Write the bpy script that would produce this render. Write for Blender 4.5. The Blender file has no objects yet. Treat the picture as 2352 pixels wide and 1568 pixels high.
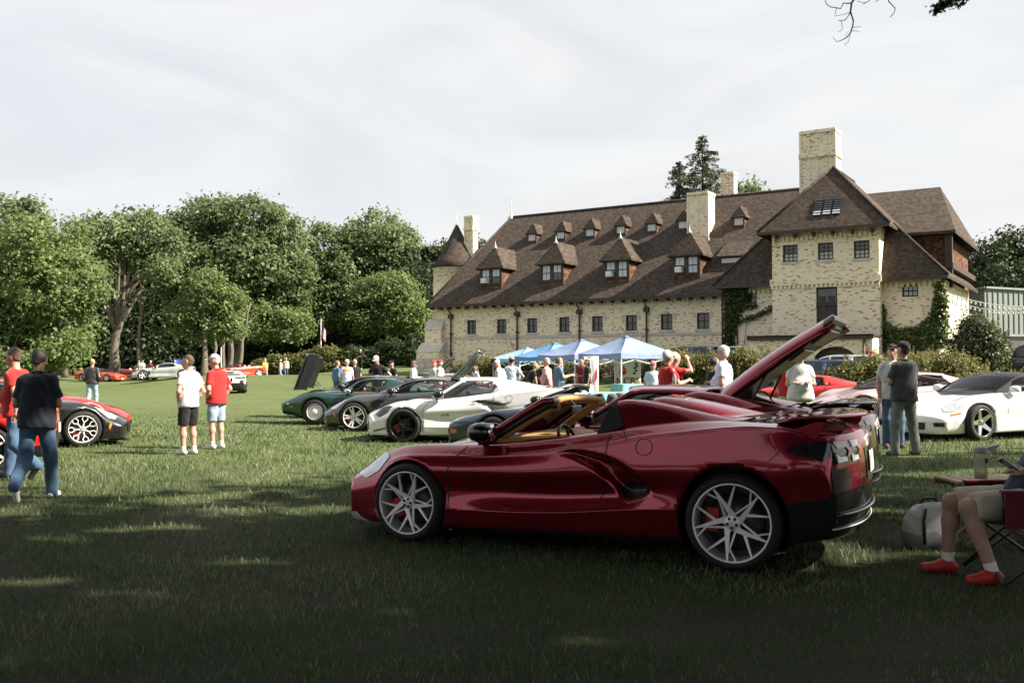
import bpy, bmesh, math, random
import numpy as np
from mathutils import Vector, Matrix
from mathutils.bvhtree import BVHTree

# ------------------------------------------------------------------ camera, sky, sun, exposure
SC = bpy.context.scene
COL = SC.collection
CAM_H = 1.47
PITCH = math.radians(1.536)
cam_data = bpy.data.cameras.new('camera')
cam_data.sensor_width = 36.0
cam_data.lens = 33.67
cam_data.clip_start = 0.05
cam_data.clip_end = 3000.0
cam = bpy.data.objects.new('camera', cam_data)
COL.objects.link(cam)
cam.location = (0.0, 0.0, CAM_H)
cam.rotation_euler = (math.radians(90) + PITCH, 0.0, 0.0)
SC.camera = cam

SUN_AZ = math.radians(-13.0)     # direction towards the sun, measured from +X
SUN_EL = math.radians(40.0)
sun_data = bpy.data.lights.new('sun', 'SUN')
sun_data.energy = 5.0
sun_data.angle = math.radians(0.6)
sun_data.color = (1.0, 0.90, 0.76)
sun = bpy.data.objects.new('sun', sun_data)
COL.objects.link(sun)
_sd = Vector((math.cos(SUN_EL) * math.cos(SUN_AZ), math.cos(SUN_EL) * math.sin(SUN_AZ), math.sin(SUN_EL)))
sun.rotation_euler = _sd.to_track_quat('Z', 'Y').to_euler()
sun.location = (30, -6, 30)

W = bpy.data.worlds.new('World')
SC.world = W
W.use_nodes = True
wn = W.node_tree.nodes
wl = W.node_tree.links
for n in list(wn):
    wn.remove(n)
w_out = wn.new('ShaderNodeOutputWorld')
w_bg = wn.new('ShaderNodeBackground')
w_bg.inputs['Strength'].default_value = 0.10
w_sky = wn.new('ShaderNodeTexSky')
w_sky.sky_type = 'NISHITA'
w_sky.sun_disc = False
w_sky.sun_elevation = SUN_EL
w_sky.sun_rotation = math.radians(90) - SUN_AZ
w_sky.air_density = 1.2
w_sky.dust_density = 3.0
w_sky.ozone_density = 1.0
# thin high overcast: soft white cloud mixed over the clear sky
w_tc = wn.new('ShaderNodeTexCoord')
w_map = wn.new('ShaderNodeMapping')
w_map.inputs['Scale'].default_value = (1.0, 1.0, 3.2)
w_map.inputs['Rotation'].default_value = (0.0, 0.25, 0.5)
w_noise = wn.new('ShaderNodeTexNoise')
w_noise.inputs['Scale'].default_value = 1.5
w_noise.inputs['Detail'].default_value = 8.0
w_noise.inputs['Roughness'].default_value = 0.52
w_noise.inputs['Distortion'].default_value = 0.6
w_ramp = wn.new('ShaderNodeValToRGB')
w_ramp.color_ramp.elements[0].position = 0.30
w_ramp.color_ramp.elements[0].color = (0.82, 0.82, 0.82, 1)
w_ramp.color_ramp.elements[1].position = 0.66
w_ramp.color_ramp.elements[1].color = (0.97, 0.97, 0.97, 1)
w_mix = wn.new('ShaderNodeMix')
w_mix.data_type = 'RGBA'
w_n2 = wn.new('ShaderNodeTexNoise')
w_n2.inputs['Scale'].default_value = 2.4
w_n2.inputs['Detail'].default_value = 7.0
w_n2.inputs['Distortion'].default_value = 1.2
w_r2 = wn.new('ShaderNodeValToRGB')                       # cloud brightness, as a share of the brightest
w_r2.color_ramp.elements[0].position = 0.34
w_r2.color_ramp.elements[0].color = (0.86, 0.875, 0.905, 1)
w_r2.color_ramp.elements[1].position = 0.62
w_r2.color_ramp.elements[1].color = (1.0, 1.0, 1.0, 1)
w_mul = wn.new('ShaderNodeVectorMath')
w_mul.operation = 'SCALE'
w_mul.inputs['Scale'].default_value = 3.15                # radiance of the brightest cloud, in the sky's own units
wl.new(w_map.outputs['Vector'], w_n2.inputs['Vector'])
wl.new(w_n2.outputs['Fac'], w_r2.inputs['Fac'])
wl.new(w_r2.outputs['Color'], w_mul.inputs[0])
wl.new(w_mul.outputs[0], w_mix.inputs[7])
wl.new(w_tc.outputs['Generated'], w_map.inputs['Vector'])
wl.new(w_map.outputs['Vector'], w_noise.inputs['Vector'])
wl.new(w_noise.outputs['Fac'], w_ramp.inputs['Fac'])
wl.new(w_ramp.outputs['Color'], w_mix.inputs[0])
wl.new(w_sky.outputs['Color'], w_mix.inputs[6])
wl.new(w_mix.outputs[2], w_bg.inputs['Color'])
wl.new(w_bg.outputs['Background'], w_out.inputs['Surface'])

SC.view_settings.view_transform = 'Standard'
SC.view_settings.look = 'None'
SC.view_settings.gamma = 1.0
SC.view_settings.exposure = 1.55
SC.view_settings.use_curve_mapping = False
SC.render.engine = 'CYCLES'
SC.cycles.max_bounces = 6
SC.cycles.diffuse_bounces = 3
SC.cycles.glossy_bounces = 3
SC.cycles.transmission_bounces = 4
SC.cycles.transparent_max_bounces = 10
SC.cycles.use_denoising = True
SC.cycles.caustics_reflective = False
SC.cycles.caustics_refractive = False

# ------------------------------------------------------------------ helpers
FPX = 2200.0      # focal length in pixels of a 2352 x 1568 picture
R = math.radians
rnd = random.Random(7)


def ray(px, py):
    a, b = (px - 1176.0) / FPX, (784.0 - py) / FPX
    c, s = math.cos(PITCH), math.sin(PITCH)
    return Vector((a, c - b * s, s + b * c))


def at(px, py, Y):
    "world point seen at picture position px, py at depth Y"
    d = ray(px, py)
    return Vector((0, 0, CAM_H)) + d * (Y / d.y)


def on_ground(px, py, z=0.0):
    d = ray(px, py)
    return Vector((0, 0, CAM_H)) + d * ((z - CAM_H) / d.z)


def smooth(a, b, x):
    t = np.clip((x - a) / (b - a), 0, 1)
    return t * t * (3 - 2 * t)


def tag(o, label=None, cat=None, group=None, kind=None):
    if label: o['label'] = label
    if cat: o['category'] = cat
    if group: o['group'] = group
    if kind: o['kind'] = kind
    return o


def empty(name, loc=(0, 0, 0), rz=0.0, parent=None):
    o = bpy.data.objects.new(name, None)
    o.empty_display_size = 0.2
    COL.objects.link(o)
    o.location = loc
    o.rotation_euler = (0, 0, rz)
    if parent is not None:
        o.parent = parent
    return o


def link(name, me, parent=None, loc=None, rot=None):
    o = bpy.data.objects.new(name, me)
    COL.objects.link(o)
    if parent is not None:
        o.parent = parent
    if loc is not None:
        o.location = loc
    if rot is not None:
        o.rotation_euler = rot
    return o


def copy_tree(o, parent=None):
    c = o.copy()
    COL.objects.link(c)
    c.parent = parent
    for ch in list(o.children):
        copy_tree(ch, c)
    return c


def np_mesh(name, verts, faces, mats=(), mat_idx=None, smooth_shade=False):
    "mesh from an (n,3) array and an (m,3|4) array, or a list of such face arrays"
    verts = np.asarray(verts, np.float32).reshape(-1, 3)
    fl = faces if isinstance(faces, list) else [faces]
    fl = [np.asarray(f, np.int32) for f in fl if len(f)]
    me = bpy.data.meshes.new(name)
    nl = sum(f.size for f in fl)
    nf = sum(len(f) for f in fl)
    me.vertices.add(len(verts))
    me.vertices.foreach_set('co', verts.ravel())
    me.loops.add(nl)
    me.loops.foreach_set('vertex_index', np.concatenate([f.ravel() for f in fl]))
    me.polygons.add(nf)
    tot = np.concatenate([np.full(len(f), f.shape[1], np.int32) for f in fl])
    start = np.concatenate([[0], np.cumsum(tot)[:-1]]).astype(np.int32)
    me.polygons.foreach_set('loop_start', start)
    me.polygons.foreach_set('loop_total', tot)
    if smooth_shade:
        me.polygons.foreach_set('use_smooth', np.ones(nf, bool))
    for m in (mats if isinstance(mats, (list, tuple)) else [mats]):
        me.materials.append(m)
    if mat_idx is not None:
        me.polygons.foreach_set('material_index', np.asarray(mat_idx, np.int32))
    me.update(calc_edges=True)
    me.validate()
    return me


class MB:
    "collects simple solids and builds them as one mesh"
    def __init__(s):
        s.v = []; s.f = []; s.sm = []

    def add(s, vs, fs, sm=False):
        k = len(s.v)
        s.v += [tuple(v) for v in vs]
        s.f += [tuple(i + k for i in f) for f in fs]
        s.sm += [sm] * len(fs)
        return s

    def box(s, x0, x1, y0, y1, z0, z1, M=None):
        vs = [(x, y, z) for z in (z0, z1) for y in (y0, y1) for x in (x0, x1)]
        if M is not None: vs = [tuple(M @ Vector(v)) for v in vs]
        return s.add(vs, [(0, 2, 3, 1), (4, 5, 7, 6), (0, 1, 5, 4), (2, 6, 7, 3), (0, 4, 6, 2), (1, 3, 7, 5)])

    def bar(s, a, b, w, h=None, up=(0, 0, 1)):
        a, b = Vector(a), Vector(b)
        d = (b - a).normalized(); up = Vector(up)
        if abs(d.dot(up)) > 0.98: up = Vector((1, 0, 0))
        x = d.cross(up).normalized() * (w / 2); y = x.cross(d).normalized() * ((h or w) / 2)
        vs = [p + q for p in (a, b) for q in (-x - y, x - y, x + y, -x + y)]
        return s.add(vs, [(3, 2, 1, 0), (4, 5, 6, 7), (0, 1, 5, 4), (1, 2, 6, 5), (2, 3, 7, 6), (3, 0, 4, 7)])

    def tube(s, pts, rs, n=8, cap=True):
        pts = [Vector(p) for p in pts]
        if not isinstance(rs, (list, tuple)): rs = [rs] * len(pts)
        vs = []; fs = []
        prev = None
        for i, p in enumerate(pts):
            d = (pts[min(i + 1, len(pts) - 1)] - pts[max(i - 1, 0)]).normalized()
            if prev is None:
                u = d.orthogonal().normalized()
            else:
                u = (prev - d * prev.dot(d))
                u = u.normalized() if u.length > 1e-6 else d.orthogonal().normalized()
            prev = u
            w = d.cross(u)
            for k in range(n):
                a = 2 * math.pi * k / n
                vs.append(p + (u * math.cos(a) + w * math.sin(a)) * rs[i])
        for i in range(len(pts) - 1):
            for k in range(n):
                fs.append((i * n + k, i * n + (k + 1) % n, (i + 1) * n + (k + 1) % n, (i + 1) * n + k))
        if cap:
            fs.append(tuple(range(n))[::-1]); fs.append(tuple((len(pts) - 1) * n + k for k in range(n)))
        return s.add(vs, fs, True)

    def lathe(s, prof, n=24, M=None, cap=True):
        "profile of (r, z)"
        vs = []; fs = []
        for r, z in prof:
            for k in range(n):
                a = 2 * math.pi * k / n
                v = Vector((r * math.cos(a), r * math.sin(a), z))
                vs.append(M @ v if M is not None else v)
        m = len(prof)
        for i in range(m - 1):
            for k in range(n):
                fs.append((i * n + k, i * n + (k + 1) % n, (i + 1) * n + (k + 1) % n, (i + 1) * n + k))
        if cap:
            fs.append(tuple(range(n))[::-1]); fs.append(tuple((m - 1) * n + k for k in range(n)))
        return s.add(vs, fs, True)

    def prism(s, poly, thick, M=None):
        "polygon in local XY extruded along Z"
        n = len(poly)
        vs = [(x, y, 0.0) for x, y in poly] + [(x, y, thick) for x, y in poly]
        if M is not None: vs = [tuple(M @ Vector(v)) for v in vs]
        return s.add(vs, [tuple(range(n))[::-1], tuple(range(n, 2 * n))] + [(i, (i + 1) % n, n + (i + 1) % n, n + i) for i in range(n)])

    def poly(s, pts):
        return s.add(pts, [tuple(range(len(pts)))])

    def mesh(s, name, mat):
        me = bpy.data.meshes.new(name)
        me.from_pydata(s.v, [], s.f)
        me.polygons.foreach_set('use_smooth', s.sm)
        if mat is not None: me.materials.append(mat)
        me.update()
        return me

    def build(s, name, mat, parent=None, loc=None, rot=None, bevel=0.0):
        o = link(name, s.mesh(name, mat), parent, loc, rot)
        if bevel:
            b = o.modifiers.new('b', 'BEVEL'); b.width = bevel; b.segments = 2; b.limit_method = 'ANGLE'
        return o


# ------------------------------------------------------------------ materials
class NT:
    def __init__(s, name):
        s.m = bpy.data.materials.new(name); s.m.use_nodes = True
        s.n = s.m.node_tree.nodes; s.l = s.m.node_tree.links
        s.p = s.n['Principled BSDF']; s.out = s.n['Material Output']

    def new(s, t, **kw):
        n = s.n.new(t)
        for k, v in kw.items(): setattr(n, k, v)
        return n

    def tex(s, coord='Object', scale=None, rot=None):
        c = s.new('ShaderNodeTexCoord')
        if scale is None and rot is None: return c.outputs[coord]
        m = s.new('ShaderNodeMapping')
        if scale is not None: m.inputs['Scale'].default_value = scale
        if rot is not None: m.inputs['Rotation'].default_value = rot
        s.l.new(c.outputs[coord], m.inputs['Vector'])
        return m.outputs['Vector']

    def noise(s, vec, scale, detail=4.0, rough=0.55, dist=0.0):
        n = s.new('ShaderNodeTexNoise')
        n.inputs['Scale'].default_value = scale; n.inputs['Detail'].default_value = detail
        n.inputs['Roughness'].default_value = rough; n.inputs['Distortion'].default_value = dist
        if vec is not None: s.l.new(vec, n.inputs['Vector'])
        return n.outputs['Fac']

    def ramp(s, fac, stops):
        r = s.new('ShaderNodeValToRGB')
        e = r.color_ramp.elements
        while len(e) < len(stops): e.new(0.5)
        for i, (p, c) in enumerate(stops):
            e[i].position = p
            e[i].color = (c, c, c, 1) if isinstance(c, (int, float)) else (*c, 1)
        s.l.new(fac, r.inputs['Fac'])
        return r.outputs['Color']

    def mix(s, fac, a, b, mode='MIX'):
        m = s.new('ShaderNodeMix', data_type='RGBA', blend_type=mode)
        for v, i in ((fac, 0), (a, 6), (b, 7)):
            if isinstance(v, (int, float)): m.inputs[i].default_value = v if i == 0 else (v, v, v, 1)
            elif isinstance(v, tuple): m.inputs[i].default_value = (*v, 1)
            else: s.l.new(v, m.inputs[i])
        return m.outputs[2]

    def bump(s, h, strength=0.3, dist=0.02):
        b = s.new('ShaderNodeBump')
        b.inputs['Strength'].default_value = strength; b.inputs['Distance'].default_value = dist
        s.l.new(h, b.inputs['Height']); s.l.new(b.outputs['Normal'], s.p.inputs['Normal'])
        return b

    def col(s, c):
        if isinstance(c, tuple): s.p.inputs['Base Color'].default_value = (*c, 1)
        else: s.l.new(c, s.p.inputs['Base Color'])
        return s

    def set(s, **kw):
        names = dict(rough='Roughness', metal='Metallic', spec='Specular IOR Level', coat='Coat Weight', coat_rough='Coat Roughness',
                     sheen='Sheen Weight', trans='Transmission Weight', alpha='Alpha', sss='Subsurface Weight', ior='IOR')
        for k, v in kw.items():
            i = s.p.inputs[names[k]]
            if isinstance(v, (int, float)): i.default_value = v
            else: s.l.new(v, i)
        return s


MATS = {}


def plain(name, c, rough=0.5, metal=0.0, var=0.12, scale=6.0, coat=0.0, spec=0.5, bump=0.0, bscale=60.0):
    "procedural material of one colour with slight uneven tone"
    if name in MATS: return MATS[name]
    t = NT(name)
    v = t.tex('Object')
    n = t.noise(v, scale, 5.0, 0.6)
    lo = tuple(max(0.0, x * (1 - var)) for x in c); hi = tuple(min(1.0, x * (1 + var)) for x in c)
    t.col(t.ramp(n, [(0.3, lo), (0.7, hi)])).set(rough=rough, metal=metal, coat=coat, spec=spec)
    if bump: t.bump(t.noise(v, bscale, 4.0, 0.6), bump, 0.01)
    MATS[name] = t.m
    return t.m


def paint(name, c, metal=0.25, rough=0.38, flake=0.10):
    "car paint: coloured base under a clear coat"
    if name in MATS: return MATS[name]
    t = NT(name)
    n = t.noise(t.tex('Object'), 2.0, 2.0, 0.5)
    t.col(t.ramp(n, [(0.3, tuple(x * (1 - flake) for x in c)), (0.7, tuple(min(1, x * (1 + flake)) for x in c))]))
    t.set(rough=rough, metal=metal, coat=1.0, coat_rough=0.03)
    MATS[name] = t.m
    return t.m


def glass(name, tint=(0.02, 0.025, 0.03), opacity=0.35, rough=0.02):
    "thin pane: part tinted, part clear, glossy on the outside"
    if name in MATS: return MATS[name]
    t = NT(name)
    t.col(tint).set(rough=rough, spec=0.6)
    tr = t.new('ShaderNodeBsdfTransparent')
    fr = t.new('ShaderNodeFresnel'); fr.inputs['IOR'].default_value = 1.5
    ma = t.new('ShaderNodeMath', operation='ADD', use_clamp=True)
    t.l.new(fr.outputs[0], ma.inputs[0]); ma.inputs[1].default_value = opacity
    mx = t.new('ShaderNodeMixShader')
    t.l.new(ma.outputs[0], mx.inputs[0]); t.l.new(tr.outputs[0], mx.inputs[1]); t.l.new(t.p.outputs[0], mx.inputs[2])
    t.l.new(mx.outputs[0], t.out.inputs['Surface'])
    MATS[name] = t.m
    return t.m


M_black = plain('black_trim', (0.012, 0.012, 0.013), 0.35)
M_carbon = plain('gloss_black', (0.01, 0.01, 0.011), 0.12, coat=0.5)
M_rubber = plain('tyre_rubber', (0.010, 0.010, 0.010), 0.8)
M_chrome = plain('chrome', (0.75, 0.75, 0.76), 0.08, 1.0, var=0.03)
M_alloy = plain('alloy_silver', (0.80, 0.80, 0.80), 0.34, 0.30, var=0.04)
M_dark_metal = plain('dark_metal', (0.06, 0.06, 0.065), 0.35, 0.8)
M_glass = glass('window_glass', (0.03, 0.036, 0.04), 0.08)
M_white = plain('white_plastic', (0.75, 0.75, 0.74), 0.4)

# ------------------------------------------------------------------ terrain
B_O = Vector((12.5, 58.0, 0.0))                 # reference point on the long facade
B_ROT = math.atan2(-0.535, 0.845)
_bc, _bs = math.cos(B_ROT), math.sin(B_ROT)


def to_b(x, y):
    "world -> building coordinates (u along the facade, out towards the lawn)"
    dx, dy = x - B_O.x, y - B_O.y
    return dx * _bc + dy * _bs, -(-dx * _bs + dy * _bc)


def from_b(u, out):
    return B_O.x + u * _bc + out * _bs, B_O.y + u * _bs - out * _bc


def ground_z(x, y):
    u, out = to_b(np.asarray(x, float), np.asarray(y, float))
    s1 = smooth(-47.0, -37.0, u)
    s2 = 1 - smooth(7.0, 16.0, out)
    plat = 0.85 + 0.06 * np.clip(-out - 3.0, 0, 12)
    z = plat * s1 * s2
    z = z + (1 - s1) * 0.018 * np.clip(y - 72.0, 0, 60)
    z = z + .14 * smooth(3.5, 8.5, x) * smooth(10, 16, y) * (1 - smooth(24, 34, y))
    z = z + 0.02 * np.sin(x * 0.21 + 1.3) * np.sin(y * 0.17) * smooth(18, 30, y)
    return z


def gz(x, y):
    return float(ground_z(x, y))


def lawn_material():
    t = NT('lawn_grass')
    v = t.tex('Object')
    big = t.noise(v, 0.16, 4.0, 0.6)
    mid = t.noise(v, 1.1, 6.0, 0.65, 0.4)
    fine = t.noise(t.tex('Object', (1.0, 0.7, 1.0)), 26.0, 6.0, 0.75)
    c1 = t.ramp(mid, [(0.28, (0.080, 0.118, 0.038)), (0.52, (0.142, 0.186, 0.072)), (0.78, (0.222, 0.245, 0.118))])
    c2 = t.ramp(big, [(0.3, (0.115, 0.155, 0.056)), (0.7, (0.212, 0.242, 0.104))])
    c = t.mix(0.5, c1, c2)
    c = t.mix(t.ramp(fine, [(0.30, 0.0), (0.75, 1.0)]), t.mix(0.72, c, (0.02, 0.03, 0.008)), c)
    # thatch and soil between near blades; dark tone also paints in foreground shade
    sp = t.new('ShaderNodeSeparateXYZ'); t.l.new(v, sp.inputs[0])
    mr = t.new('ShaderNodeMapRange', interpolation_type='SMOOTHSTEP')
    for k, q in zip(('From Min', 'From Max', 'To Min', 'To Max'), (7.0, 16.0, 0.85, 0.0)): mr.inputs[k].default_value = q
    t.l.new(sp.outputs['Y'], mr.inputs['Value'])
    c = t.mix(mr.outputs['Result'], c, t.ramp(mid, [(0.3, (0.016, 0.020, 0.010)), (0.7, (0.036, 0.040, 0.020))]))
    t.col(c).set(rough=0.85, spec=0.15)
    t.bump(fine, 0.9, 0.05)
    return t.m


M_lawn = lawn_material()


def make_ground():
    def axis(lo, hi, n, far, m):
        a = np.linspace(lo, hi, n)
        l = lo - np.geomspace(4, far, m)[::-1]; h = hi + np.geomspace(4, far, m)
        return np.concatenate([l, a, h])
    xs = axis(-70, 60, 131, 1800, 14); ys = axis(-40, 130, 171, 1800, 14)
    X, Y = np.meshgrid(xs, ys)
    Z = ground_z(X, Y)
    V = np.stack([X, Y, Z], -1).reshape(-1, 3)
    nx, ny = len(xs), len(ys)
    i = np.arange(nx * ny).reshape(ny, nx)
    F = np.stack([i[:-1, :-1], i[:-1, 1:], i[1:, 1:], i[1:, :-1]], -1).reshape(-1, 4)
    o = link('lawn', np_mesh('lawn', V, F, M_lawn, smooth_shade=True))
    tag(o, 'mown green lawn sloping gently up to the house', kind='structure')
    # driveway along the front of the house
    M_drive = plain('asphalt_drive', (0.075, 0.073, 0.070), 0.9, var=0.3, scale=3.0, bump=0.4)
    us = np.linspace(-19, 70, 60); os_ = np.linspace(0.6, 6.6, 5)
    U, O = np.meshgrid(us, os_)
    x, y = from_b(U, O)
    V = np.stack([x, y, ground_z(x, y) + 0.03], -1).reshape(-1, 3)
    i = np.arange(U.size).reshape(U.shape)
    F = np.stack([i[:-1, :-1], i[1:, :-1], i[1:, 1:], i[:-1, 1:]], -1).reshape(-1, 4)
    tag(link('driveway', np_mesh('driveway', V, F, M_drive, smooth_shade=True)), 'grey asphalt drive running along the house front', kind='structure')
    # path at the foot of the wood
    M_path = plain('gravel_path', (0.28, 0.25, 0.21), 0.95, var=0.25, scale=8.0)
    xs = np.linspace(-70, -36, 30)
    V = []; F = []
    for k, xx in enumerate(xs):
        yc = 99 + 0.05 * (xx + 50) ** 2 * 0.1
        for j in (0.0, 1.1, 2.2):
            V.append((xx, yc + j, gz(xx, yc + j) + 0.03))
        if k:
            for j in range(2):
                a = (k - 1) * 3 + j
                F.append((a, a + 3, a + 4, a + 1))
    tag(link('path', np_mesh('path', V, np.array(F), M_path)), 'pale gravel path at the foot of the wood', kind='structure')


make_ground()


def make_grass():
    rng = np.random.default_rng(3)
    n = 205000
    # depth distribution thinning out with distance
    y = 3.9 * (34.0 / 3.9) ** (rng.random(n) ** 0.92)
    x = (rng.random(n) * 2 - 1) * (0.55 * y + 1.4)
    clump = np.sin(x * 2.3 + 1.7 * np.sin(y * 1.9)) * np.sin(y * 2.9 + 1.3 * np.sin(x * 1.6))
    clump2 = np.sin(x * 0.9 + 0.5) * np.sin(y * 0.8 + 2.0 * np.sin(x * 0.35))
    keep = rng.random(n) < 0.72 + 0.28 * clump
    x, y, clump, clump2 = x[keep], y[keep], clump[keep], clump2[keep]
    n = len(x)
    sc = np.clip(y / 7.0, 0.8, 3.2)
    h = (0.026 + 0.034 * rng.random(n) + 0.012 * clump + 0.009 * clump2) * np.clip(y / 9.0, 1.0, 1.4) * (1 - .85 * smooth(21, 34, y))
    w = (0.0016 + 0.0014 * rng.random(n)) * sc
    a = rng.random(n) * 2 * math.pi
    lean = (0.25 + 0.65 * rng.random(n)) * h
    la = a + 1.2 * rng.standard_normal(n)
    z0 = ground_z(x, y) - 0.004
    dx, dy = np.cos(a) * w, np.sin(a) * w
    lx, ly = np.cos(la) * lean, np.sin(la) * lean
    P = np.zeros((n, 5, 3), np.float32)
    P[:, 0] = np.stack([x - dx, y - dy, z0], -1)
    P[:, 1] = np.stack([x + dx, y + dy, z0], -1)
    P[:, 2] = np.stack([x + dx * .8 + lx * .35, y + dy * .8 + ly * .35, z0 + h * .62], -1)
    P[:, 3] = np.stack([x - dx * .8 + lx * .35, y - dy * .8 + ly * .35, z0 + h * .62], -1)
    P[:, 4] = np.stack([x + lx, y + ly, z0 + h], -1)
    b = np.arange(n)[:, None] * 5
    Fq = b + np.array([[0, 1, 2, 3]]); Ft = b + np.array([[3, 2, 4]])
    t = NT('grass_blades')
    at_ = t.new('ShaderNodeAttribute', attribute_name='tone')
    big = t.noise(t.tex('Object'), 0.5, 4.0, 0.6)
    base = t.ramp(at_.outputs['Fac'], [(0.0, (0.026, 0.052, 0.018)), (0.5, (0.072, 0.124, 0.038)), (0.8, (0.130, 0.178, 0.070)), (1.0, (0.27, 0.28, 0.17))])
    t.col(t.mix(t.ramp(big, [(0.42, 0.0), (0.72, 0.55)]), base, (0.095, 0.118, 0.075)))
    t.set(rough=0.55, spec=0.35)
    dif = t.new('ShaderNodeBsdfTranslucent')
    t.l.new(base, dif.inputs['Color'])
    mx = t.new('ShaderNodeMixShader'); mx.inputs[0].default_value = 0.3
    t.l.new(t.p.outputs[0], mx.inputs[1]); t.l.new(dif.outputs[0], mx.inputs[2]); t.l.new(mx.outputs[0], t.out.inputs['Surface'])
    me = np_mesh('grass', P.reshape(-1, 3), [Fq, Ft], t.m)
    dry = smooth(.25, .75, np.sin(x * 1.15 + 2.2 * np.sin(y * .55) + .6) * np.sin(y * .9 + 1.4 * np.sin(x * .8))) + .9 * np.exp(-((x + 2.55 + .12 * (y - 6) - .25 * np.sin(y * 1.1)) / .38) ** 2)
    tone = np.clip(0.40 + 0.27 * rng.standard_normal(n) + 0.14 * clump2 + .34 * dry + (rng.random(n) < 0.06) * 0.5, 0, 1)
    at = me.attributes.new('tone', 'FLOAT', 'POINT')
    at.data.foreach_set('value', np.repeat(tone, 5).astype(np.float32))
    tag(link('grass', me), 'short green grass blades covering the near lawn', 'grass', kind='stuff')


make_grass()

# ------------------------------------------------------------------ the carriage house
def brick_material():
    t = NT('cream_brick')
    tc = t.new('ShaderNodeTexCoord')
    sp = t.new('ShaderNodeSeparateXYZ'); t.l.new(tc.outputs['Object'], sp.inputs[0])

    def math_(op, a, b=None):
        m = t.new('ShaderNodeMath', operation=op)
        for v, i in ((a, 0), (b, 1)):
            if v is None: continue
            if isinstance(v, (int, float)): m.inputs[i].default_value = v
            else: t.l.new(v, m.inputs[i])
        return m.outputs[0]
    h = math_('ADD', sp.outputs['X'], sp.outputs['Y'])
    rowf = math_('DIVIDE', sp.outputs['Z'], 0.064)
    row = math_('FLOOR', rowf)
    off = math_('MULTIPLY', math_('FRACT', math_('MULTIPLY', row, 0.5)), 1.0)
    colf = math_('ADD', math_('DIVIDE', h, 0.17), off)
    colm = math_('FLOOR', colf)
    cb = t.new('ShaderNodeCombineXYZ'); t.l.new(colm, cb.inputs[0]); t.l.new(row, cb.inputs[1])
    wn_ = t.new('ShaderNodeTexWhiteNoise', noise_dimensions='2D'); t.l.new(cb.outputs[0], wn_.inputs['Vector'])
    patch = t.noise(tc.outputs['Object'], 0.55, 4.0, 0.65)
    v = math_('ADD', wn_.outputs['Value'], math_('MULTIPLY', math_('SUBTRACT', patch, 0.5), 0.32))
    c = t.ramp(v, [(0.0, (0.80, 0.68, 0.47)), (0.4, (0.89, 0.80, 0.60)), (0.80, (0.84, 0.73, 0.54)), (0.86, (0.66, 0.50, 0.32)),
                   (0.93, (0.46, 0.30, 0.18)), (0.98, (0.30, 0.18, 0.11)), (1.0, (0.20, 0.12, 0.08))])
    c = t.mix(t.ramp(t.noise(tc.outputs['Object'], 0.2, 3.0), [(0.35, 0.0), (0.7, 0.35)]), c, (0.70, 0.63, 0.50))
    # mortar joints
    jz = math_('LESS_THAN', math_('FRACT', rowf), 0.16)
    jx = math_('LESS_THAN', math_('FRACT', colf), 0.05)
    j = math_('MAXIMUM', jz, jx)
    c = t.mix(math_('MULTIPLY', j, 0.75), c, (0.62, 0.57, 0.47))
    t.col(c).set(rough=0.85, spec=0.2)
    t.bump(math_('SUBTRACT', 1.0, j), 0.5, 0.012)
    return t.m


def shingle_material(name, tones, rowh=0.155, w=0.26):
    t = NT(name)
    tc = t.new('ShaderNodeTexCoord')
    sp = t.new('ShaderNodeSeparateXYZ'); t.l.new(tc.outputs['Object'], sp.inputs[0])

    def math_(op, a, b=None):
        m = t.new('ShaderNodeMath', operation=op)
        for v, i in ((a, 0), (b, 1)):
            if v is None: continue
            if isinstance(v, (int, float)): m.inputs[i].default_value = v
            else: t.l.new(v, m.inputs[i])
        return m.outputs[0]
    h = math_('ADD', sp.outputs['X'], math_('MULTIPLY', sp.outputs['Y'], 0.37))
    rowf = math_('DIVIDE', sp.outputs['Z'], rowh)
    row = math_('FLOOR', rowf)
    colf = math_('ADD', math_('DIVIDE', h, w), math_('MULTIPLY', math_('FRACT', math_('MULTIPLY', row, 0.618)), 1.0))
    cb = t.new('ShaderNodeCombineXYZ'); t.l.new(math_('FLOOR', colf), cb.inputs[0]); t.l.new(row, cb.inputs[1])
    wn_ = t.new('ShaderNodeTexWhiteNoise', noise_dimensions='2D'); t.l.new(cb.outputs[0], wn_.inputs['Vector'])
    v = math_('ADD', wn_.outputs['Value'], math_('MULTIPLY', math_('SUBTRACT', t.noise(tc.outputs['Object'], 0.8, 4.0), 0.5), 0.5))
    c = t.ramp(v, [(0.0, tones[0]), (0.5, tones[1]), (1.0, tones[2])])
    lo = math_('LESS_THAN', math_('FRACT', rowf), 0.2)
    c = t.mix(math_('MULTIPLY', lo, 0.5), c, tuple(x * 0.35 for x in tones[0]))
    t.col(c).set(rough=0.9, spec=0.15)
    t.bump(math_('ADD', math_('FRACT', rowf), math_('MULTIPLY', wn_.outputs['Value'], 0.4)), 0.12, 0.01)
    return t.m


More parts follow.
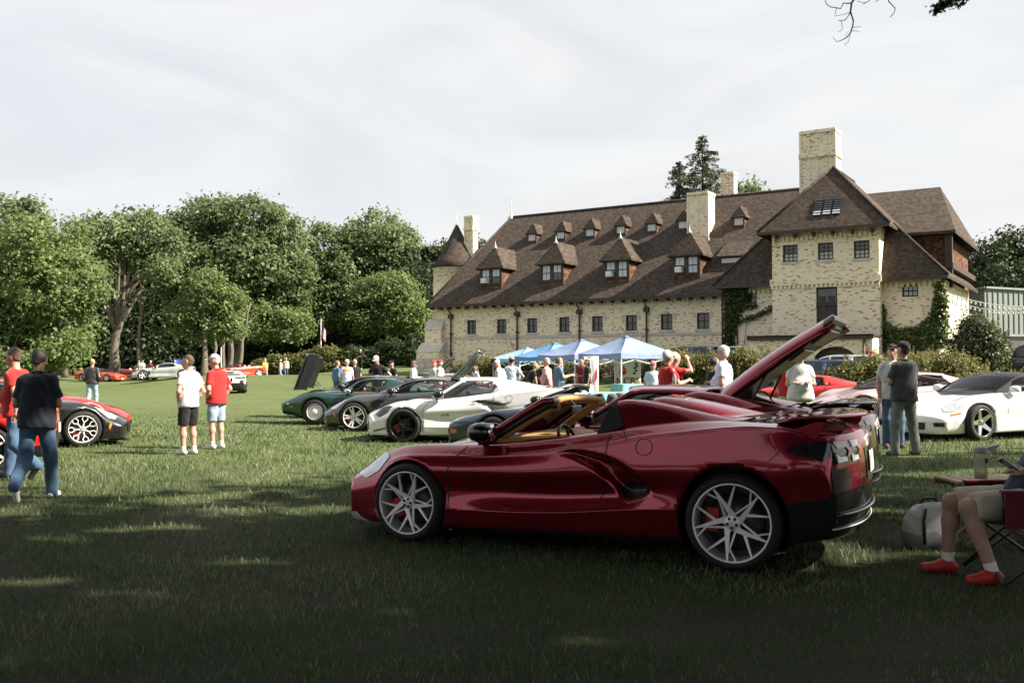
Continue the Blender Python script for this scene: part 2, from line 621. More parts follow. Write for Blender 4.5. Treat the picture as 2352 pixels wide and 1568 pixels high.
M_brick = brick_material()
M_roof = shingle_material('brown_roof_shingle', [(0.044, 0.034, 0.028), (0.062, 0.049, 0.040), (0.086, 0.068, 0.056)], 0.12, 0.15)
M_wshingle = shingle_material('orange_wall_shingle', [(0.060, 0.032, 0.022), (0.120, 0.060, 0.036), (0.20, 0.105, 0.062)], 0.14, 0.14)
M_stone = plain('grey_stone', (0.50, 0.46, 0.41), 0.85, var=0.18, scale=2.5, bump=0.3, bscale=20)
M_brown = plain('dark_brown_trim', (0.045, 0.026, 0.020), 0.6, var=0.25)
M_copper = plain('weathered_metal', (0.42, 0.47, 0.47), 0.5, 0.2, var=0.15)
M_pane = plain('window_pane_dark', (0.035, 0.040, 0.046), 0.06, var=0.5, scale=1.5, spec=0.8)
M_pane_b = plain('window_pane_blind', (0.50, 0.52, 0.55), 0.08, var=0.12, scale=1.0, spec=0.7)
M_door = plain('dark_door', (0.030, 0.022, 0.020), 0.5, var=0.3)

house = empty('carriage_house', (B_O.x, B_O.y, 0.0), B_ROT)
tag(house, 'long cream brick carriage house with steep brown shingle roof and gabled tower', 'building')


def bl(px, py, out=0.0):
    "picture position -> (u, z) on the vertical plane 'out' metres in front of the facade"
    d = ray(px, py)
    n = Vector((_bs, -_bc, 0))            # out direction
    p0 = Vector((B_O.x, B_O.y, 0)) + n * out
    k = (p0 - Vector((0, 0, CAM_H))).dot(n) / d.dot(n)
    p = Vector((0, 0, CAM_H)) + d * k
    u, _ = to_b(p.x, p.y)
    return u, p.z


EAVE, RIDGE_Y, RIDGE_Z = 5.92, 7.0, 13.1
ROOF_K = (RIDGE_Z - EAVE) / (RIDGE_Y + 0.5)


def roof_hit(px, py):
    "picture position -> (u, y, z) on the front slope of the long roof"
    d = ray(px, py)
    n = Vector((_bs, -_bc, 0))
    c = Vector((0, 0, CAM_H))
    f0 = c - Vector((B_O.x, B_O.y, 0))
    # z = EAVE + (y+0.5)*K with y = -(p-O).n
    a = d.z + d.dot(n) * ROOF_K
    b = EAVE + 0.5 * ROOF_K - f0.dot(n) * ROOF_K - c.z
    p = c + d * (b / a)
    u, out = to_b(p.x, p.y)
    return u, -out, p.z


def holed_wall(mb, x0, x1, z0, z1, y, holes, depth=0.22):
    "vertical wall facing -y with rectangular openings and their reveals"
    xs = sorted({x0, x1, *[h[0] for h in holes], *[h[1] for h in holes]})
    zs = sorted({z0, z1, *[h[2] for h in holes], *[h[3] for h in holes]})
    for i in range(len(xs) - 1):
        for j in range(len(zs) - 1):
            cx, cz = (xs[i] + xs[i + 1]) / 2, (zs[j] + zs[j + 1]) / 2
            if any(h[0] < cx < h[1] and h[2] < cz < h[3] for h in holes): continue
            mb.poly([(xs[i], y, zs[j]), (xs[i + 1], y, zs[j]), (xs[i + 1], y, zs[j + 1]), (xs[i], y, zs[j + 1])])
    for a, b, c, d in holes:
        y2 = y + depth
        mb.poly([(a, y, c), (a, y, d), (a, y2, d), (a, y2, c)])
        mb.poly([(b, y, d), (b, y, c), (b, y2, c), (b, y2, d)])
        mb.poly([(a, y, d), (b, y, d), (b, y2, d), (a, y2, d)])
        mb.poly([(b, y, c), (a, y, c), (a, y2, c), (b, y2, c)])


def make_window(x0, x1, z0, z1, y, cols=2, rows=2, mat=M_brown, panes=M_pane, lower=None, parent=None, fw=0.07, mw=0.032):
    "sash window set at depth y: frame mesh with muntins, one pane mesh per sash"
    f = MB()
    f.box(x0, x0 + fw, y - .05, y + .04, z0, z1); f.box(x1 - fw, x1, y - .05, y + .04, z0, z1)
    f.box(x0 + fw, x1 - fw, y - .05, y + .04, z0, z0 + fw); f.box(x0 + fw, x1 - fw, y - .05, y + .04, z1 - fw, z1)
    zm = (z0 + z1) / 2
    f.box(x0 + fw, x1 - fw, y - .06, y + .03, zm - .03, zm + .03)
    for k in range(1, cols):
        xx = x0 + fw + (x1 - x0 - 2 * fw) * k / cols
        f.box(xx - mw / 2, xx + mw / 2, y - .03, y + .02, z0 + fw, zm - .03)
        f.box(xx - mw / 2, xx + mw / 2, y - .03, y + .02, zm + .03, z1 - fw)
    if rows > 2:
        for a, b in ((z0 + fw, zm - .03), (zm + .03, z1 - fw)):
            f.box(x0 + fw, x1 - fw, y - .028, y + .018, (a + b) / 2 - mw / 2, (a + b) / 2 + mw / 2)
    w = f.build('window', mat, parent or house)
    for a, b, m in ((z0 + fw, zm - .03, lower or panes), (zm + .03, z1 - fw, panes)):
        p = MB(); p.box(x0 + fw, x1 - fw, y + .022, y + .03, a, b)
        p.build('pane', m, w)
    return w


def slab(mb, top, t=0.16):
    "roof plane given by its top corners, with thickness straight down"
    n = len(top)
    vs = [tuple(p) for p in top] + [(p[0], p[1], p[2] - t) for p in top]
    mb.add(vs, [tuple(range(n)), tuple(range(n, 2 * n))[::-1]] + [(i, n + i, n + (i + 1) % n, (i + 1) % n) for i in range(n)])


def make_house():
    # --- long wing
    holes = []
    wins = [(1083, 736, 768, 20), (1152, 734, 767, 21), (1222, 731, 765, 22), (1296, 728, 763, 23),
            (1372, 725, 762, 24), (1450, 722, 759, 25), (1531, 719, 756, 26), (1615, 716, 753, 28)]
    for cx, y0, y1, w in wins:
        ua, za = bl(cx - w / 2 - 0.5, y1); ub, zb = bl(cx + w / 2 + 0.5, y0)
        holes.append((ua, ub, za, zb))
    zb_ = sum(h[2] for h in holes) / len(holes); zt_ = sum(h[3] for h in holes) / len(holes)
    holes = [(a, b, zb_, zt_) for a, b, _, _ in holes]
    arch = []
    for cx in (1088, 1190):
        u, z = bl(cx, 814)
        arch.append((u - 0.55, u + 0.55, 0.6, z - 0.05))
    wl_ = MB()
    holed_wall(wl_, -21.3, 4.0, 0.0, 5.9, 0.0, holes + arch, 0.24)
    wl_.poly([(-21.3, 14, 0), (-21.3, 0, 0), (-21.3, 0, 5.9), (-21.3, 14, 5.9)])
    wl_.poly([(-21.3, 0, 5.9), (-21.3, 14, 5.9), (-19.5, 7, 12.4)])
    wl_.poly([(4, 14, 0), (-21.3, 14, 0), (-21.3, 14, 5.9), (4, 14, 5.9)])
    wall = wl_.build('wall', M_brick, house)
    for a, b, c, d in holes:
        w = make_window(a, b, c, d, 0.16, 2, 2)
    # arched cellar openings: dark recess with a rounded head
    for a, b, c, d in arch:
        m = MB()
        uc, r = (a + b) / 2, 0.46
        pts = [(uc - r, c)] + [(uc - r * math.cos(R(k * 15)), d - r + r * math.sin(R(k * 15))) for k in range(13)] + [(uc + r, c)]
        m.poly([(x, 0.2, z) for x, z in pts])
        m.build('cellar_opening', M_pane, house)
        s = MB()
        for k in range(12):
            a0, a1 = R(180 - k * 15), R(180 - (k + 1) * 15)
            s.poly([(uc + r * math.cos(a0), 0.02, d - r + r * math.sin(a0)), (uc + r * math.cos(a1), 0.02, d - r + r * math.sin(a1)),
                    (uc + .56 * (1 if k > 5 else -1) if k not in (5, 6) else uc + .56 * math.cos(a1), 0.02, d + .01 if True else 0), (uc + .56 * math.cos(a0) if 2 < k < 10 else uc + .56 * (1 if k > 5 else -1), 0.02, d + .01 if 2 < k < 10 else d - r + r * math.sin(a0))])
        s.build('arch_head', M_brick, house)
    # stone sills, lintels and string courses
    for k, (a, b, c, d) in enumerate(holes):
        m = MB()
        m.box(a - .10, b + .10, -.06, .12, c - .16, c - .004)
        m.build('sill', M_stone, house)
        for xx in (a - .26, b + .06):
            q = MB(); q.box(xx, xx + .20, -.012, .05, d - .28, d + .02); q.build('window_stone', M_stone, house)
    m = MB(); m.box(-21.32, 3.9, -.045, .02, zb_ - .36, zb_ - .18); m.build('string_course', M_stone, house)
    m = MB()
    for k in range(int(25.0 / .26)):
        m.box(-21.25 + k * .26, -21.25 + k * .26 + .13, -.10, .02, 5.50, 5.72)
    m.box(-21.3, 3.9, -.12, .02, 5.722, 5.88)
    m.build('dentil_course', M_brick, house)['kind'] = 'stuff'
    # --- long roof
    m = MB()
    e0, e1 = -21.78, 6.0
    rl = -19.3
    yb = 14.5
    slab(m, [(e0, -.55, EAVE), (e1, -.55, EAVE), (e1, RIDGE_Y, RIDGE_Z), (rl, RIDGE_Y, RIDGE_Z)])
    slab(m, [(e1, yb, EAVE), (e0, yb, EAVE), (rl, RIDGE_Y, RIDGE_Z), (e1, RIDGE_Y, RIDGE_Z)])
    slab(m, [(e0, yb, EAVE), (e0, -.55, EAVE), (rl, RIDGE_Y, RIDGE_Z)])
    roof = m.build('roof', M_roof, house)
    m = MB(); m.tube([(rl, RIDGE_Y, RIDGE_Z + .02), (5.6, RIDGE_Y, RIDGE_Z + .02)], .09, 6)
    m.tube([(rl, RIDGE_Y, RIDGE_Z + .02), (e0, -.55, EAVE + .03)], .07, 6)
    m.build('ridge_cap', M_roof, roof)
    m = MB(); m.lathe([(.30, -.25), (.22, .05), (.06, .25), (.035, .6), (.02, 1.15), (.004, 1.35)], 8, Matrix.Translation((rl, RIDGE_Y, RIDGE_Z)))
    m.build('finial', M_copper, roof)
    m = MB(); m.box(e0 - .02, 3.0, -.68, -.555, EAVE - .20, EAVE - .03); m.build('gutter', M_brown, house)
    m = MB()
    for k in range(34):
        m.box(e0 + .3 + k * .76, e0 + .42 + k * .76, -.54, -.125, EAVE - .32, EAVE - .17)
    m.build('rafter_tails', M_brown, house)['kind'] = 'stuff'
    # drainpipes
    for px in (1038, 1190, 1333, 1487):
        u, _ = bl(px, 760)
        m = MB()
        m.tube([(u, -.14, 5.0), (u, -.14, .7)], .06, 8)
        m.tube([(u - .05, -.55, 5.72), (u - .03, -.35, 5.5), (u, -.16, 5.22)], .05, 8)
        m.box(u - .16, u + .16, -.30, -.02, 4.95, 5.25)
        for zz in (3.8, 2.4, 1.5): m.box(u - .10, u + .10, -.22, -.03, zz, zz + .09)
        m.build('drainpipe', M_brown, house)
    # corner buttress with sloped stone caps
    m = MB()
    m.box(-22.35, -20.35, -.95, .2, -.1, 2.55); b = m.build('buttress', M_brick, house)
    m = MB(); m.add([(-22.40, -1.0, 2.55), (-20.30, -1.0, 2.55), (-20.30, -.30, 3.25), (-22.40, -.30, 3.25), (-22.40, .2, 2.55), (-20.30, .2, 2.55), (-20.30, .2, 3.25), (-22.40, .2, 3.25)],
                    [(0, 1, 2, 3), (3, 2, 6, 7), (0, 3, 7, 4), (1, 5, 6, 2), (0, 4, 5, 1)])
    m.build('cap_stone', M_stone, b)
    for k in range(5):
        for j in range(3):
            m = MB(); x = -22.38 + j * .70 + (.2 if k % 2 else 0); m.box(x, min(x + .66, -20.32), -1.0, -.945, .35 + k * .36, .35 + k * .36 + .32)
            m.build('stone_block', M_stone, b)
    m = MB()
    m.box(-22.00, -20.55, -.45, .2, 2.9, 4.15); b2 = m.build('buttress', M_brick, house)
    m = MB(); m.add([(-22.05, -.5, 4.15), (-20.50, -.5, 4.15), (-20.50, -.02, 4.95), (-22.05, -.02, 4.95), (-22.05, .15, 4.15), (-20.50, .15, 4.15), (-20.50, .15, 4.95), (-22.05, .15, 4.95)],
                    [(0, 1, 2, 3), (3, 2, 6, 7), (0, 3, 7, 4), (1, 5, 6, 2), (0, 4, 5, 1)])
    m.build('cap_stone', M_stone, b2)
    # --- big dormers
    for cx, yb0 in ((1128, 664), (1268, 656), (1417, 650), (1577, 641)):
        u, y, z = roof_hit(cx, yb0)
        w, h, rh = .88, 1.62, 1.45
        back = (h + rh) / ROOF_K + .2
        m = MB()
        m.poly([(u - w, y, z), (u + w, y, z), (u + w, y, z + h), (u - w, y, z + h)])
        yb_ = y + h / ROOF_K
        m.poly([(u + w, y, z - .1), (u + w, yb_ + .2, z + h), (u + w, y, z + h)])
        m.poly([(u - w, y, z - .1), (u - w, y, z + h), (u - w, yb_ + .2, z + h)])
        d = m.build('dormer', M_wshingle, house)
        o = .30
        m = MB()
        ap = (u, y + .55, z + h + rh); rb = (u, y + back, z + h + rh)
        ey = yb_ + o
        fl, fr_ = (u - w - o, y - o, z + h - .12), (u + w + o, y - o, z + h - .12)
        slab(m, [fl, fr_, ap], .10)
        slab(m, [fr_, (u + w + o, ey, z + h - .12), rb, ap], .10)
        slab(m, [(u - w - o, ey, z + h - .12), fl, ap, rb], .10)
        m.build('dormer_roof', M_roof, d)
        m = MB(); m.lathe([(.16, -.16), (.10, .0), (.03, .14), (.006, .42)], 8, Matrix.Translation(ap)); m.build('finial', M_copper, d)
        m = MB()
        m.box(u - w - .03, u - w + .09, y - .05, y + .05, z - .05, z + h - .1); m.box(u + w - .09, u + w + .03, y - .05, y + .05, z - .05, z + h - .1)
        m.box(u - w + .09, u + w - .09, y - .05, y + .05, z + h - .25, z + h - .1); m.box(u - .09, u + .09, y - .045, y + .05, z + .35, z + h - .25)
        m.box(u - w + .09, u + w - .09, y - .06, y + .05, z + .28, z + .35)
        m.build('dormer_frame', M_brown, d)
        for k, sx in enumerate((-1, 1)):
            c = u + sx * .43
            f = MB(); fw = .05
            z0, z1 = z + .36, z + h - .26; zm = (z0 + z1) / 2
            f.box(c - .33, c - .28, y - .03, y + .03, z0, z1); f.box(c + .28, c + .33, y - .03, y + .03, z0, z1)
            f.box(c - .28, c + .28, y - .03, y + .03, zm - .03, zm + .03); f.box(c - .28, c + .28, y - .03, y + .03, z0, z0 + .05)
            f.box(c - .01, c + .01, y - .025, y + .02, z0 + .05, z1)
            f.build('sash', M_black, d)
            for a, b, mt in ((z0 + .05, zm - .03, M_pane if (k + int(cx)) % 2 else M_pane_b), (zm + .03, z1, M_pane_b)):
                q = MB(); q.box(c - .28, c + .28, y - .012, y - .004, a, b); q.build('pane', mt, d)
        if cx != 1268:
            q = MB(); c = u - .40
            q.box(c - .24, c + .18, y - .38, y - .015, z + .42, z + .76)
            for k in range(5): q.box(c - .20, c + .14, y - .395, y - .38, z + .46 + k * .055, z + .49 + k * .055)
            q.build('air_conditioner', M_white, d)
    # --- small dormers
    for cx, yb0 in ((1222, 559), (1288, 554), (1355, 548), (1426, 542), (1497, 537), (1569, 531), (1697, 524)):
        u, y, z = roof_hit(cx, yb0)
        w, h, rh = .37, .78, .72
        yb_ = y + h / ROOF_K
        m = MB()
        m.poly([(u - w, y, z), (u + w, y, z), (u + w, y, z + h), (u - w, y, z + h)])
        m.poly([(u + w, y, z - .05), (u + w, yb_ + .1, z + h), (u + w, y, z + h)])
        m.poly([(u - w, y, z - .05), (u - w, y, z + h), (u - w, yb_ + .1, z + h)])
        d = m.build('small_dormer', M_wshingle, house)
        o = .15
        m = MB()
        ap = (u, y + .22, z + h + rh); rb = (u, y + (h + rh) / ROOF_K + .1, z + h + rh)
        fl, fr_ = (u - w - o, y - o, z + h - .06), (u + w + o, y - o, z + h - .06)
        slab(m, [fl, fr_, ap], .06); slab(m, [fr_, (u + w + o, yb_ + .15, z + h - .06), rb, ap], .06); slab(m, [(u - w - o, yb_ + .15, z + h - .06), fl, ap, rb], .06)
        m.build('dormer_roof', M_roof, d)
        m = MB(); m.box(u - w, u - w + .08, y - .03, y + .02, z, z + h - .05); m.box(u + w - .08, u + w, y - .03, y + .02, z, z + h - .05)
        m.box(u - w + .08, u + w - .08, y - .03, y + .02, z + h - .13, z + h - .05); m.box(u - w + .08, u + w - .08, y - .03, y + .02, z + .08, z + .20)
        m.build('dormer_frame', M_black, d)
        q = MB(); q.box(u - w + .08, u + w - .08, y - .012, y - .004, z + .2, z + h - .13); q.build('pane', M_pane_b, d)
    # low shed skylight
    u, y, z = roof_hit(1680, 606)
    m = MB(); m.box(u - .75, u + .75, y, y + .9, z - .1, z + .42)
    d = m.build('skylight', M_wshingle, house)
    m = MB(); slab(m, [(u - .9, y - .2, z + .50), (u + .9, y - .2, z + .50), (u + .9, y + 1.6, z + 1.6), (u - .9, y + 1.6, z + 1.6)], .08); m.build('skylight_roof', M_roof, d)
    m = MB(); m.box(u - .62, u + .62, y - .02, y - .004, z + .08, z + .36); m.build('pane', M_pane_b, d)

    # --- chimneys
    def chimney(u0, u1, y0, y1, zb, zt, corbel=None):
        m = MB(); m.box(u0, u1, y0, y1, zb, zt)
        c = m.build('chimney', M_brick, house)
        n = max(2, int(round((u1 - u0) / .55)))
        for k in range(n + 1):                       # shallow brick ribs on the front
            uu = u0 + (u1 - u0) * k / n
            r_ = MB(); r_.box(uu - .06, uu + .06, y0 - .05, y0 - .002, zb, zt - .004); r_.build('brick_rib', M_brick, c)
        if corbel:
            r_ = MB(); r_.box(u0 - .08, u1 + .08, y0 - .12, y1 + .08, corbel, corbel + .25); r_.build('corbel', M_brick, c)
        r_ = MB(); r_.box(u0 - .05, u1 + .05, y0 - .09, y1 + .05, zt - .12, zt + .06); r_.build('cap', M_brick, c)
        return c
    chimney(4.75, 6.75, 1.0, 2.4, 9.5, 15.3, 13.75)
    u, y, z = roof_hit(1603, 553)
    c = chimney(u - .68, u + .68, y, y + 1.3, z - .3, 12.85)
    m = MB(); m.box(u - .78, u + .78, y - .12, y + .3, z - .12, z + .16); m.build('flashing', M_copper, c)
    ru = (9.0 * 1)
    d_ = ray(1671, 420)
    n_ = Vector((_bs, -_bc, 0)); k_ = (Vector((B_O.x, B_O.y, 0)) - n_ * 9.0 - Vector((0, 0, CAM_H))).dot(n_) / d_.dot(n_)
    p_ = Vector((0, 0, CAM_H)) + d_ * k_
    u, _ = to_b(p_.x, p_.y)
    chimney(u - .43, u + .43, 9.0, 9.8, 10.0, 15.1)

    # --- turret at the far end
    tw = at(1049, 612, 73.6)
    tu, to_ = to_b(tw.x, tw.y)
    ty = -to_
    m = MB(); m.lathe([(1.80, -.2), (1.80, 6.2), (1.86, 6.25), (1.86, 6.4), (1.80, 6.45), (1.80, 8.95), (1.92, 9.0), (1.92, 9.15)], 40, Matrix.Translation((tu, ty, 0)))
    t = m.build('turret', M_brick, house)
    m = MB(); m.lathe([(1.9, 9.0), (2.05, 9.1), (1.5, 9.7), (1.0, 10.55), (.52, 11.55), (.12, 12.35), (.05, 12.5)], 40, Matrix.Translation((tu, ty, 0)))
    m.build('turret_roof', M_roof, t)
    m = MB(); m.lathe([(.10, 12.2), (.08, 12.5), (.03, 12.7), (.006, 13.25)], 8, Matrix.Translation((tu, ty, 0))); m.build('finial', M_copper, t)
    cw = at(1077, 560, 72.9)
    cu, co = to_b(cw.x, cw.y)
    chimney(cu - .36, cu + .36, -co, -co + .7, 8.5, 12.95, 11.9)

    # --- cross wing and tower
    F1, F2 = -5.09, -5.9
    m = MB()
    la, lz0 = bl(1708, 698, 5.09); lb, lz1 = bl(1738, 668, 5.09)
    ra, rz0 = bl(2072, 682, 5.09); rb_, rz1 = bl(2109, 653, 5.09)
    holed_wall(m, 2.24, 5.14, 0, 5.9, F1, [(la, lb, lz0, lz1)], .2)
    holed_wall(m, 10.5, 13.1, 0, 5.9, F1, [(ra, rb_, rz0, rz1)], .2)
    m.poly([(2.24, 6, 0), (2.24, F1, 0), (2.24, F1, 5.9), (2.24, 6, 5.9)])
    m.poly([(13.1, F1, 0), (13.1, 6, 0), (13.1, 6, 5.9), (13.1, F1, 5.9)])
    m.build('wing_wall', M_brick, house)
    make_window(la, lb, lz0, lz1, F1 + .12, 2, 2)
    make_window(ra, rb_, rz0, rz1, F1 + .12, 3, 2, panes=M_pane_b, mat=M_black)
    th = []
    for cx, w, ya, yb2 in ((1815, 34, 602, 561), (1896, 35, 597, 556), (1979, 36, 594, 551)):
        a, z0 = bl(cx - w / 2, ya, 5.9); b, z1 = bl(cx + w / 2, yb2, 5.9); th.append((a, b, z0, z1))
    da, dz1 = bl(1874, 660, 5.9); db, _ = bl(1923, 660, 5.9)
    m = MB()
    holed_wall(m, 5.14, 10.5, 0, 8.5, F2, th + [(da, db, 3.02, dz1)], .22)
    m.poly([(5.14, 0, 0), (5.14, F2, 0), (5.14, F2, 8.5), (5.14, 0, 8.5)])
    m.poly([(10.5, F2, 0), (10.5, 0, 0), (10.5, 0, 8.5), (10.5, F2, 8.5)])
    tower = m.build('tower_wall', M_brick, house)
    for a, b, z0, z1 in th:
        make_window(a, b, z0, z1, F2 + .14, 3, 4, mat=M_brown, lower=M_pane_b)
        s = MB(); s.box(a - .08, b + .08, F2 - .05, F2 + .1, z0 - .13, z0 - .004); s.build('sill', M_stone, house)
    m = MB(); m.box(da, db, F2 + .16, F2 + .20, 3.02, dz1); dr = m.build('loft_door', M_door, house)
    for k in range(4):
        for j in range(2):
            q = MB(); q.box(da + .12 + j * (db - da - .16) / 2, da + .02 + (j + 1) * (db - da - .16) / 2, F2 + .13, F2 + .162, 3.2 + k * .5, 3.6 + k * .5); q.build('door_panel', M_door, dr)
    m = MB(); m.box(da, db, F2 + .06, F2 + .16, dz1 - .95, dz1 - .85); m.build('transom_bar', M_brown, dr)
    m = MB(); m.box(da + .08, db - .08, F2 + .145, F2 + .159, dz1 - .8, dz1 - .1); m.build('pane', M_pane, dr)
    # corbel band round the tower
    _, bz = bl(1780, 655, 5.9)
    m = MB()
    m.box(5.04, 10.6, F2 - .10, F2 - .002, bz - .05, bz + .30)
    for k in range(24):
        m.box(5.1 + k * .23, 5.1 + k * .23 + .12, F2 - .09, F2 - .002, bz - .22, bz - .054)
    m.build('corbel_band', M_brick, house)['kind'] = 'stuff'
    m = MB()
    for k in range(22):
        m.box(5.2 + k * .242, 5.2 + k * .242 + .13, F2 - .10, F2 - .002, 8.0, 8.3)
    m.build('dentil_course', M_brick, house)['kind'] = 'stuff'
    for a, b in ((2.3, 5.1), (10.6, 13.05)):
        m = MB(); n = int((b - a) / .26)
        for k in range(n): m.box(a + k * .26, a + k * .26 + .13, F1 - .10, F1 - .002, 5.45, 5.70)
        m.build('dentil_course', M_brick, house)['kind'] = 'stuff'
    # wing roof: steep hipped front, ridge running back
    m = MB()
    WA, WB, WY, WZ = 1.75, 13.6, -5.6, 5.92
    ap = (7.68, -2.7, 12.0); bk = (7.68, 7.0, 12.0)
    slab(m, [(WA, WY, WZ), (WB, WY, WZ), ap]); slab(m, [(WA, 6, WZ), (WA, WY, WZ), ap, bk]); slab(m, [(WB, WY, WZ), (WB, 6, WZ), bk, ap])
    wr = m.build('wing_roof', M_roof, house)
    m = MB()
    TA, TB, TY, TZ = 4.52, 11.12, -6.42, 8.52
    ap2 = (7.8, -3.75, 12.08); bk2 = (7.8, 1.0, 12.08)
    slab(m, [(TA, TY, TZ), (TB, TY, TZ), ap2]); slab(m, [(TA, 0, TZ), (TA, TY, TZ), ap2, bk2]); slab(m, [(TB, TY, TZ), (TB, 0, TZ), bk2, ap2])
    tr = m.build('tower_roof', M_roof, house)
    m = MB()
    for p, q in (((TA, TY, TZ), ap2), ((TB, TY, TZ), ap2), ((WA, WY, WZ), (4.6, -4.18, 8.86)), ((WB, WY, WZ), (10.9, -4.25, 8.75))):
        m.tube([Vector(p) + Vector((0, -.02, .03)), Vector(q) + Vector((0, -.02, .03))], .075, 6)
    m.tube([ap2, bk2], .08, 6)
    m.build('hip_cap', M_roof, tr)
    m = MB(); m.box(TA, TB, TY - .11, TY - .004, TZ - .16, TZ - .01); m.box(WA, TA + .6, WY - .11, WY - .004, WZ - .18, WZ - .02); m.box(TB - .6, WB, WY - .11, WY - .004, WZ - .18, WZ - .02)
    m.build('gutter', M_brown, house)
    m = MB()
    for k in range(6): m.box(5.4 + k * .95, 5.52 + k * .95, TY + .02, F2, TZ - .36, TZ - .17)
    m.build('rafter_tails', M_brown, house)['kind'] = 'stuff'
    # louvred vent in the tower's front slope
    sl = Vector((0, ap2[1] - TY, ap2[2] - TZ)).normalized()
    nn = Vector((1, 0, 0)).cross(sl).normalized()
    base = Vector((7.95, TY, TZ)) + sl * 0.85
    M4 = Matrix(((1, sl.x, nn.x, base.x), (0, sl.y, nn.y, base.y), (0, sl.z, nn.z, base.z), (0, 0, 0, 1)))
    for k in range(3):
        q = MB(); q.box(-.68 + k * .48, -.28 + k * .48, 0, 1.25, .01, .05, M4); v = q.build('louvre_vent', M_black, tr)
        for j in range(7):
            q = MB(); q.box(-.66 + k * .48, -.30 + k * .48, .05 + j * .17, .13 + j * .17, .06, .09, M4); q.build('slat', M_pane if j > 1 else M_pane_b, tr)
    # --- lower wing on the right with a shingled end wall
    m = MB()
    fl, fr_ = (8.0, -1.9, 8.55), (13.45, -1.9, 8.55)
    rl_, rr_ = (8.0, 3.4, 11.75), (12.0, 3.4, 11.75)
    slab(m, [fl, fr_, rr_, rl_]); slab(m, [fr_, (13.45, 8, 8.55), rr_]); slab(m, [(13.45, 8, 8.55), (8, 8, 8.55), rl_, rr_])
    m.build('side_roof', M_roof, house)
    m = MB(); m.box(8.5, 12.9, -1.3, 7.5, 5.0, 8.4); m.build('shingled_wall', M_wshingle, house)
    m = MB(); m.box(12.9, 13.3, -1.7, 7.5, 6.6, 6.9); m.box(12.9, 13.25, -1.6, -1.3, 5.6, 8.4); m.build('bracket', M_brown, house)
    # --- porch in front of the tower
    pu, pz = bl(1918, 797, 7.9)
    a0, a1, r = 4.55, 10.55, 1.05
    m = MB()
    holed_wall(m, a0, a1, 0, 2.95, -7.9, [(pu - r, pu + r, 0, pz + .05)], .3)
    m.poly([(a0, F2, 0), (a0, -7.9, 0), (a0, -7.9, 2.95), (a0, F2, 2.95)]); m.poly([(a1, -7.9, 0), (a1, F2, 0), (a1, F2, 2.95), (a1, -7.9, 2.95)])
    m.poly([(a0, -7.9, 2.95), (a1, -7.9, 2.95), (a1, F2, 2.95), (a0, F2, 2.95)])
    p = m.build('porch', M_brick, house)
    s = MB()
    zc = pz - .75
    prev = None
    for k in range(13):
        an = R(180 - 15 * k)
        x, z = pu + r * math.cos(an), zc + .78 * math.sin(an)
        if prev: s.poly([(prev[0], -7.88, prev[1]), (x, -7.88, z), (x, -7.88, pz + .06), (prev[0], -7.88, pz + .06)])
        prev = (x, z)
    s.build('arch_spandrel', M_brick, p)
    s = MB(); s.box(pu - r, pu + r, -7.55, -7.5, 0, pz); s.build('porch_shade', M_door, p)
    s = MB(); s.box(a0 - .08, a1 + .08, -8.02, -7.905, 2.82, 3.05); s.box(a0 - .08, a1 + .08, -8.02, F2 - .01, 2.955, 3.06); s.build('coping', M_brown, p)
    for cx, cy in ((1830, 828), (1998, 822)):
        uu, zz = bl(cx, cy, 7.95)
        s = MB()
        if cx < 1900: s.poly([(uu - .35, -7.93, zz - .6), (uu + .35, -7.93, zz - .6), (uu, -7.93, zz + .35)])
        else: s.lathe([(.001, 0), (.38, 0), (.38, .03), (.001, .03)], 20, Matrix.Translation((uu, -7.92, zz)) @ Matrix.Rotation(R(90), 4, 'X'))
        s.build('painted_mark', plain('faded_red_paint', (0.42, 0.07, 0.06), 0.8), p)
    uu, _ = bl(1660, 750, 0.0)
    m = MB(); m.tube([(2.0, -.2, 5.7), (2.0, -.2, .8)], .06, 8); m.tube([(2.14, F1 - .1, 5.6), (2.14, F1 - .1, .6)], .05, 8); m.build('drainpipe', M_brown, house)
    m = MB(); m.tube([(10.2, -8.05, 2.8), (10.2, -8.05, .5)], .07, 8); m.build('drainpipe', M_brown, house)


make_house()

# ------------------------------------------------------------------ trees and shrubs
def leaf_material(name, dark, mid, light, trans=0.35):
    if name in MATS: return MATS[name]
    t = NT(name)
    a = t.new('ShaderNodeAttribute', attribute_name='tone')
    base = t.ramp(a.outputs['Fac'], [(0.0, dark), (0.5, mid), (1.0, light)])
    t.col(base).set(rough=0.5, spec=0.3)
    d = t.new('ShaderNodeBsdfTranslucent')
    t.l.new(t.mix(0.4, base, tuple(min(1, x * 1.5) for x in light)), d.inputs['Color'])
    mx = t.new('ShaderNodeMixShader'); mx.inputs[0].default_value = trans
    t.l.new(t.p.outputs[0], mx.inputs[1]); t.l.new(d.outputs[0], mx.inputs[2]); t.l.new(mx.outputs[0], t.out.inputs['Surface'])
    MATS[name] = t.m
    return t.m


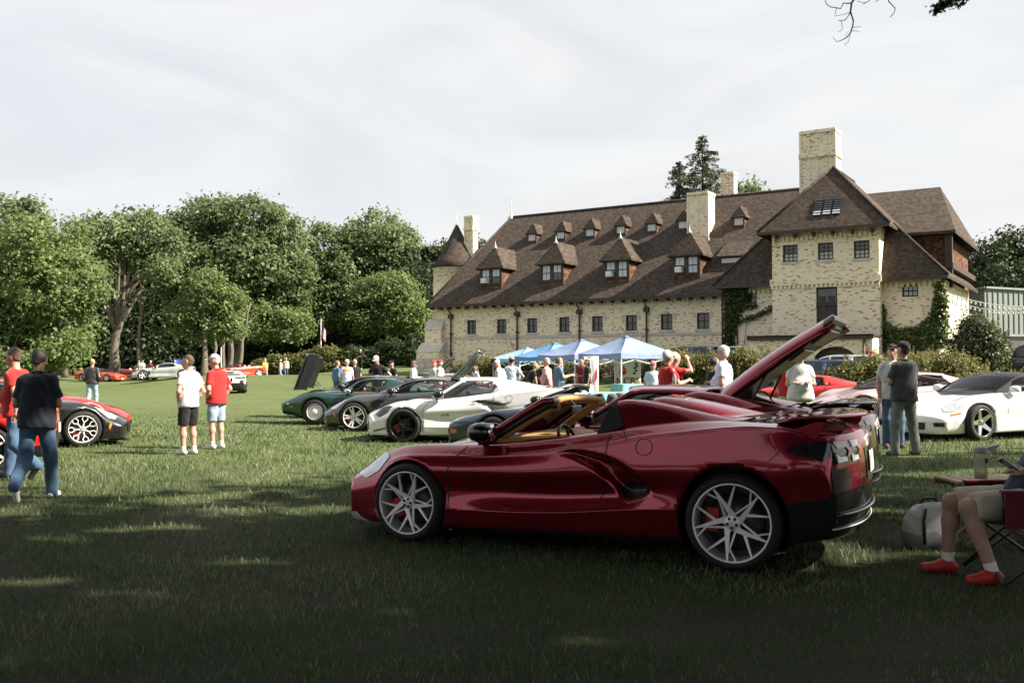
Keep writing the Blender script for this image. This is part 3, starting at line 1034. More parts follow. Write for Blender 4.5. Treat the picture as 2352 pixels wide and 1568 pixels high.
L_mid = leaf_material('leaf_mid_green', (0.052, 0.084, 0.034), (0.115, 0.164, 0.068), (0.205, 0.250, 0.120), .45)
L_light = leaf_material('leaf_light_green', (0.062, 0.106, 0.032), (0.135, 0.196, 0.066), (0.230, 0.285, 0.118), .45)
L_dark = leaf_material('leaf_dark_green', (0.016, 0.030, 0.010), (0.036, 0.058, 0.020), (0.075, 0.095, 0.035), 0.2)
L_shrub = leaf_material('leaf_shrub_yellow_green', (0.040, 0.050, 0.016), (0.110, 0.118, 0.036), (0.23, 0.21, 0.078))
L_purple = leaf_material('leaf_purple', (0.020, 0.012, 0.018), (0.045, 0.028, 0.036), (0.08, 0.05, 0.06))
L_needle = leaf_material('needle_green', (0.028, 0.046, 0.022), (0.066, 0.090, 0.044), (0.125, 0.145, 0.072), 0.2)
L_ivy = leaf_material('leaf_ivy', (0.020, 0.040, 0.012), (0.050, 0.085, 0.025), (0.13, 0.17, 0.06))


def bark_material(name, c):
    t = NT(name)
    v = t.tex('Object', (1.0, 1.0, 0.18))
    n = t.noise(v, 9.0, 6.0, 0.7, 0.5)
    t.col(t.ramp(n, [(0.3, tuple(x * 0.45 for x in c)), (0.7, c)])).set(rough=0.9, spec=0.15)
    t.bump(n, 0.8, 0.05)
    return t.m


M_bark = bark_material('bark_grey', (0.20, 0.175, 0.14))
M_bark_d = bark_material('bark_dark', (0.09, 0.075, 0.06))


def leaves_mesh(name, centers, normals, size, mat, seed, tone=None, aspect=0.62):
    "one small folded diamond leaf spray at each centre"
    rng = np.random.default_rng(seed)
    n = len(centers)
    nr = normals + 0.75 * rng.standard_normal((n, 3))
    nr /= np.linalg.norm(nr, axis=1, keepdims=True) + 1e-9
    a = np.cross(nr, rng.standard_normal((n, 3)))
    a /= np.linalg.norm(a, axis=1, keepdims=True) + 1e-9
    b = np.cross(nr, a)
    s = (size * (0.6 + 0.8 * rng.random(n)))[:, None]
    bend = nr * s * 0.22
    V = np.empty((n, 4, 3), np.float32)
    V[:, 0] = centers - a * s * 0.5 - bend
    V[:, 1] = centers - b * s * 0.5 * aspect
    V[:, 2] = centers + a * s * 0.5 - bend
    V[:, 3] = centers + b * s * 0.5 * aspect
    F = np.arange(n * 4).reshape(n, 4)
    me = np_mesh(name, V.reshape(-1, 3), F, mat)
    if tone is None: tone = 0.5 + 0.2 * rng.standard_normal(n)
    at_ = me.attributes.new('tone', 'FLOAT', 'POINT')
    at_.data.foreach_set('value', np.repeat(np.clip(tone, 0, 1), 4).astype(np.float32))
    return me


def lump(P, f, ph):
    return (np.sin(P[:, 0] * f + ph) * np.sin(P[:, 1] * f * 1.13 + ph * 2.1) + np.sin(P[:, 2] * f * 1.31 + ph * 0.7) * np.sin((P[:, 0] + P[:, 1]) * f * 0.83 + ph * 1.7)) * 0.5


def crown_points(blobs, per_m2, clump_r, leaves, seed, gap=0.12):
    "blobs: (cx,cy,cz,rx,ry,rz). returns leaf centres, normals, tone"
    rng = np.random.default_rng(seed)
    C = []; N = []; T = []
    for bi, (cx, cy, cz, rx, ry, rz) in enumerate(blobs):
        area = 4 * math.pi * (((rx * ry) ** 1.6 + (rx * rz) ** 1.6 + (ry * rz) ** 1.6) / 3) ** (1 / 1.6)
        m = max(8, int(area * per_m2))
        d = rng.standard_normal((m, 3)); d /= np.linalg.norm(d, axis=1, keepdims=True)
        r = 0.55 + 0.45 * rng.random(m) ** 0.6
        p = d * r[:, None] * np.array([rx, ry, rz])
        keep = lump(p + np.array([cx, cy, cz]), 1.5, seed * 0.7 + bi) > -0.5 + gap
        p, d = p[keep], d[keep]
        # pull clumps in and out so the outline is uneven
        p *= (1 + 0.13 * lump(p, 2.3, seed + bi))[:, None]
        m = len(p)
        cl_tone = 0.5 + 0.17 * rng.standard_normal(m)
        q = np.repeat(p, leaves, 0); dn = np.repeat(d, leaves, 0)
        off = rng.standard_normal((len(q), 3)) * clump_r * np.array([0.55, 0.55, 0.36])
        C.append(q + off + np.array([cx, cy, cz]))
        o2 = off / (np.linalg.norm(off, axis=1, keepdims=True) + 1e-6)
        N.append(dn * 0.6 + o2 * 0.5 + np.array([0, 0, 0.55]))
        T.append(np.repeat(cl_tone, leaves) + 0.14 * rng.standard_normal(len(q)))
    return np.concatenate(C), np.concatenate(N), np.concatenate(T)


def branchy(base, top, r0, targets, seed, fork=0.45):
    "tapered trunk from base to top with limbs reaching towards the targets"
    rg = random.Random(seed)
    m = MB()
    base, top = Vector(base), Vector(top)
    n = 8
    pts = []; rs = []
    for i in range(n + 1):
        f = i / n
        p = base.lerp(top, f) + Vector((rg.uniform(-1, 1), rg.uniform(-1, 1), 0)) * r0 * 0.45 * (0 if i in (0,) else 1)
        pts.append(p); rs.append(r0 * ((1.35 - 0.35 * min(1, f * 6)) if f < 0.17 else (1 - 0.72 * f)))
    m.tube(pts, rs, 10)
    for t in targets:
        t = Vector(t)
        f = fork + (1 - fork) * rg.random() * 0.75
        k = min(n - 1, int(f * n))
        s = pts[k]
        mid = s.lerp(t, 0.5) + Vector((rg.uniform(-.4, .4), rg.uniform(-.4, .4), rg.uniform(0, .6))) * r0 * 2
        rr = rs[k] * 0.6
        m.tube([s, s.lerp(mid, .5) + Vector((0, 0, r0 * .3)), mid, mid.lerp(t, .6), t], [rr, rr * .85, rr * .65, rr * .4, rr * .15], 7)
    return m


def tree(name, label, base, blobs, trunk_r, mat, size=0.34, per=1.5, leaves=26, clump=0.75, seed=1, bark=None, group=None, gap=0.12, cat='tree', top=None, fork=0.4):
    bx, by, bz = base
    root = empty(name, base)
    tag(root, label, cat, group)
    lb = [(x - bx, y - by, z - bz, rx, ry, rz) for x, y, z, rx, ry, rz in blobs]
    zt = max(b[2] for b in lb)
    hi = max(lb, key=lambda b: b[2])
    tp = Vector(top) - Vector(base) if top is not None else Vector((hi[0] * .8, hi[1] * .8, hi[2]))
    branchy((0, 0, -0.15), tp, trunk_r, [(b[0], b[1], b[2]) for b in lb] + [(b[0] + b[3] * .4 * (-1) ** i, b[1], b[2] + b[5] * .2) for i, b in enumerate(lb)], seed, fork).build('trunk', bark or M_bark, root)
    C, N, T = crown_points(lb, per, clump, leaves, seed, gap)
    link('crown', leaves_mesh('crown', C, N, size, mat, seed, T), root)
    return root


def px_blobs(D, lst, dy=0.8, jitter=0.0, seed=0):
    "blobs given in picture units (cx, cy, rx, ry) at depth D -> 3d ellipsoids"
    rg = random.Random(seed)
    out = []
    for it in lst:
        cx, cy, rx, ry = it[:4]
        dd = D + (it[4] if len(it) > 4 else rg.uniform(-1, 1) * jitter)
        p = at(cx, cy, dd)
        out.append((p.x, p.y, p.z, rx / FPX * dd, rx / FPX * dd * dy, ry / FPX * dd))
    return out


def gbase(px, D):
    x = (px - 1176) / FPX * D
    return (x, D, gz(x, D))


WOOD = 'deciduous trees along the edge of the lawn'
tree('maple_tree', 'bright green maple with low sweeping branches at the left edge of the lawn', gbase(60, 62),
     px_blobs(62, [(60, 560, 75, 70), (150, 560, 60, 60), (0, 610, 80, 80), (110, 650, 110, 80), (190, 660, 45, 60), (30, 720, 90, 70), (120, 745, 95, 60), (60, 800, 90, 32), (150, 795, 60, 30), (20, 825, 80, 20), (110, 822, 75, 18), (-60, 700, 90, 110)], jitter=2.0, seed=1),
     0.30, L_light, 0.27, 2.6, 25, 0.75, 11, group=WOOD)
tree('oak_tree', 'dark tall tree rising behind the maple at the far left', gbase(10, 98),
     px_blobs(98, [(0, 520, 90, 75), (70, 500, 45, 40), (-60, 600, 100, 120)], jitter=2), 0.6, L_mid, 0.42, 1.1, 22, 1.0, 12, group=WOOD)
tree('oak_tree', 'grey oak with thick forked trunk behind the red convertibles', gbase(256, 88),
     px_blobs(88, [(250, 540, 75, 55), (330, 530, 70, 50), (210, 580, 45, 50), (390, 570, 45, 45), (300, 580, 70, 40), (370, 620, 50, 30), (210, 630, 30, 30)], jitter=3, seed=3),
     0.46, L_mid, 0.36, 1.5, 24, 0.85, 13, group=WOOD, fork=0.38, gap=0.2, top=at(300, 590, 88))
tree('oak_tree', 'broad domed tree crowning the middle of the wood', gbase(532, 104),
     px_blobs(104, [(470, 530, 90, 80), (560, 510, 100, 62), (640, 550, 75, 70), (420, 570, 60, 70), (540, 600, 130, 70), (660, 630, 60, 70), (480, 660, 80, 50), (600, 690, 90, 50), (400, 640, 50, 50)], jitter=3, seed=4),
     0.6, L_mid, 0.42, 1.35, 24, 1.0, 14, group=WOOD)
tree('maple_tree', 'small pale maple with slim trunk in front of the blue convertibles', gbase(470, 84),
     px_blobs(84, [(465, 660, 48, 50), (510, 690, 50, 45), (430, 720, 45, 35), (480, 745, 70, 40), (530, 750, 38, 35), (420, 750, 30, 20)], jitter=2, seed=5),
     0.30, L_light, 0.30, 2.2, 24, 0.7, 15, group=WOOD)
tree('maple_tree', 'leafy tree with leaning trunk right of the slim maple', gbase(538, 103),
     px_blobs(103, [(600, 620, 80, 70), (660, 680, 58, 70), (570, 690, 60, 50), (620, 740, 80, 45), (680, 750, 38, 35)], jitter=2.5, seed=6),
     0.36, L_light, 0.36, 1.6, 24, 0.85, 16, group=WOOD)
tree('ash_tree', 'tall tree left of the round dark crown beside the flagpole', gbase(735, 110),
     px_blobs(110, [(735, 570, 55, 60), (780, 620, 55, 70), (725, 650, 45, 60), (760, 710, 65, 60), (800, 740, 45, 50)], jitter=2.5, seed=7),
     0.36, L_mid, 0.38, 1.5, 24, 0.9, 17, group=WOOD)
tree('linden_tree', 'round topped dark green tree nearest to the turret', gbase(870, 112),
     px_blobs(112, [(865, 560, 95, 72), (900, 590, 75, 75), (820, 600, 60, 60), (930, 640, 60, 60), (960, 690, 45, 60)], jitter=2, seed=8),
     0.5, L_mid, 0.40, 1.5, 24, 0.95, 18, group=WOOD, gap=0.0)
tree('young_tree', 'pale yellow green tree above the hedge beside the house', gbase(890, 106),
     px_blobs(106, [(890, 670, 75, 48), (840, 710, 55, 50), (930, 710, 60, 55), (880, 740, 85, 40), (965, 740, 30, 40)], jitter=2, seed=9),
     0.3, L_light, 0.34, 1.9, 24, 0.8, 19, group=WOOD, gap=0.0)
tree('oak_tree', 'treetop showing between turret and long roof', gbase(1060, 120),
     px_blobs(120, [(1020, 590, 50, 40), (1090, 600, 60, 55), (1130, 640, 60, 60)], jitter=2, seed=10), 0.5, L_dark, 0.42, 1.2, 22, 1.0, 20, group=WOOD)
tree('oak_tree', 'treetop showing behind the thin rear chimney', gbase(1715, 92),
     px_blobs(92, [(1712, 440, 38, 32), (1700, 490, 60, 45), (1740, 460, 20, 16)], jitter=1, seed=21), 0.4, L_mid, 0.34, 1.6, 24, 0.8, 21)
tree('copper_beech', 'purple leaved beech right of the house gable', gbase(2215, 95),
     px_blobs(95, [(2215, 610, 42, 60), (2235, 590, 35, 40), (2200, 660, 40, 60)], jitter=1, seed=22), 0.35, L_purple, 0.34, 1.3, 22, 0.8, 22, gap=0.25)
tree('oak_tree', 'dark green tree behind the grey metal shed', gbase(2310, 90),
     px_blobs(90, [(2310, 600, 70, 70), (2370, 590, 70, 75), (2270, 640, 50, 50), (2330, 650, 90, 50)], jitter=1.5, seed=23), 0.45, L_dark, 0.36, 1.6, 24, 0.85, 23)

# slim trunks standing in the wood
for i, (px, D, h, r, lean) in enumerate([(492, 92, 6, .22, .2), (512, 94, 7, .27, -.1), (528, 98, 7.5, .30, .3), (545, 98, 7.5, .28, 1.2), (320, 100, 10, .25, .1), (150, 96, 9, .3, .3)]):
    b = gbase(px, D)
    t_ = branchy((0, 0, -.1), (lean, 0, h), r, [(lean + .9, 0, h - 1), (lean - 1.0, .3, h - 2)], 40 + i).build('tree_trunk', M_bark, None, b)
    tag(t_, ['slim tree trunk just right of the pale maple', 'second slim trunk right of the pale maple', 'straight trunk in the middle of the trunk cluster', 'leaning trunk at the right end of the trunk cluster',
             'shaded trunk behind the big forked oak', 'shaded trunk under the maple at the left edge'][i], 'tree', 'bare trunks inside the wood')


def shrub(name, label, c, r, mat, size=0.12, per=9.0, leaves=16, clump=0.22, seed=1, group=None, spiky=0.0, cat='shrub', dense=True):
    "several overlapping lobes of small leaves with stems inside"
    rg = random.Random(seed)
    x, y, z = c
    rx, ry, rz = r
    root = empty(name, c)
    tag(root, label, cat, group)
    blobs = [(0, 0, rz * .75, rx * .8, ry * .8, rz * .75)]
    for k in range(7):
        a = rg.uniform(0, 6.28); q = rg.uniform(.3, .62)
        blobs.append((math.cos(a) * rx * q, math.sin(a) * ry * q, rz * rg.uniform(.45, 1.25), rx * rg.uniform(.3, .45), ry * rg.uniform(.3, .45), rz * rg.uniform(.35, .55)))
    C, N, T = crown_points(blobs, per, clump, leaves, seed, -0.1)
    if spiky:
        rng = np.random.default_rng(seed + 5)
        k = int(len(C) * spiky)
        idx = rng.integers(0, len(C), k // 6)
        sp = np.repeat(C[idx], 6, 0); up = np.tile(np.linspace(0, .5, 6), len(idx))[:, None]
        dirs = np.repeat(rng.standard_normal((len(idx), 3)) * .35 + np.array([0, 0, 1.0]), 6, 0)
        C = np.concatenate([C, sp + dirs * up * rz * .5]); N = np.concatenate([N, dirs + .5 * rng.standard_normal(dirs.shape)]); T = np.concatenate([T, .7 + .2 * rng.standard_normal(len(sp))])
    keep = C[:, 2] > 0.02
    C, N, T = C[keep], N[keep], T[keep]
    link('foliage', leaves_mesh('foliage', C, N, size, mat, seed, T), root)
    m = MB()
    for k in range(9):
        a = rg.uniform(0, 6.28); q = rg.uniform(.2, .7)
        m.tube([(math.cos(a) * .1, math.sin(a) * .1, -.05), (math.cos(a) * rx * q * .6, math.sin(a) * ry * q * .6, rz * .5), (math.cos(a) * rx * q, math.sin(a) * ry * q, rz * rg.uniform(.9, 1.3))], [.035, .022, .008], 5)
    m.build('stems', M_bark_d, root)
    return root


# dark understorey behind the trunks: reads as one mass
def understorey():
    rng = np.random.default_rng(77)
    C = []; N = []
    n = 48000
    x = rng.uniform(-78, 6, n)
    yc = 108 + 6 * np.sin(x * .13) + rng.uniform(0, 5, n)
    yc = np.where(x > -24, yc + 2, yc)
    h = 13 + 3 * np.sin(x * .31)
    z = rng.random(n) * h
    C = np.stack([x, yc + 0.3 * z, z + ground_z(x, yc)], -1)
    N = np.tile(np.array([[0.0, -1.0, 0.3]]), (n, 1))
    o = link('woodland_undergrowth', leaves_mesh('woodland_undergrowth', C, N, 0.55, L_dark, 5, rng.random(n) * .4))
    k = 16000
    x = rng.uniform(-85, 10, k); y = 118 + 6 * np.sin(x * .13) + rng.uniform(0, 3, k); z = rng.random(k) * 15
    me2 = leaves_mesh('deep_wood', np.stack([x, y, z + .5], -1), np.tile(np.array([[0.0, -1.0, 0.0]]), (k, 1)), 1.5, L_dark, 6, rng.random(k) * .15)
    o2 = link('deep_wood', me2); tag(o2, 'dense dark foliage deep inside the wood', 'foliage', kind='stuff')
    tag(o, 'dark shaded undergrowth filling the wood behind the trunks', 'undergrowth', kind='stuff')


understorey()

# clipped hedge bank left of the house
HEDGE = 'shrubs of the bank beside the house'
for i, (px, py, D, rx, rz, m, lab) in enumerate([
        (622, 812, 92.5, 2.3, 1.5, L_shrub, 'low end shrub of the hedge nearest the orange convertible'),
        (668, 806, 92, 2.5, 1.75, L_shrub, 'yellow green hedge shrub behind the man in the orange vest'),
        (718, 800, 91.5, 2.6, 1.9, L_shrub, 'yellow green hedge shrub below the flagpole'),
        (768, 803, 91.5, 2.5, 1.7, L_shrub, 'browning hedge shrub right of the flagpole'),
        (818, 800, 92, 2.4, 1.7, L_dark, 'dark shrub directly behind the man in the black suit'),
        (868, 798, 94, 2.5, 1.5, L_dark, 'dark shrub right of the man in the black suit'),
        (918, 792, 92, 2.6, 1.7, L_dark, 'tall dark shrub in the middle of the shaded bank'),
        (962, 788, 88, 2.4, 1.9, L_dark, 'tall dark shrub touching the house corner')]):
    x = (px - 1176) / FPX * D
    shrub('hedge_shrub', lab, (x, D, gz(x, D) - .1), (rx, 1.5, rz), m, 0.24, 3.6, 13, .35, 60 + i, HEDGE)

# hedge between the lawn and the drive
HEDGE2 = 'feathery hedge shrubs along the drive'
for i, (px, py, D, rx, rz, lab) in enumerate([
        (1130, 862, 54, 1.6, .95, 'feathery shrub behind the man in the black cap'),
        (1085, 868, 56, 1.3, .8, 'low feathery shrub left of the drive by the drainpipe'),
        (1235, 850, 53, 1.6, .95, 'feathery shrub behind the pink shirted man'),
        (1340, 850, 52, 1.6, .95, 'feathery shrub behind the black haired woman'),
        (1440, 845, 51, 1.7, 1.05, 'feathery shrub behind the cloth banner'),
        (1590, 840, 47, 1.9, 1.15, 'feathery shrub between the red polo and light blue polo men'),
        (1530, 842, 49, 1.5, 1.05, 'feathery shrub right of the blue canopies'),
        (1735, 835, 45, 1.8, 1.2, 'feathery shrub left of the raised trunk lid'),
        (1660, 838, 46, 1.6, 1.1, 'feathery shrub behind the light blue polo man'),
        (1985, 840, 39, 1.75, 1.25, 'yellowing shrub right of the porch arch'),
        (2060, 838, 38.5, 1.3, 1.2, 'yellowing shrub behind the two men in dark caps'),
        (2175, 835, 37, 2.0, 1.3, 'large yellow green shrub left of the dark yew'),
        (2265, 850, 35, 1.4, .85, 'yellow green shrub above the white convertible'),
        (2345, 850, 34, 1.3, .75, 'low shrub at the right edge above the white convertible')]):
    x = (px - 1176) / FPX * D
    shrub('hedge_shrub', lab, (x, D, gz(x, D) - .05), (rx, 1.1, rz), L_shrub, 0.11, 12.0, 13, .2, 80 + i, HEDGE2, 0.35)
x = (2250 - 1176) / FPX * 43
shrub('yew_bush', 'big dark evergreen yew in front of the metal shed', (x, 43, gz(x, 43)), (1.35, 1.3, 1.75), L_needle, 0.14, 16.0, 16, .25, 99, None, 0.4)


# conifers behind the roof
def conifer(label, px, D, top_py, half_px, seed, base_py=640):
    b = gbase(px, D)
    top = at(px, top_py, D).z
    root = empty('spruce_tree', b)
    tag(root, label, 'tree', 'spruces behind the roof')
    H = top - b[2]
    rg = random.Random(seed); rng = np.random.default_rng(seed)
    m = MB(); m.tube([(0, 0, 0), (0, 0, H * .6), (0, 0, H)], [.32, .18, .02], 8)
    C = []; N = []
    z = H * .35
    while z < H - .2:
        f = (H - z) / 6.5
        rad = half_px / FPX * D * 2.3 * min(1.6, f ** .8) * rg.uniform(.55, 1.2)
        for k in range(5):
            a = rg.uniform(0, 6.28)
            L = rad * rg.uniform(.65, 1.1)
            d = Vector((math.cos(a), math.sin(a), 0))
            tip = d * L + Vector((0, 0, z - L * .16 + .12))
            m.tube([(0, 0, z), d * L * .5 + Vector((0, 0, z + .02)), tip], [.05, .03, .01], 5, False)
            nn = int(12 + 30 * L)
            s = rng.random(nn)[:, None] ** .7
            p = np.array([0, 0, z]) * (1 - s) + np.array(tip) * s
            side = np.array([-d.y, d.x, 0])
            p = p + side * (rng.standard_normal(nn)[:, None] * .20 * (1.15 - s) * max(.4, L * .55)) + np.array([0, 0, -1]) * np.abs(rng.standard_normal(nn))[:, None] * .16
            C.append(p); N.append(np.tile([[0, 0, 1.0]], (nn, 1)) + np.array(d) * .3)
        z += rg.uniform(.28, .46)
    m.build('trunk', M_bark_d, root)
    C = np.concatenate(C); N = np.concatenate(N)
    link('crown', leaves_mesh('crown', C, N, 0.26, L_needle, seed, None, 0.4), root)


conifer('tallest spruce rising behind the roof chimney', 1616, 86, 308, 52, 31)
conifer('shorter spruce left of the tallest one behind the roof', 1562, 88, 368, 62, 32)


# ivy on the wing walls
def ivy(name, label, polys, out, n, size, seed, mat=L_ivy):
    rng = np.random.default_rng(seed)
    C = []
    for (pts, k) in polys:
        P = np.array(pts, float)
        lo, hi = P.min(0), P.max(0)
        got = 0
        while got < k:
            q = lo + (hi - lo) * rng.random((k, 2))
            ins = np.zeros(len(q), bool)
            j = len(P) - 1
            for i in range(len(P)):
                c = ((P[i, 1] > q[:, 1]) != (P[j, 1] > q[:, 1])) & (q[:, 0] < (P[j, 0] - P[i, 0]) * (q[:, 1] - P[i, 1]) / (P[j, 1] - P[i, 1] + 1e-9) + P[i, 0])
                ins ^= c; j = i
            q = q[ins][:k - got]; got += len(q)
            for px, py in q:
                u, z = bl(px, py, out)
                C.append((u + rng.normal() * .05, -out - .04 - abs(rng.normal()) * .12, z + rng.normal() * .05))
    C = np.array(C)
    root = empty(name, (B_O.x, B_O.y, 0), B_ROT)
    tag(root, label, 'climbing plant')
    C0 = C - 0
    link('leaves', leaves_mesh('leaves', C0, np.tile([[0.1, -1.0, 0.45]], (len(C0), 1)), size, mat, seed), root)
    m = MB()
    k = len(C0) // 12
    for i in range(12):
        p = C0[i * k]
        m.tube([(p[0], -out - .02, .4), (p[0] * .5 + C0[0][0] * .5, -out - .03, 2.0), (p[0], -out - .03, max(.6, p[2]))], [.03, .02, .008], 5)
    m.build('stems', M_bark_d, root)


ivy('ivy', 'column of dark ivy climbing the corner left of the tower', [([(1664, 656), (1722, 652), (1716, 690), (1700, 720), (1688, 770), (1682, 810), (1664, 810)], 2600), ([(1690, 735), (1740, 722), (1776, 700), (1778, 712), (1744, 730), (1692, 745)], 260), ([(1700, 700), (1740, 696), (1742, 706), (1700, 716)], 120)], 5.12, 0, .15, 5)
ivy('ivy', 'bright climbing vine covering the corner right of the tower', [([(2028, 690), (2040, 745), (2070, 755), (2110, 750), (2140, 720), (2150, 650), (2170, 640), (2178, 720), (2182, 800), (2028, 805)], 3400)], 5.15, 0, .17, 6, leaf_material('leaf_vine', (0.03, 0.06, 0.015), (0.085, 0.13, 0.035), (0.24, 0.28, 0.12)))


# ------------------------------------------------------------------ trees beside and behind the photographer
def big_tree(label, base, blobs, r, seed, mat, size=.46, per=.95, leaves=24, gap=-.3, group='tall trees around the viewpoint'):
    t = tree('oak_tree', label, base, blobs, r, mat, size, per, leaves, .8, seed, None, group, gap)
    open_canopy(t)
    return t


# openings in the canopy: (ground x, ground y, rx, ry) of the sun patch each lets through
OPEN = [(-1.2, 8.75, .9, .42), (.5, 8.45, .8, .40), (2.0, 7.7, 1.0, .85)]
_rg = random.Random(12)
for x, y, rx, ry in [(-2.18, 7.2, .65, .30), (-2.75, 6.45, .75, .30), (-2.5, 4.95, .5, .2), (-3.0, 8.9, .7, .4), (-2.2, 10.0, .9, .4), (-3.8, 8.25, .5, .3), (-3.4, 10.6, .8, .4), (4.6, 11.4, .9, .5), (6.3, 12.9, 1.3, .6), (5.6, 9.6, .7, .35), (3.3, 7.6, .5, .3),
                     (-4.9, 11.8, 1.0, .35), (-.3, 11.2, 1.0, .4), (2.2, 10.3, 1.2, .5), (3.6, 9.6, .7, .4), (-1.2, 5.7, .35, .14), (.6, 5.2, .25, .10), (4.2, 13.2, 1.2, .5), (-3.3, 5.7, .35, .15), (-5.5, 9.6, .8, .3), (-1.4, 12.4, 1.0, .3)]:
    for _ in range(4):
        f = _rg.uniform(.35, .75)
        OPEN.append((x + _rg.uniform(-1, 1) * rx * .75, y + _rg.uniform(-1, 1) * ry * .75, rx * f, ry * f))
_k = 1 / math.tan(SUN_EL)
_sx, _sy = _k * math.cos(SUN_AZ), _k * math.sin(SUN_AZ)


def open_canopy(root):
    o = next(c for c in root.children if c.name.startswith('crown'))
    me = o.data
    n = len(me.vertices)
    co = np.empty(n * 3, np.float32); me.vertices.foreach_get('co', co)
    tn = np.empty(n, np.float32); me.attributes['tone'].data.foreach_get('value', tn)
    co = co.reshape(-1, 4, 3); w = co.mean(1) + np.array(root.location)
    gx, gy = w[:, 0] - _sx * w[:, 2], w[:, 1] - _sy * w[:, 2]
    keep = np.ones(len(w), bool)
    for x, y, rx, ry in OPEN: keep &= ((gx - x) / rx) ** 2 + ((gy - y) / ry) ** 2 > 1
    # thin foliage towards the left: broken light on the lawn there
    thin = smooth(-.6, -2.2, gx) * smooth(8.0, 9.6, gy)
    keep &= np.random.default_rng(21).random(len(w)) > .72 * thin
    # nothing may hang into the picture
    keep &= (w[:, 2] > 2.0 + .45 * w[:, 1]) | (w[:, 1] < .5)
    co = co[keep]; k = len(co)
    me2 = np_mesh('crown', co.reshape(-1, 3), np.arange(k * 4).reshape(k, 4), me.materials[0])
    a = me2.attributes.new('tone', 'FLOAT', 'POINT'); a.data.foreach_set('value', tn.reshape(-1, 4)[keep].ravel())
    o.data = me2


shade = big_tree('tall oak right of the photographer whose branch tips hang into the top corner', (15.5, 1.0, 0),
                 [(14, 2.0, 10.5, 5.5, 4.2, 3.4), (9.0, 3.2, 9.2, 4.2, 3.6, 2.2), (4.6, 4.6, 8.6, 3.6, 3.0, 1.7), (11, 6.6, 10.2, 4.4, 3.0, 2.2), (6.5, 7.4, 9.4, 3.2, 2.0, 1.5), (17, 5.4, 11, 4.6, 4.0, 3.0),
                  (8.5, -1.6, 10.0, 4.4, 3.4, 2.4), (13, -3, 11.5, 5, 4, 3), (19, 0, 11.5, 5, 5, 3.6), (1.2, 1.6, 8.8, 3.4, 3.0, 1.6), (-3.0, 1.0, 8.6, 3.0, 2.6, 1.4), (5.0, 1.0, 9.2, 3.6, 3.0, 1.8), (15.5, 9.0, 11.5, 4.0, 2.6, 2.2)], .55, 201, L_mid)
big_tree('tall oak behind the photographer with canopy added overhead to darken the foreground', (3.0, -7.0, 0), [(2.5, -5.5, 9.5, 5, 4.2, 3.2), (-2.5, -4.0, 9.2, 4, 3.4, 2.4), (7, -6, 10, 4.6, 4, 3), (1, -9, 10.5, 5, 4, 3.4), (-1.6, -1.4, 9.6, 3, 2.2, 1.6), (4.5, -1.2, 10.5, 4, 2.6, 1.8), (-4.5, -1, 9.5, 3, 2.5, 1.6), (-7, 2.5, 9.5, 3.2, 2.6, 1.4), (-4.2, 4.6, 9.2, 3.0, 2.2, 1.3), (.2, 5.2, 9.4, 3.0, 2.0, 1.3), (-10, .5, 9.5, 3.2, 3, 1.6), (-3, 8.2, 10, 3, 2, 1.3), (-8, 6.2, 9.6, 3.2, 2.4, 1.4), (2.6, 8.6, 10.4, 3, 1.8, 1.2), (-6.5, 10, 11, 3, 2, 1.3), (-1, 10.8, 11.4, 3, 1.6, 1.2), (-12, 5, 10, 3, 3, 2)], .5, 202, L_mid)  # forward crown lobes added out of frame to cut skylight on the foreground
big_tree('tall oak far right of the photographer', (26, 4.0, 0), [(25, 4, 12, 6, 5, 4), (21, 8.5, 12.5, 4.5, 3.2, 3), (29, 8, 12, 5, 4, 4), (24, -1, 12, 5, 4.4, 3.6), (22, 4.5, 15, 5, 5, 3)], .6, 203, L_mid)
_src = bpy.data.objects['oak_tree'], bpy.data.objects['maple_tree']
for i, (x, y, s, rz) in enumerate([(-34, -30, 1.0, .4), (-22, -34, 1.1, 1.9), (-10, -31, .95, 3.0), (2, -36, 1.15, 4.1), (14, -32, 1.0, 5.0), (27, -34, 1.1, .9), (40, -28, 1.0, 2.2), (-46, -22, 1.0, 2.7)]):
    o = copy_tree(shade if i % 2 else bpy.data.objects['maple_tree'])
    o.location = (x, y, 0)
    o.rotation_euler = (0, 0, rz)
    o.scale = (s, s, s)
    if i % 2: o.scale = (s * .8, s * .8, s * .75)
    o['label'] = ['first', 'second', 'third', 'fourth', 'fifth', 'sixth', 'seventh', 'eighth'][i] + ' tall tree of those closing the lawn behind the photographer'
    o['group'] = 'trees closing the lawn behind the viewpoint'


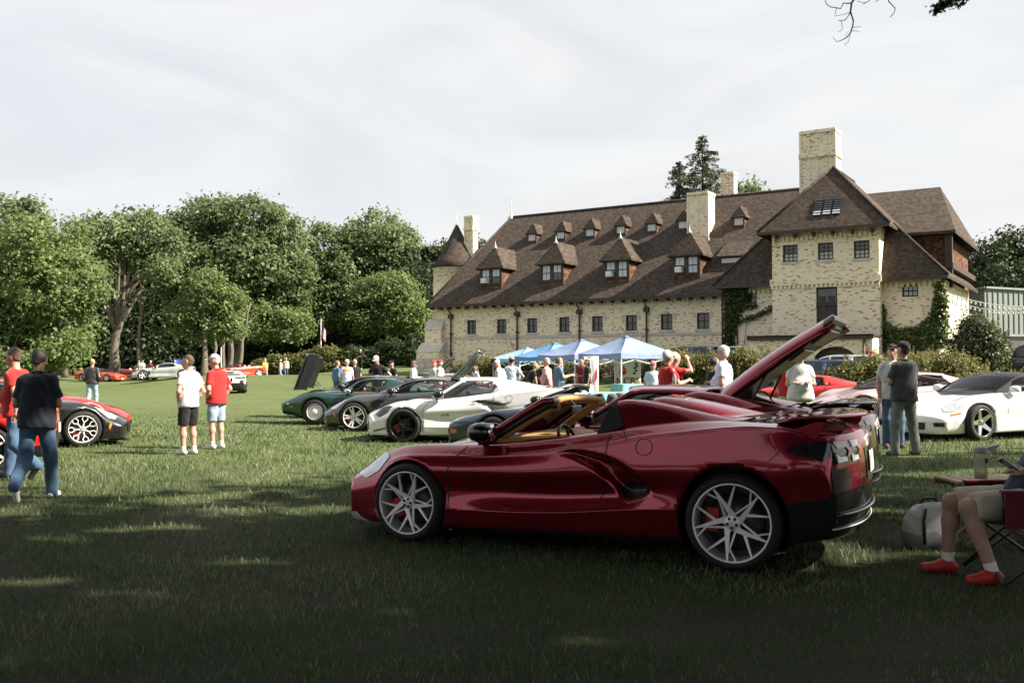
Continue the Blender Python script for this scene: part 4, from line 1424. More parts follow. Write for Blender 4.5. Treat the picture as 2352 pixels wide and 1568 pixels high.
# bare twigs and a leaf tuft hanging into the top right corner
def hanging_twigs():
    m = MB()
    D = 8.6

    def q(zx, zy):
        p = at((1940 + zx / 5.88) * .968, (zy / 5.88) * .968, D)
        return p - Vector((15.5, 1.0, 0))
    main = [(560, -160), (505, 0), (475, 45), (460, 170), (480, 230), (500, 295), (490, 370), (455, 470), (400, 530), (345, 560), (265, 588), (215, 520)]
    m.tube([q(*p) for p in main], [.012, .010, .009, .008, .007, .007, .006, .006, .005, .004, .003, .002], 6)
    for pl, r in (([(475, 45), (410, 50), (360, 45), (325, 122), (180, 100), (125, 60), (105, 0), (90, -100)], .006), ([(460, 175), (390, 280), (320, 292), (290, 290)], .005), ([(330, 292), (345, 380), (340, 420), (280, 450)], .003),
                  ([(460, 175), (380, 200), (235, 228)], .003), ([(485, 385), (610, 375)], .003), ([(465, 435), (550, 435), (590, 450)], .003), ([(455, 490), (430, 580), (380, 625), (405, 650)], .003), ([(435, 440), (375, 510)], .002),
                  ([(265, 115), (245, 210)], .003), ([(985, -100), (990, 20), (1085, 120), (1065, 190), (1010, 245)], .006), ([(730, -60), (730, 10), (630, 65)], .004), ([(860, -60), (850, 10), (800, 30)], .004), ([(560, 20), (640, 45), (720, 20)], .003)):
        m.tube([q(*p) for p in pl], [r * (1 - .6 * i / len(pl)) for i in range(len(pl))], 5)
    m.build('bare_twigs', M_bark_d, shade)
    rng = np.random.default_rng(9)
    for grp in ([(1760, 60, 150, 55), (1840, 20, 70, 40), (1700, 95, 60, 35), (1690, 150, 14, 15)], [(2060, -10, 60, 30)]):
        C = []
        for zx, zy, n, sp in grp:
            for _ in range(n):
                p = q(zx + rng.normal() * sp, zy + rng.normal() * sp * .45)
                C.append((p.x, p.y + rng.normal() * .08, p.z))
        C = np.array(C)
        tf = link('leaf_tuft', leaves_mesh('leaf_tuft', C, np.tile([[0, -.3, 1.0]], (len(C), 1)), .05, L_dark, 4), shade); tf['kind'] = 'stuff'
    m = MB(); m.tube([q(1760, 60), q(1850, -20), q(2000, -200), Vector((12 - 15.5, 5.5 - 1, 9.5))], [.006, .01, .02, .05], 6); m.tube([q(560, -160), q(900, -500), Vector((9 - 15.5, 5.8 - 1, 8.8))], [.012, .03, .06], 6); m.tube([q(985, -100), q(900, -500)], [.006, .03], 5)
    m.build('hanging_limb', M_bark, shade)


hanging_twigs()

# ------------------------------------------------------------------ cars: shared builders
def pchip(xk, yk, x):
    "monotone cubic through keys given in any x order"
    o = np.argsort(xk); xk = np.asarray(xk, float)[o]; yk = np.asarray(yk, float)[o]
    h = np.diff(xk); d = np.diff(yk) / h
    m = np.zeros(len(xk))
    for i in range(1, len(xk) - 1):
        if d[i - 1] * d[i] > 0:
            w1, w2 = 2 * h[i] + h[i - 1], h[i] + 2 * h[i - 1]
            m[i] = (w1 + w2) / (w1 / d[i - 1] + w2 / d[i])
    m[0], m[-1] = d[0], d[-1]
    x = np.clip(x, xk[0], xk[-1])
    i = np.clip(np.searchsorted(xk, x) - 1, 0, len(h) - 1)
    t = (x - xk[i]) / h[i]
    return ((2 * t ** 3 - 3 * t ** 2 + 1) * yk[i] + (t ** 3 - 2 * t ** 2 + t) * h[i] * m[i] + (-2 * t ** 3 + 3 * t ** 2) * yk[i + 1] + (t ** 3 - t ** 2) * h[i] * m[i + 1])


def crom(P, sub):
    "Catmull-Rom through control points P (n, k, 3): returns (n, (k-1)*sub+1, 3)"
    n, k, _ = P.shape
    Q = np.concatenate([2 * P[:, :1] - P[:, 1:2], P, 2 * P[:, -1:] - P[:, -2:-1]], 1)
    out = []
    for i in range(k - 1):
        p0, p1, p2, p3 = Q[:, i], Q[:, i + 1], Q[:, i + 2], Q[:, i + 3]
        # limit tangents so closely spaced points do not overshoot
        l = np.linalg.norm(p2 - p1, axis=1, keepdims=True)
        t1 = (p2 - p0) * .5; t2 = (p3 - p1) * .5
        t1 *= np.minimum(1, 1.1 * l / (np.linalg.norm(t1, axis=1, keepdims=True) + 1e-9)); t2 *= np.minimum(1, 1.1 * l / (np.linalg.norm(t2, axis=1, keepdims=True) + 1e-9))
        for j in range(sub):
            t = j / sub
            out.append((2 * t ** 3 - 3 * t ** 2 + 1) * p1 + (t ** 3 - 2 * t ** 2 + t) * t1 + (-2 * t ** 3 + 3 * t ** 2) * p2 + (t ** 3 - t ** 2) * t2)
    out.append(P[:, -1])
    return np.stack(out, 1)


def keyf(keys):
    return np.array([k[0] for k in keys], float), np.array([k[1:] for k in keys], float)


class Spec:
    pass


def in_poly(px, pz, poly):
    ins = np.zeros(px.shape, bool)
    j = len(poly) - 1
    for i in range(len(poly)):
        xi, zi = poly[i]; xj, zj = poly[j]
        c = ((zi > pz) != (zj > pz)) & (px < (xj - xi) * (pz - zi) / (zj - zi + 1e-12) + xi)
        ins ^= c; j = i
    return ins


def poly_dist(px, pz, poly):
    d = np.full(px.shape, 1e9)
    for i in range(len(poly)):
        a = np.array(poly[i]); b = np.array(poly[(i + 1) % len(poly)])
        ab = b - a
        t = np.clip(((px - a[0]) * ab[0] + (pz - a[1]) * ab[1]) / (ab @ ab + 1e-12), 0, 1)
        d = np.minimum(d, np.hypot(px - a[0] - t * ab[0], pz - a[1] - t * ab[1]))
    return d


def body_mesh(S, name, mats, cut=None):
    """S.lines: list of 10 key tables (x, y, z) from top centre to bottom centre.
    mats: [paint, black]; black below S.black(x) . cut(C) -> mask of faces to drop (C face centres)"""
    xf, xr = S.xf, S.xr
    nx = S.nx
    core = np.linspace(0, 1, nx)
    xs = xf + (xr - xf) * core
    lines = []
    for keys in S.lines:
        xk, yz = keyf(keys)
        lines.append(np.stack([xs, pchip(xk, yz[:, 0], xs), pchip(xk, yz[:, 1], xs)], -1))
    if getattr(S, 'sharp', None):           # tight crease along chosen feature lines
        out = []
        for i, l in enumerate(lines):
            if i in S.sharp: out += [l + (lines[i - 1] - l) * .10, l, l + (lines[i + 1] - l) * .10]
            else: out.append(l)
        lines = out
    P = np.stack(lines, 1)
    # rounded closing of nose and tail
    e = []
    def closing(row, sgn, r, zm, ysh):
        rows = []
        for j in range(1, 7):
            a = j / 6 * math.pi / 2
            q = row.copy()
            f = math.cos(a)
            q[:, 2] = zm + (row[:, 2] - zm) * (f if j < 6 else 0.0)
            q[:, 1] = row[:, 1] * (1 - ysh * (1 - f))
            q[:, 0] = row[:, 0] + sgn * r * math.sin(a)
            rows.append(q)
        return rows
    fr = closing(P[0], 1, S.rf, S.zf_mid, 0.05)[::-1]
    rr = closing(P[-1], -1, S.rr, S.zr_mid, 0.03)
    P = np.concatenate([np.array(fr), P, np.array(rr)], 0)
    G = crom(P, S.sub)
    # plan sweep of nose and tail
    x = G[:, :, 0]; yn = np.abs(G[:, :, 1]) / S.W
    G[:, :, 0] = x - S.sweep_f * smooth(S.sf0, xf, x) * yn ** 2.2 + S.sweep_r * (1 - smooth(xr, S.sr0, x)) * yn ** 2.4
    for poly, depth, ramp in getattr(S, 'dents', []):
        X, Y, Z = G[:, :, 0], G[:, :, 1], G[:, :, 2]
        side = Y > 0.6
        ins = in_poly(X, Z, poly) & side
        d = poly_dist(X, Z, poly)
        amt = depth * np.clip(d / ramp[0], 0, 1) * np.clip((ramp[1] - X) / (ramp[1] - ramp[2]), 0, 1)
        G[:, :, 1] = np.where(ins, Y - amt, Y)
    n, m, _ = G.shape
    L = G; Rr = G[:, 1:-1][:, ::-1] * np.array([1, -1, 1])
    full = np.concatenate([L, Rr], 1)          # ring: top centre -> left -> bottom centre -> right
    k = full.shape[1]
    V = full.reshape(-1, 3)
    idx = np.arange(n * k).reshape(n, k)
    nxt = np.roll(idx, -1, 1)
    F = np.stack([idx[:-1], nxt[:-1], nxt[1:], idx[1:]], -1).reshape(-1, 4)
    bvh0 = BVHTree.FromPolygons([tuple(v) for v in V], [tuple(f) for f in F])

    def resit(mask):
        for i in np.nonzero(mask)[0]:
            sg = 1 if V[i, 1] > 0 else -1
            h = bvh0.ray_cast(Vector((V[i, 0], 2 * sg, V[i, 2])), Vector((0, -sg, 0)))
            if h[0] is not None and abs(h[0].y - V[i, 1]) < .15: V[i, 1] = h[0].y
    # wheel arches
    arch = [(S.xa_f, S.za_f, S.Ra_f), (S.xa_r, S.za_r, S.Ra_r)]
    V = V.copy()
    drop = np.zeros(len(F), bool)
    on_arc = np.zeros(len(V), bool)
    cell = (xf - xr) / nx
    for cx, cz, ra in arch:
        dx, dz = V[:, 0] - cx, V[:, 2] - cz
        d = np.hypot(dx, dz)
        sid = np.abs(V[:, 1]) > 0.5
        near = sid & (np.abs(d - ra) < cell * .62)
        f = ra / np.maximum(d, 1e-6)
        V[near, 0] = cx + dx[near] * f[near]; V[near, 2] = cz + dz[near] * f[near]
        resit(near)
        d = np.hypot(V[:, 0] - cx, V[:, 2] - cz)
        inside = sid & (d < ra + 1e-4)
        on_arc |= near
        drop |= inside[F].all(1)
    C = V[F].mean(1)
    if cut is not None: drop |= cut(C)
    J = np.tile(np.arange(k), n - 1); I = np.repeat(np.arange(n - 1), k)
    F = F[~drop]; C = C[~drop]; J = J[~drop]; I = I[~drop]
    used = np.zeros(len(V), bool); used[F.ravel()] = True
    for cx, cz, ra in arch:
        dx, dz = V[:, 0] - cx, V[:, 2] - cz
        d = np.hypot(dx, dz)
        bad = used & (np.abs(V[:, 1]) > .5) & (d < ra - 1e-4)
        f = ra / np.maximum(d, 1e-6)
        V[bad, 0] = cx + dx[bad] * f[bad]; V[bad, 2] = cz + dz[bad] * f[bad]
        resit(bad)
    mi = np.zeros(len(F), int)
    jj = np.minimum(J, k - 1 - J) / S.sub            # which feature line the face lies below
    if len(mats) > 1: mi = np.where(I < 6, (C[:, 2] < .135), S.black(C, jj)).astype(int)
    bm = bmesh.new()
    bv = [bm.verts.new(v) for v in V]
    for f, q in zip(F, mi):
        vs = []
        for i in f:
            if bv[i] not in vs: vs.append(bv[i])
        if len(vs) < 3: continue
        try:
            ff = bm.faces.new(vs); ff.smooth = True; ff.material_index = int(q)
        except ValueError:
            pass
    bmesh.ops.delete(bm, geom=[v for v in bm.verts if not v.link_faces], context='VERTS')
    # rolled lip round the arches
    be = []
    for ed in bm.edges:
        if len(ed.link_faces) != 1: continue
        ok = False
        for cx, cz, ra in arch:
            if all(abs(math.hypot(v.co.x - cx, v.co.z - cz) - ra) < .004 and abs(v.co.y) > .5 for v in ed.verts): ok = True
        if ok: be.append(ed)
    if be:
        r = bmesh.ops.extrude_edge_only(bm, edges=be)
        for v in [g for g in r['geom'] if isinstance(g, bmesh.types.BMVert)]:
            v.co.y -= math.copysign(.045, v.co.y)
    bmesh.ops.recalc_face_normals(bm, faces=bm.faces[:])
    me = bpy.data.meshes.new(name)
    bm.to_mesh(me)
    for m_ in mats: me.materials.append(m_)
    bvh = BVHTree.FromBMesh(bm)
    bm.free()
    return me, bvh


def proj(bvh, axis, a, b, off):
    "project a 2d point onto the body. axis: L,R (a=x,b=z), T (a=x,b=y), F,B (a=y,b=z)"
    o, d = {'L': ((a, 2, b), (0, -1, 0)), 'R': ((a, -2, b), (0, 1, 0)), 'T': ((a, b, 3), (0, 0, -1)), 'F': ((4, a, b), (-1, 0, 0)), 'B': ((-4, a, b), (1, 0, 0))}[axis]
    h = bvh.ray_cast(Vector(o), Vector(d))
    if h[0] is None: return None
    n = h[1]
    if n.dot(Vector(d)) > 0: n = -n
    return h[0] - Vector(d) * off * .6 + n * off * .6


def refine(poly, size):
    bm = bmesh.new()
    vs = [bm.verts.new((p[0], p[1], 0)) for p in poly]
    es = [bm.edges.new((vs[i], vs[(i + 1) % len(vs)])) for i in range(len(vs))]
    bmesh.ops.triangle_fill(bm, use_beauty=True, edges=es)
    for _ in range(5):
        le = [e for e in bm.edges if e.calc_length() > size]
        if not le: break
        bmesh.ops.subdivide_edges(bm, edges=le, cuts=1)
        bmesh.ops.triangulate(bm, faces=bm.faces[:])
    bm.verts.index_update()
    V = [(v.co.x, v.co.y) for v in bm.verts]; F = [[v.index for v in f.verts] for f in bm.faces]
    bm.free()
    return V, F


def patch(bvh, name, poly, axis, mat, parent, off=.006, size=.06):
    V, F = refine(poly, size)
    P = [proj(bvh, axis, a, b, off) for a, b in V]
    last = next((p for p in P if p is not None), None)
    if last is None: return None
    F = [f for f in F if all(P[i] is not None for i in f)]
    P = [p if p is not None else last for p in P]
    me = bpy.data.meshes.new(name)
    me.from_pydata([tuple(p) for p in P], [], F)
    me.polygons.foreach_set('use_smooth', [True] * len(F))
    me.materials.append(mat)
    me.update()
    return link(name, me, parent)


def mpatch(bvh, name, poly, mat, parent, off=.006, size=.06, axis='L'):
    "the same patch on both sides of the car"
    if axis == 'L':
        a = patch(bvh, name, poly, 'L', mat, parent, off, size); patch(bvh, name, poly, 'R', mat, parent, off, size)
    else:
        a = patch(bvh, name, poly, axis, mat, parent, off, size)
        patch(bvh, name, [((x, -y) if axis == 'T' else (-x, y)) for x, y in poly], axis, mat, parent, off, size)
    return a


def gap(bvh, name, pts, axis, mat, parent, w=.008, off=.004, step=.014):
    "thin dark panel joint following a line on the body"
    Q = []
    for i in range(len(pts) - 1):
        a, b = np.array(pts[i], float), np.array(pts[i + 1], float)
        n = max(1, int(np.linalg.norm(b - a) / step))
        Q += [a + (b - a) * k / n for k in range(n)]
    Q.append(np.array(pts[-1], float))
    V = []; F = []; ok = []
    for i, q in enumerate(Q):
        t = Q[min(i + 1, len(Q) - 1)] - Q[max(0, i - 1)]
        t /= np.linalg.norm(t) + 1e-9
        nrm = np.array([-t[1], t[0]]) * w / 2
        pa, pb = proj(bvh, axis, *(q + nrm), off), proj(bvh, axis, *(q - nrm), off)
        ok.append(pa is not None and pb is not None)
        V += [tuple(pa) if ok[-1] else (0, 0, 0), tuple(pb) if ok[-1] else (0, 0, 0)]
        if i and ok[-1] and ok[-2]: F.append((2 * i - 2, 2 * i - 1, 2 * i + 1, 2 * i))
    if not F: return None
    me = bpy.data.meshes.new(name)
    me.from_pydata(V, [], F); me.materials.append(mat); me.update()
    return link(name, me, parent)


# ---- wheels
WHEELS = {}


def wheel_meshes(style, rim, tyre, width, mat):
    key = (style, rim, tyre, width, mat.name)
    if key in WHEELS: return WHEELS[key]
    MX = Matrix.Rotation(R(-90), 4, 'X')          # lathe axis z -> +y
    rr, tr, w = rim, tyre, width
    m = MB()
    m.lathe([(rr * .93, -w * .9), (rr * .96, -w * .2), (rr * .95, -.035), (rr * .955, -.012), (rr * .965, .004), (rr * 1.0, .006), (rr * 1.02, -.012)], 44, MX, cap=False)
    hub = rr * .2

    def pv(a, r): return Vector((math.sin(a) * r, 0, math.cos(a) * r))

    def spoke(a0, r0, w0, a1, r1, w1, y0, y1, t=.02):
        "flat bar from polar (a0,r0) to (a1,r1) in the wheel plane; y: how far from the outer face"
        p = a0 if isinstance(a0, Vector) else pv(a0, r0)
        q = a1 if isinstance(a1, Vector) else pv(a1, r1)
        d = (q - p).normalized(); s = Vector((d.z, 0, -d.x))
        vs = []
        for c, ww, yy in ((p, w0, y0), (q, w1, y1)):
            vs += [c - s * ww / 2 + Vector((0, yy, 0)), c + s * ww / 2 + Vector((0, yy, 0)), c + s * ww / 2 + Vector((0, yy - t, 0)), c - s * ww / 2 + Vector((0, yy - t, 0))]
        m.add(vs, [(0, 1, 5, 4), (1, 2, 6, 5), (2, 3, 7, 6), (3, 0, 4, 7), (0, 3, 2, 1), (4, 5, 6, 7)])
    T = 2 * math.pi
    re = rr * .965
    if style == 'swirl':
        for k in range(5):
            a = T * k / 5
            spoke(a, hub * .4, .075, a + R(8), hub * 1.15, .045, -.03, -.028)
            A_ = pv(a - R(4), hub * .95); B_ = pv(a + R(31), re)
            spoke(A_, 0, .042, B_, 0, .011, -.028, -.006)
            spoke(A_.lerp(B_, .26), 0, .024, pv(a - R(3), re), 0, .010, -.026, -.006)
            C_ = pv(a + R(60), hub * 1.05)
            spoke(C_, 0, .015, A_.lerp(B_, .84), 0, .010, -.045, -.018)
            spoke(C_.lerp(A_.lerp(B_, .84), .75), 0, .011, pv(a + R(44), re), 0, .010, -.024, -.012)
    elif style == 'split5':
        for k in range(5):
            a = T * k / 5
            for s in (-1, 1):
                spoke(a + s * R(14), hub * .75, .05, a + s * R(9.5), re, .028, -.035, -.006, .022)
    elif style == 'star5':
        for k in range(5):
            a = T * k / 5
            spoke(a, hub * .6, .10, a, re, .058, -.05, -.008, .03)
    elif style == 'snow10':
        for k in range(7):
            a = T * k / 7
            spoke(a, hub * .7, .03, a, rr * .55, .016, -.03, -.02)
            for s in (-1, 1):
                spoke(a, rr * .5, .018, a + s * R(15), rr * .78, .014, -.02, -.012); spoke(a + s * R(15), rr * .76, .014, a + s * R(8), re, .016, -.012, -.005)
    elif style == 'thin5':
        for k in range(5):
            a = T * k / 5
            spoke(a, hub * .7, .05, a + R(10), rr * .62, .022, -.05, -.02)
            spoke(a + R(9), rr * .58, .020, a + R(20), re, .013, -.02, -.008); spoke(a + R(9), rr * .58, .020, a - R(2), re, .013, -.02, -.008)
    elif style == 'rally':
        m.lathe([(rr * .86, -.03), (rr * .8, -.02), (rr * .5, -.045), (rr * .28, -.03), (.02, -.02)], 36, MX, cap=False)
        m.lathe([(.075, -.03), (.07, .005), (.05, .015), (.01, .018)], 24, MX)
    m.lathe([(hub, -.05), (hub, -.03), (hub * .8, -.022), (hub * .35, -.018), (.004, -.018)], 24, MX, cap=False)
    rim_me = m.mesh('wheel', mat)
    t = MB()
    t.lathe([(rr * .97, -w * .95), (rr * 1.06, -w * 1.0), (tr * .95, -w * .99), (tr, -w * .9), (tr, -.07), (tr * .975, -.03), (tr * .92, -.004), (rr * 1.12, .006), (rr * 1.01, .002), (rr * .985, -.02)], 52, MX, cap=False)
    tyre_me = t.mesh('tyre', M_rubber)
    d = MB(); d.lathe([(.02, -.13), (rr * .74, -.13), (rr * .74, -.105), (.02, -.105)], 32, MX)
    disc_me = d.mesh('brake_disc', M_dark_metal)
    b = MB(); b.lathe([(.02, -.17), (rr * .96, -.17)], 28, MX, cap=False)
    back_me = b.mesh('wheel_back', M_black)
    n = MB()
    for k in range(5):
        a = T * (k + .5) / 5
        n.lathe([(.011, -.03), (.011, -.010), (.004, -.006)], 8, Matrix.Translation((math.sin(a) * hub * .62, 0, math.cos(a) * hub * .62)) @ MX)
    nut_me = n.mesh('lug_nuts', M_black)
    c = MB(); c.box(rr * .40, rr * .70, -.145, -.09, -rr * .30, rr * .30)
    WHEELS[key] = (rim_me, tyre_me, disc_me, back_me, nut_me, c)
    return WHEELS[key]


M_cal_red = plain('red_caliper', (0.45, 0.02, 0.02), 0.4)


def put_wheel(parent, x, y, style, rim, tyre, width, mat, spin=0.0, caliper=M_cal_red, detail=True):
    ms = wheel_meshes(style, rim, tyre, width, mat)
    s = 1 if y > 0 else -1
    w = link('wheel', ms[0], parent, (x, y, tyre), (0, 0, 0 if s > 0 else math.pi))
    rot = Matrix.Rotation(spin, 4, 'Y')
    link('tyre', ms[1], w)
    if detail:
        link('brake_disc', ms[2], w); link('wheel_back', ms[3], w); link('lug_nuts', ms[4], w)
        ms[5].build('brake_caliper', caliper, w)
    else:
        link('wheel_back', ms[3], w)
    if spin: w.rotation_euler = (0, spin, 0) if s > 0 else (0, spin, math.pi)
    return w


def wheel_wells(S, parent):
    for cx, cz, ra in ((S.xa_f, S.za_f, S.Ra_f), (S.xa_r, S.za_r, S.Ra_r)):
        for s in (1, -1):
            m = MB()
            n = 18
            vs = []; fs = []
            for k in range(n + 1):
                a = R(-35 + 250 * k / n)
                for yy in (S.W - (.15 if cx > 0 else .07), .50):
                    vs.append((cx + (ra + .012) * math.cos(a), s * yy, cz + (ra + .012) * math.sin(a)))
            for k in range(n):
                fs.append((2 * k, 2 * k + 2, 2 * k + 3, 2 * k + 1) if s > 0 else (2 * k, 2 * k + 1, 2 * k + 3, 2 * k + 2))
            m.add(vs, fs, True)
            m.poly([vs[2 * k + 1] for k in range(n + 1)])
            m.build('wheel_well', M_black, parent)


# ---- greenhouse
def greenhouse(G, parent, pm, glass_m=None, parts=('windshield', 'side', 'roof', 'rear')):
    """G.st: stations (x, ybase, zbase, yrail, zrail, ztop, bow) front to rear. G.ua header, G.ub rear header (station indices, float),
    G.us,G.ue side window range. Faces are sorted into pane and painted meshes."""
    st = np.array(G.st, float)
    k = np.arange(len(st))
    n = G.n if hasattr(G, 'n') else 44
    u = np.linspace(0, len(st) - 1, n + 1)
    c = [pchip(k, st[:, i], u) for i in range(7)]
    m = 20
    rows = []
    v = np.linspace(0, 1, m + 1)
    vr = G.vr if hasattr(G, 'vr') else .38
    for i in range(n + 1):
        x, yb, zb, yr, zr, zt, bow = [q[i] for q in c]
        row = []
        for t in v:
            if t <= vr:
                f = t / vr
                y = yb + (yr - yb) * f ** 1.15; z = zb + (zr - zb) * f
            else:
                f = (t - vr) / (1 - vr)
                y = yr * (1 - f); z = zr + (zt - zr) * (1 - (1 - f) ** 2)
            row.append((x + bow * (1 - (y / max(yb, 1e-3)) ** 2), y, z))
        rows.append(row)
    V = np.array(rows)
    full = np.concatenate([V, V[:, :-1][:, ::-1] * np.array([1, -1, 1])], 1)
    kk = full.shape[1]
    idx = np.arange((n + 1) * kk).reshape(n + 1, kk)
    reg = {}
    vw = np.concatenate([v, v[:-1][::-1]])
    for i in range(n):
        um = (u[i] + u[i + 1]) / 2
        for j in range(kk - 1):
            vm = (vw[j] + vw[j + 1]) / 2
            left = j < m
            if um < G.ua and vm > vr + G.pw: r = 'windshield' if um > .06 else 'cowl'
            elif um > G.ub and vm > vr + G.pw: r = 'rear_window' if um < G.ur else 'roof'
            elif vm < vr - G.sw and G.us < um < G.ue and um - G.us > G.slant * vm and G.ue - um > G.slant_r * vm and not any(a < um < b for a, b in getattr(G, 'posts', [])): r = ('side_window_l' if left else 'side_window_r')
            else: r = 'roof'
            reg.setdefault(r, []).append((idx[i, j], idx[i + 1, j], idx[i + 1, j + 1], idx[i, j + 1]))
    P = full.reshape(-1, 3)
    res = {}
    for r, fs in reg.items():
        nm = {'side_window_l': 'side_window', 'side_window_r': 'side_window', 'cowl': 'cowl'}.get(r, r)
        if nm == 'side_window' and 'side' not in parts: continue
        if nm == 'windshield' and 'windshield' not in parts: continue
        if nm == 'rear_window' and 'rear' not in parts: continue
        if nm == 'roof' and 'roof' not in parts: continue
        fs = np.array(fs)
        used, inv = np.unique(fs, return_inverse=True)
        me = np_mesh(nm, P[used], inv.reshape(fs.shape), {'roof': pm, 'cowl': M_black}.get(nm, glass_m or M_glass), smooth_shade=True)
        o = link(nm, me, parent)
        if nm == 'roof':
            sd = o.modifiers.new('t', 'SOLIDIFY'); sd.thickness = .03; sd.offset = -1
        res[nm] = o
    return res


def text_mesh(txt, size, mat, name='lettering'):
    cu = bpy.data.curves.new(name, 'FONT')
    cu.body = txt; cu.size = size; cu.align_x = 'CENTER'; cu.extrude = .002
    o = bpy.data.objects.new('tmp_text', cu)
    COL.objects.link(o)
    me = bpy.data.meshes.new_from_object(o.evaluated_get(bpy.context.evaluated_depsgraph_get()))
    bpy.data.objects.remove(o)
    me.materials.clear(); me.materials.append(mat)
    return me


def seat(parent, x, y, mat, z=.22, h=.62, mat2=None):
    m = MB()
    m.box(x - .26, x + .28, y - .24, y + .24, z, z + .16)
    s = m.build('seat', mat, parent, bevel=.04)
    m = MB()
    M_ = Matrix.Translation((x - .24, y, z + .1)) @ Matrix.Rotation(R(-14), 4, 'Y')
    m.box(-.08, .08, -.23, .23, 0, h, M_)
    m.box(-.07, .07, -.13, .13, h + .001, h + .17, M_)
    m.build('seat_back', mat2 or mat, parent, bevel=.04)


def tub(parent, x0, x1, w, z, mat, mat_d):
    "cockpit: floor, dash, inner door panels"
    m = MB(); m.box(x1, x0, -w, w, .16, .20); m.build('cabin_floor', mat_d, parent)
    m = MB()
    for s in (1, -1): m.box(x1, x0, s * w - .03, s * w + .03, .2, z - .02)
    m.build('door_trim', mat, parent)
    m = MB(); m.box(x0 - .38, x0 + .1, -w + .035, w - .035, z - .26, z - .02); d = m.build('dashboard', mat_d, parent, bevel=.04)
    m = MB(); m.box(x1 - .06, x1 + .04, -w + .035, w - .035, .2, z); m.build('bulkhead', mat_d, parent)
    MX = Matrix.Translation((x0 - .50, .37, z - .08)) @ Matrix.Rotation(R(-68), 4, 'Y')
    m = MB()
    n = 22
    ring = [MX @ Vector((.175 * math.cos(2 * math.pi * k / n), .185 * math.sin(2 * math.pi * k / n), 0)) for k in range(n + 1)]
    m.tube(ring, .017, 6, False)
    for a in (90, 210, 330): m.bar(MX @ Vector((0, 0, 0)), MX @ Vector((.17 * math.cos(R(a)), .17 * math.sin(R(a)), 0)), .03, .015)
    m.build('steering_wheel', M_black, parent)
    return d


def mirror(parent, x, y, z, mat, s=1.0):
    "door mirror on a short stalk, both sides"
    for sd in (1, -1):
        m = MB()
        cx, cy, cz = x, sd * (y + .10), z + .06
        prof = [(-.095, .45, .5), (-.07, .85, .9), (-.02, 1.0, 1.0), (.04, .85, .85), (.08, .35, .4)]
        vs = []; fs = []; n = 12
        for px_, sy, sz in prof:
            for k in range(n):
                a = 2 * math.pi * k / n
                ca, sa = math.cos(a), math.sin(a)
                vs.append((cx + px_ * s, cy + .105 * sy * s * math.copysign(abs(ca) ** .7, ca), cz + .072 * sz * s * math.copysign(abs(sa) ** .7, sa)))
        for i in range(len(prof) - 1):
            for k in range(n): fs.append((i * n + k, i * n + (k + 1) % n, (i + 1) * n + (k + 1) % n, (i + 1) * n + k))
        fs.append(tuple(range(n))[::-1]); fs.append(tuple(4 * n + k for k in range(n)))
        m.add(vs, fs, True)
        m.bar((x + .02, sd * (y - .04), z - .03), (x, sd * (y + .06), z + .03), .05, .03)
        o = m.build('door_mirror', mat, parent)
        g = MB(); g.lathe([(.001, 0), (.062 * s, 0), (.062 * s, .004), (.001, .004)], 14, Matrix.Translation((x - .10 * s, cy, cz)) @ Matrix.Rotation(R(-90), 4, 'Y'))
        g.build('mirror_glass', M_chrome, o)


M_lens = plain('headlamp_lens', (0.55, 0.58, 0.60), 0.10, 0.3, var=0.25, scale=14.0, coat=1.0)
M_lens_d = plain('dark_lens', (0.014, 0.015, 0.017), 0.08, 0.0, var=0.4, scale=10.0, coat=.5)
M_red_lens = plain('red_lens', (0.35, 0.012, 0.010), 0.12, var=0.25, scale=14.0, coat=1.0)
M_amber = plain('amber_lens', (0.65, 0.20, 0.02), 0.2, coat=0.8)
M_plate = plain('number_plate', (0.72, 0.72, 0.70), 0.4, var=0.1, scale=30)
M_mesh = plain('grille_mesh', (0.008, 0.006, 0.006), 0.5, var=0.6, scale=90)
M_tan = plain('tan_leather', (0.46, 0.255, 0.095), 0.5, var=0.10, scale=8, bump=0.15, bscale=120)
M_dark_int = plain('dark_interior', (0.075, 0.072, 0.070), 0.7)
M_softtop = plain('black_soft_top', (0.016, 0.016, 0.018), 0.9, var=0.2, bump=0.3, bscale=200)

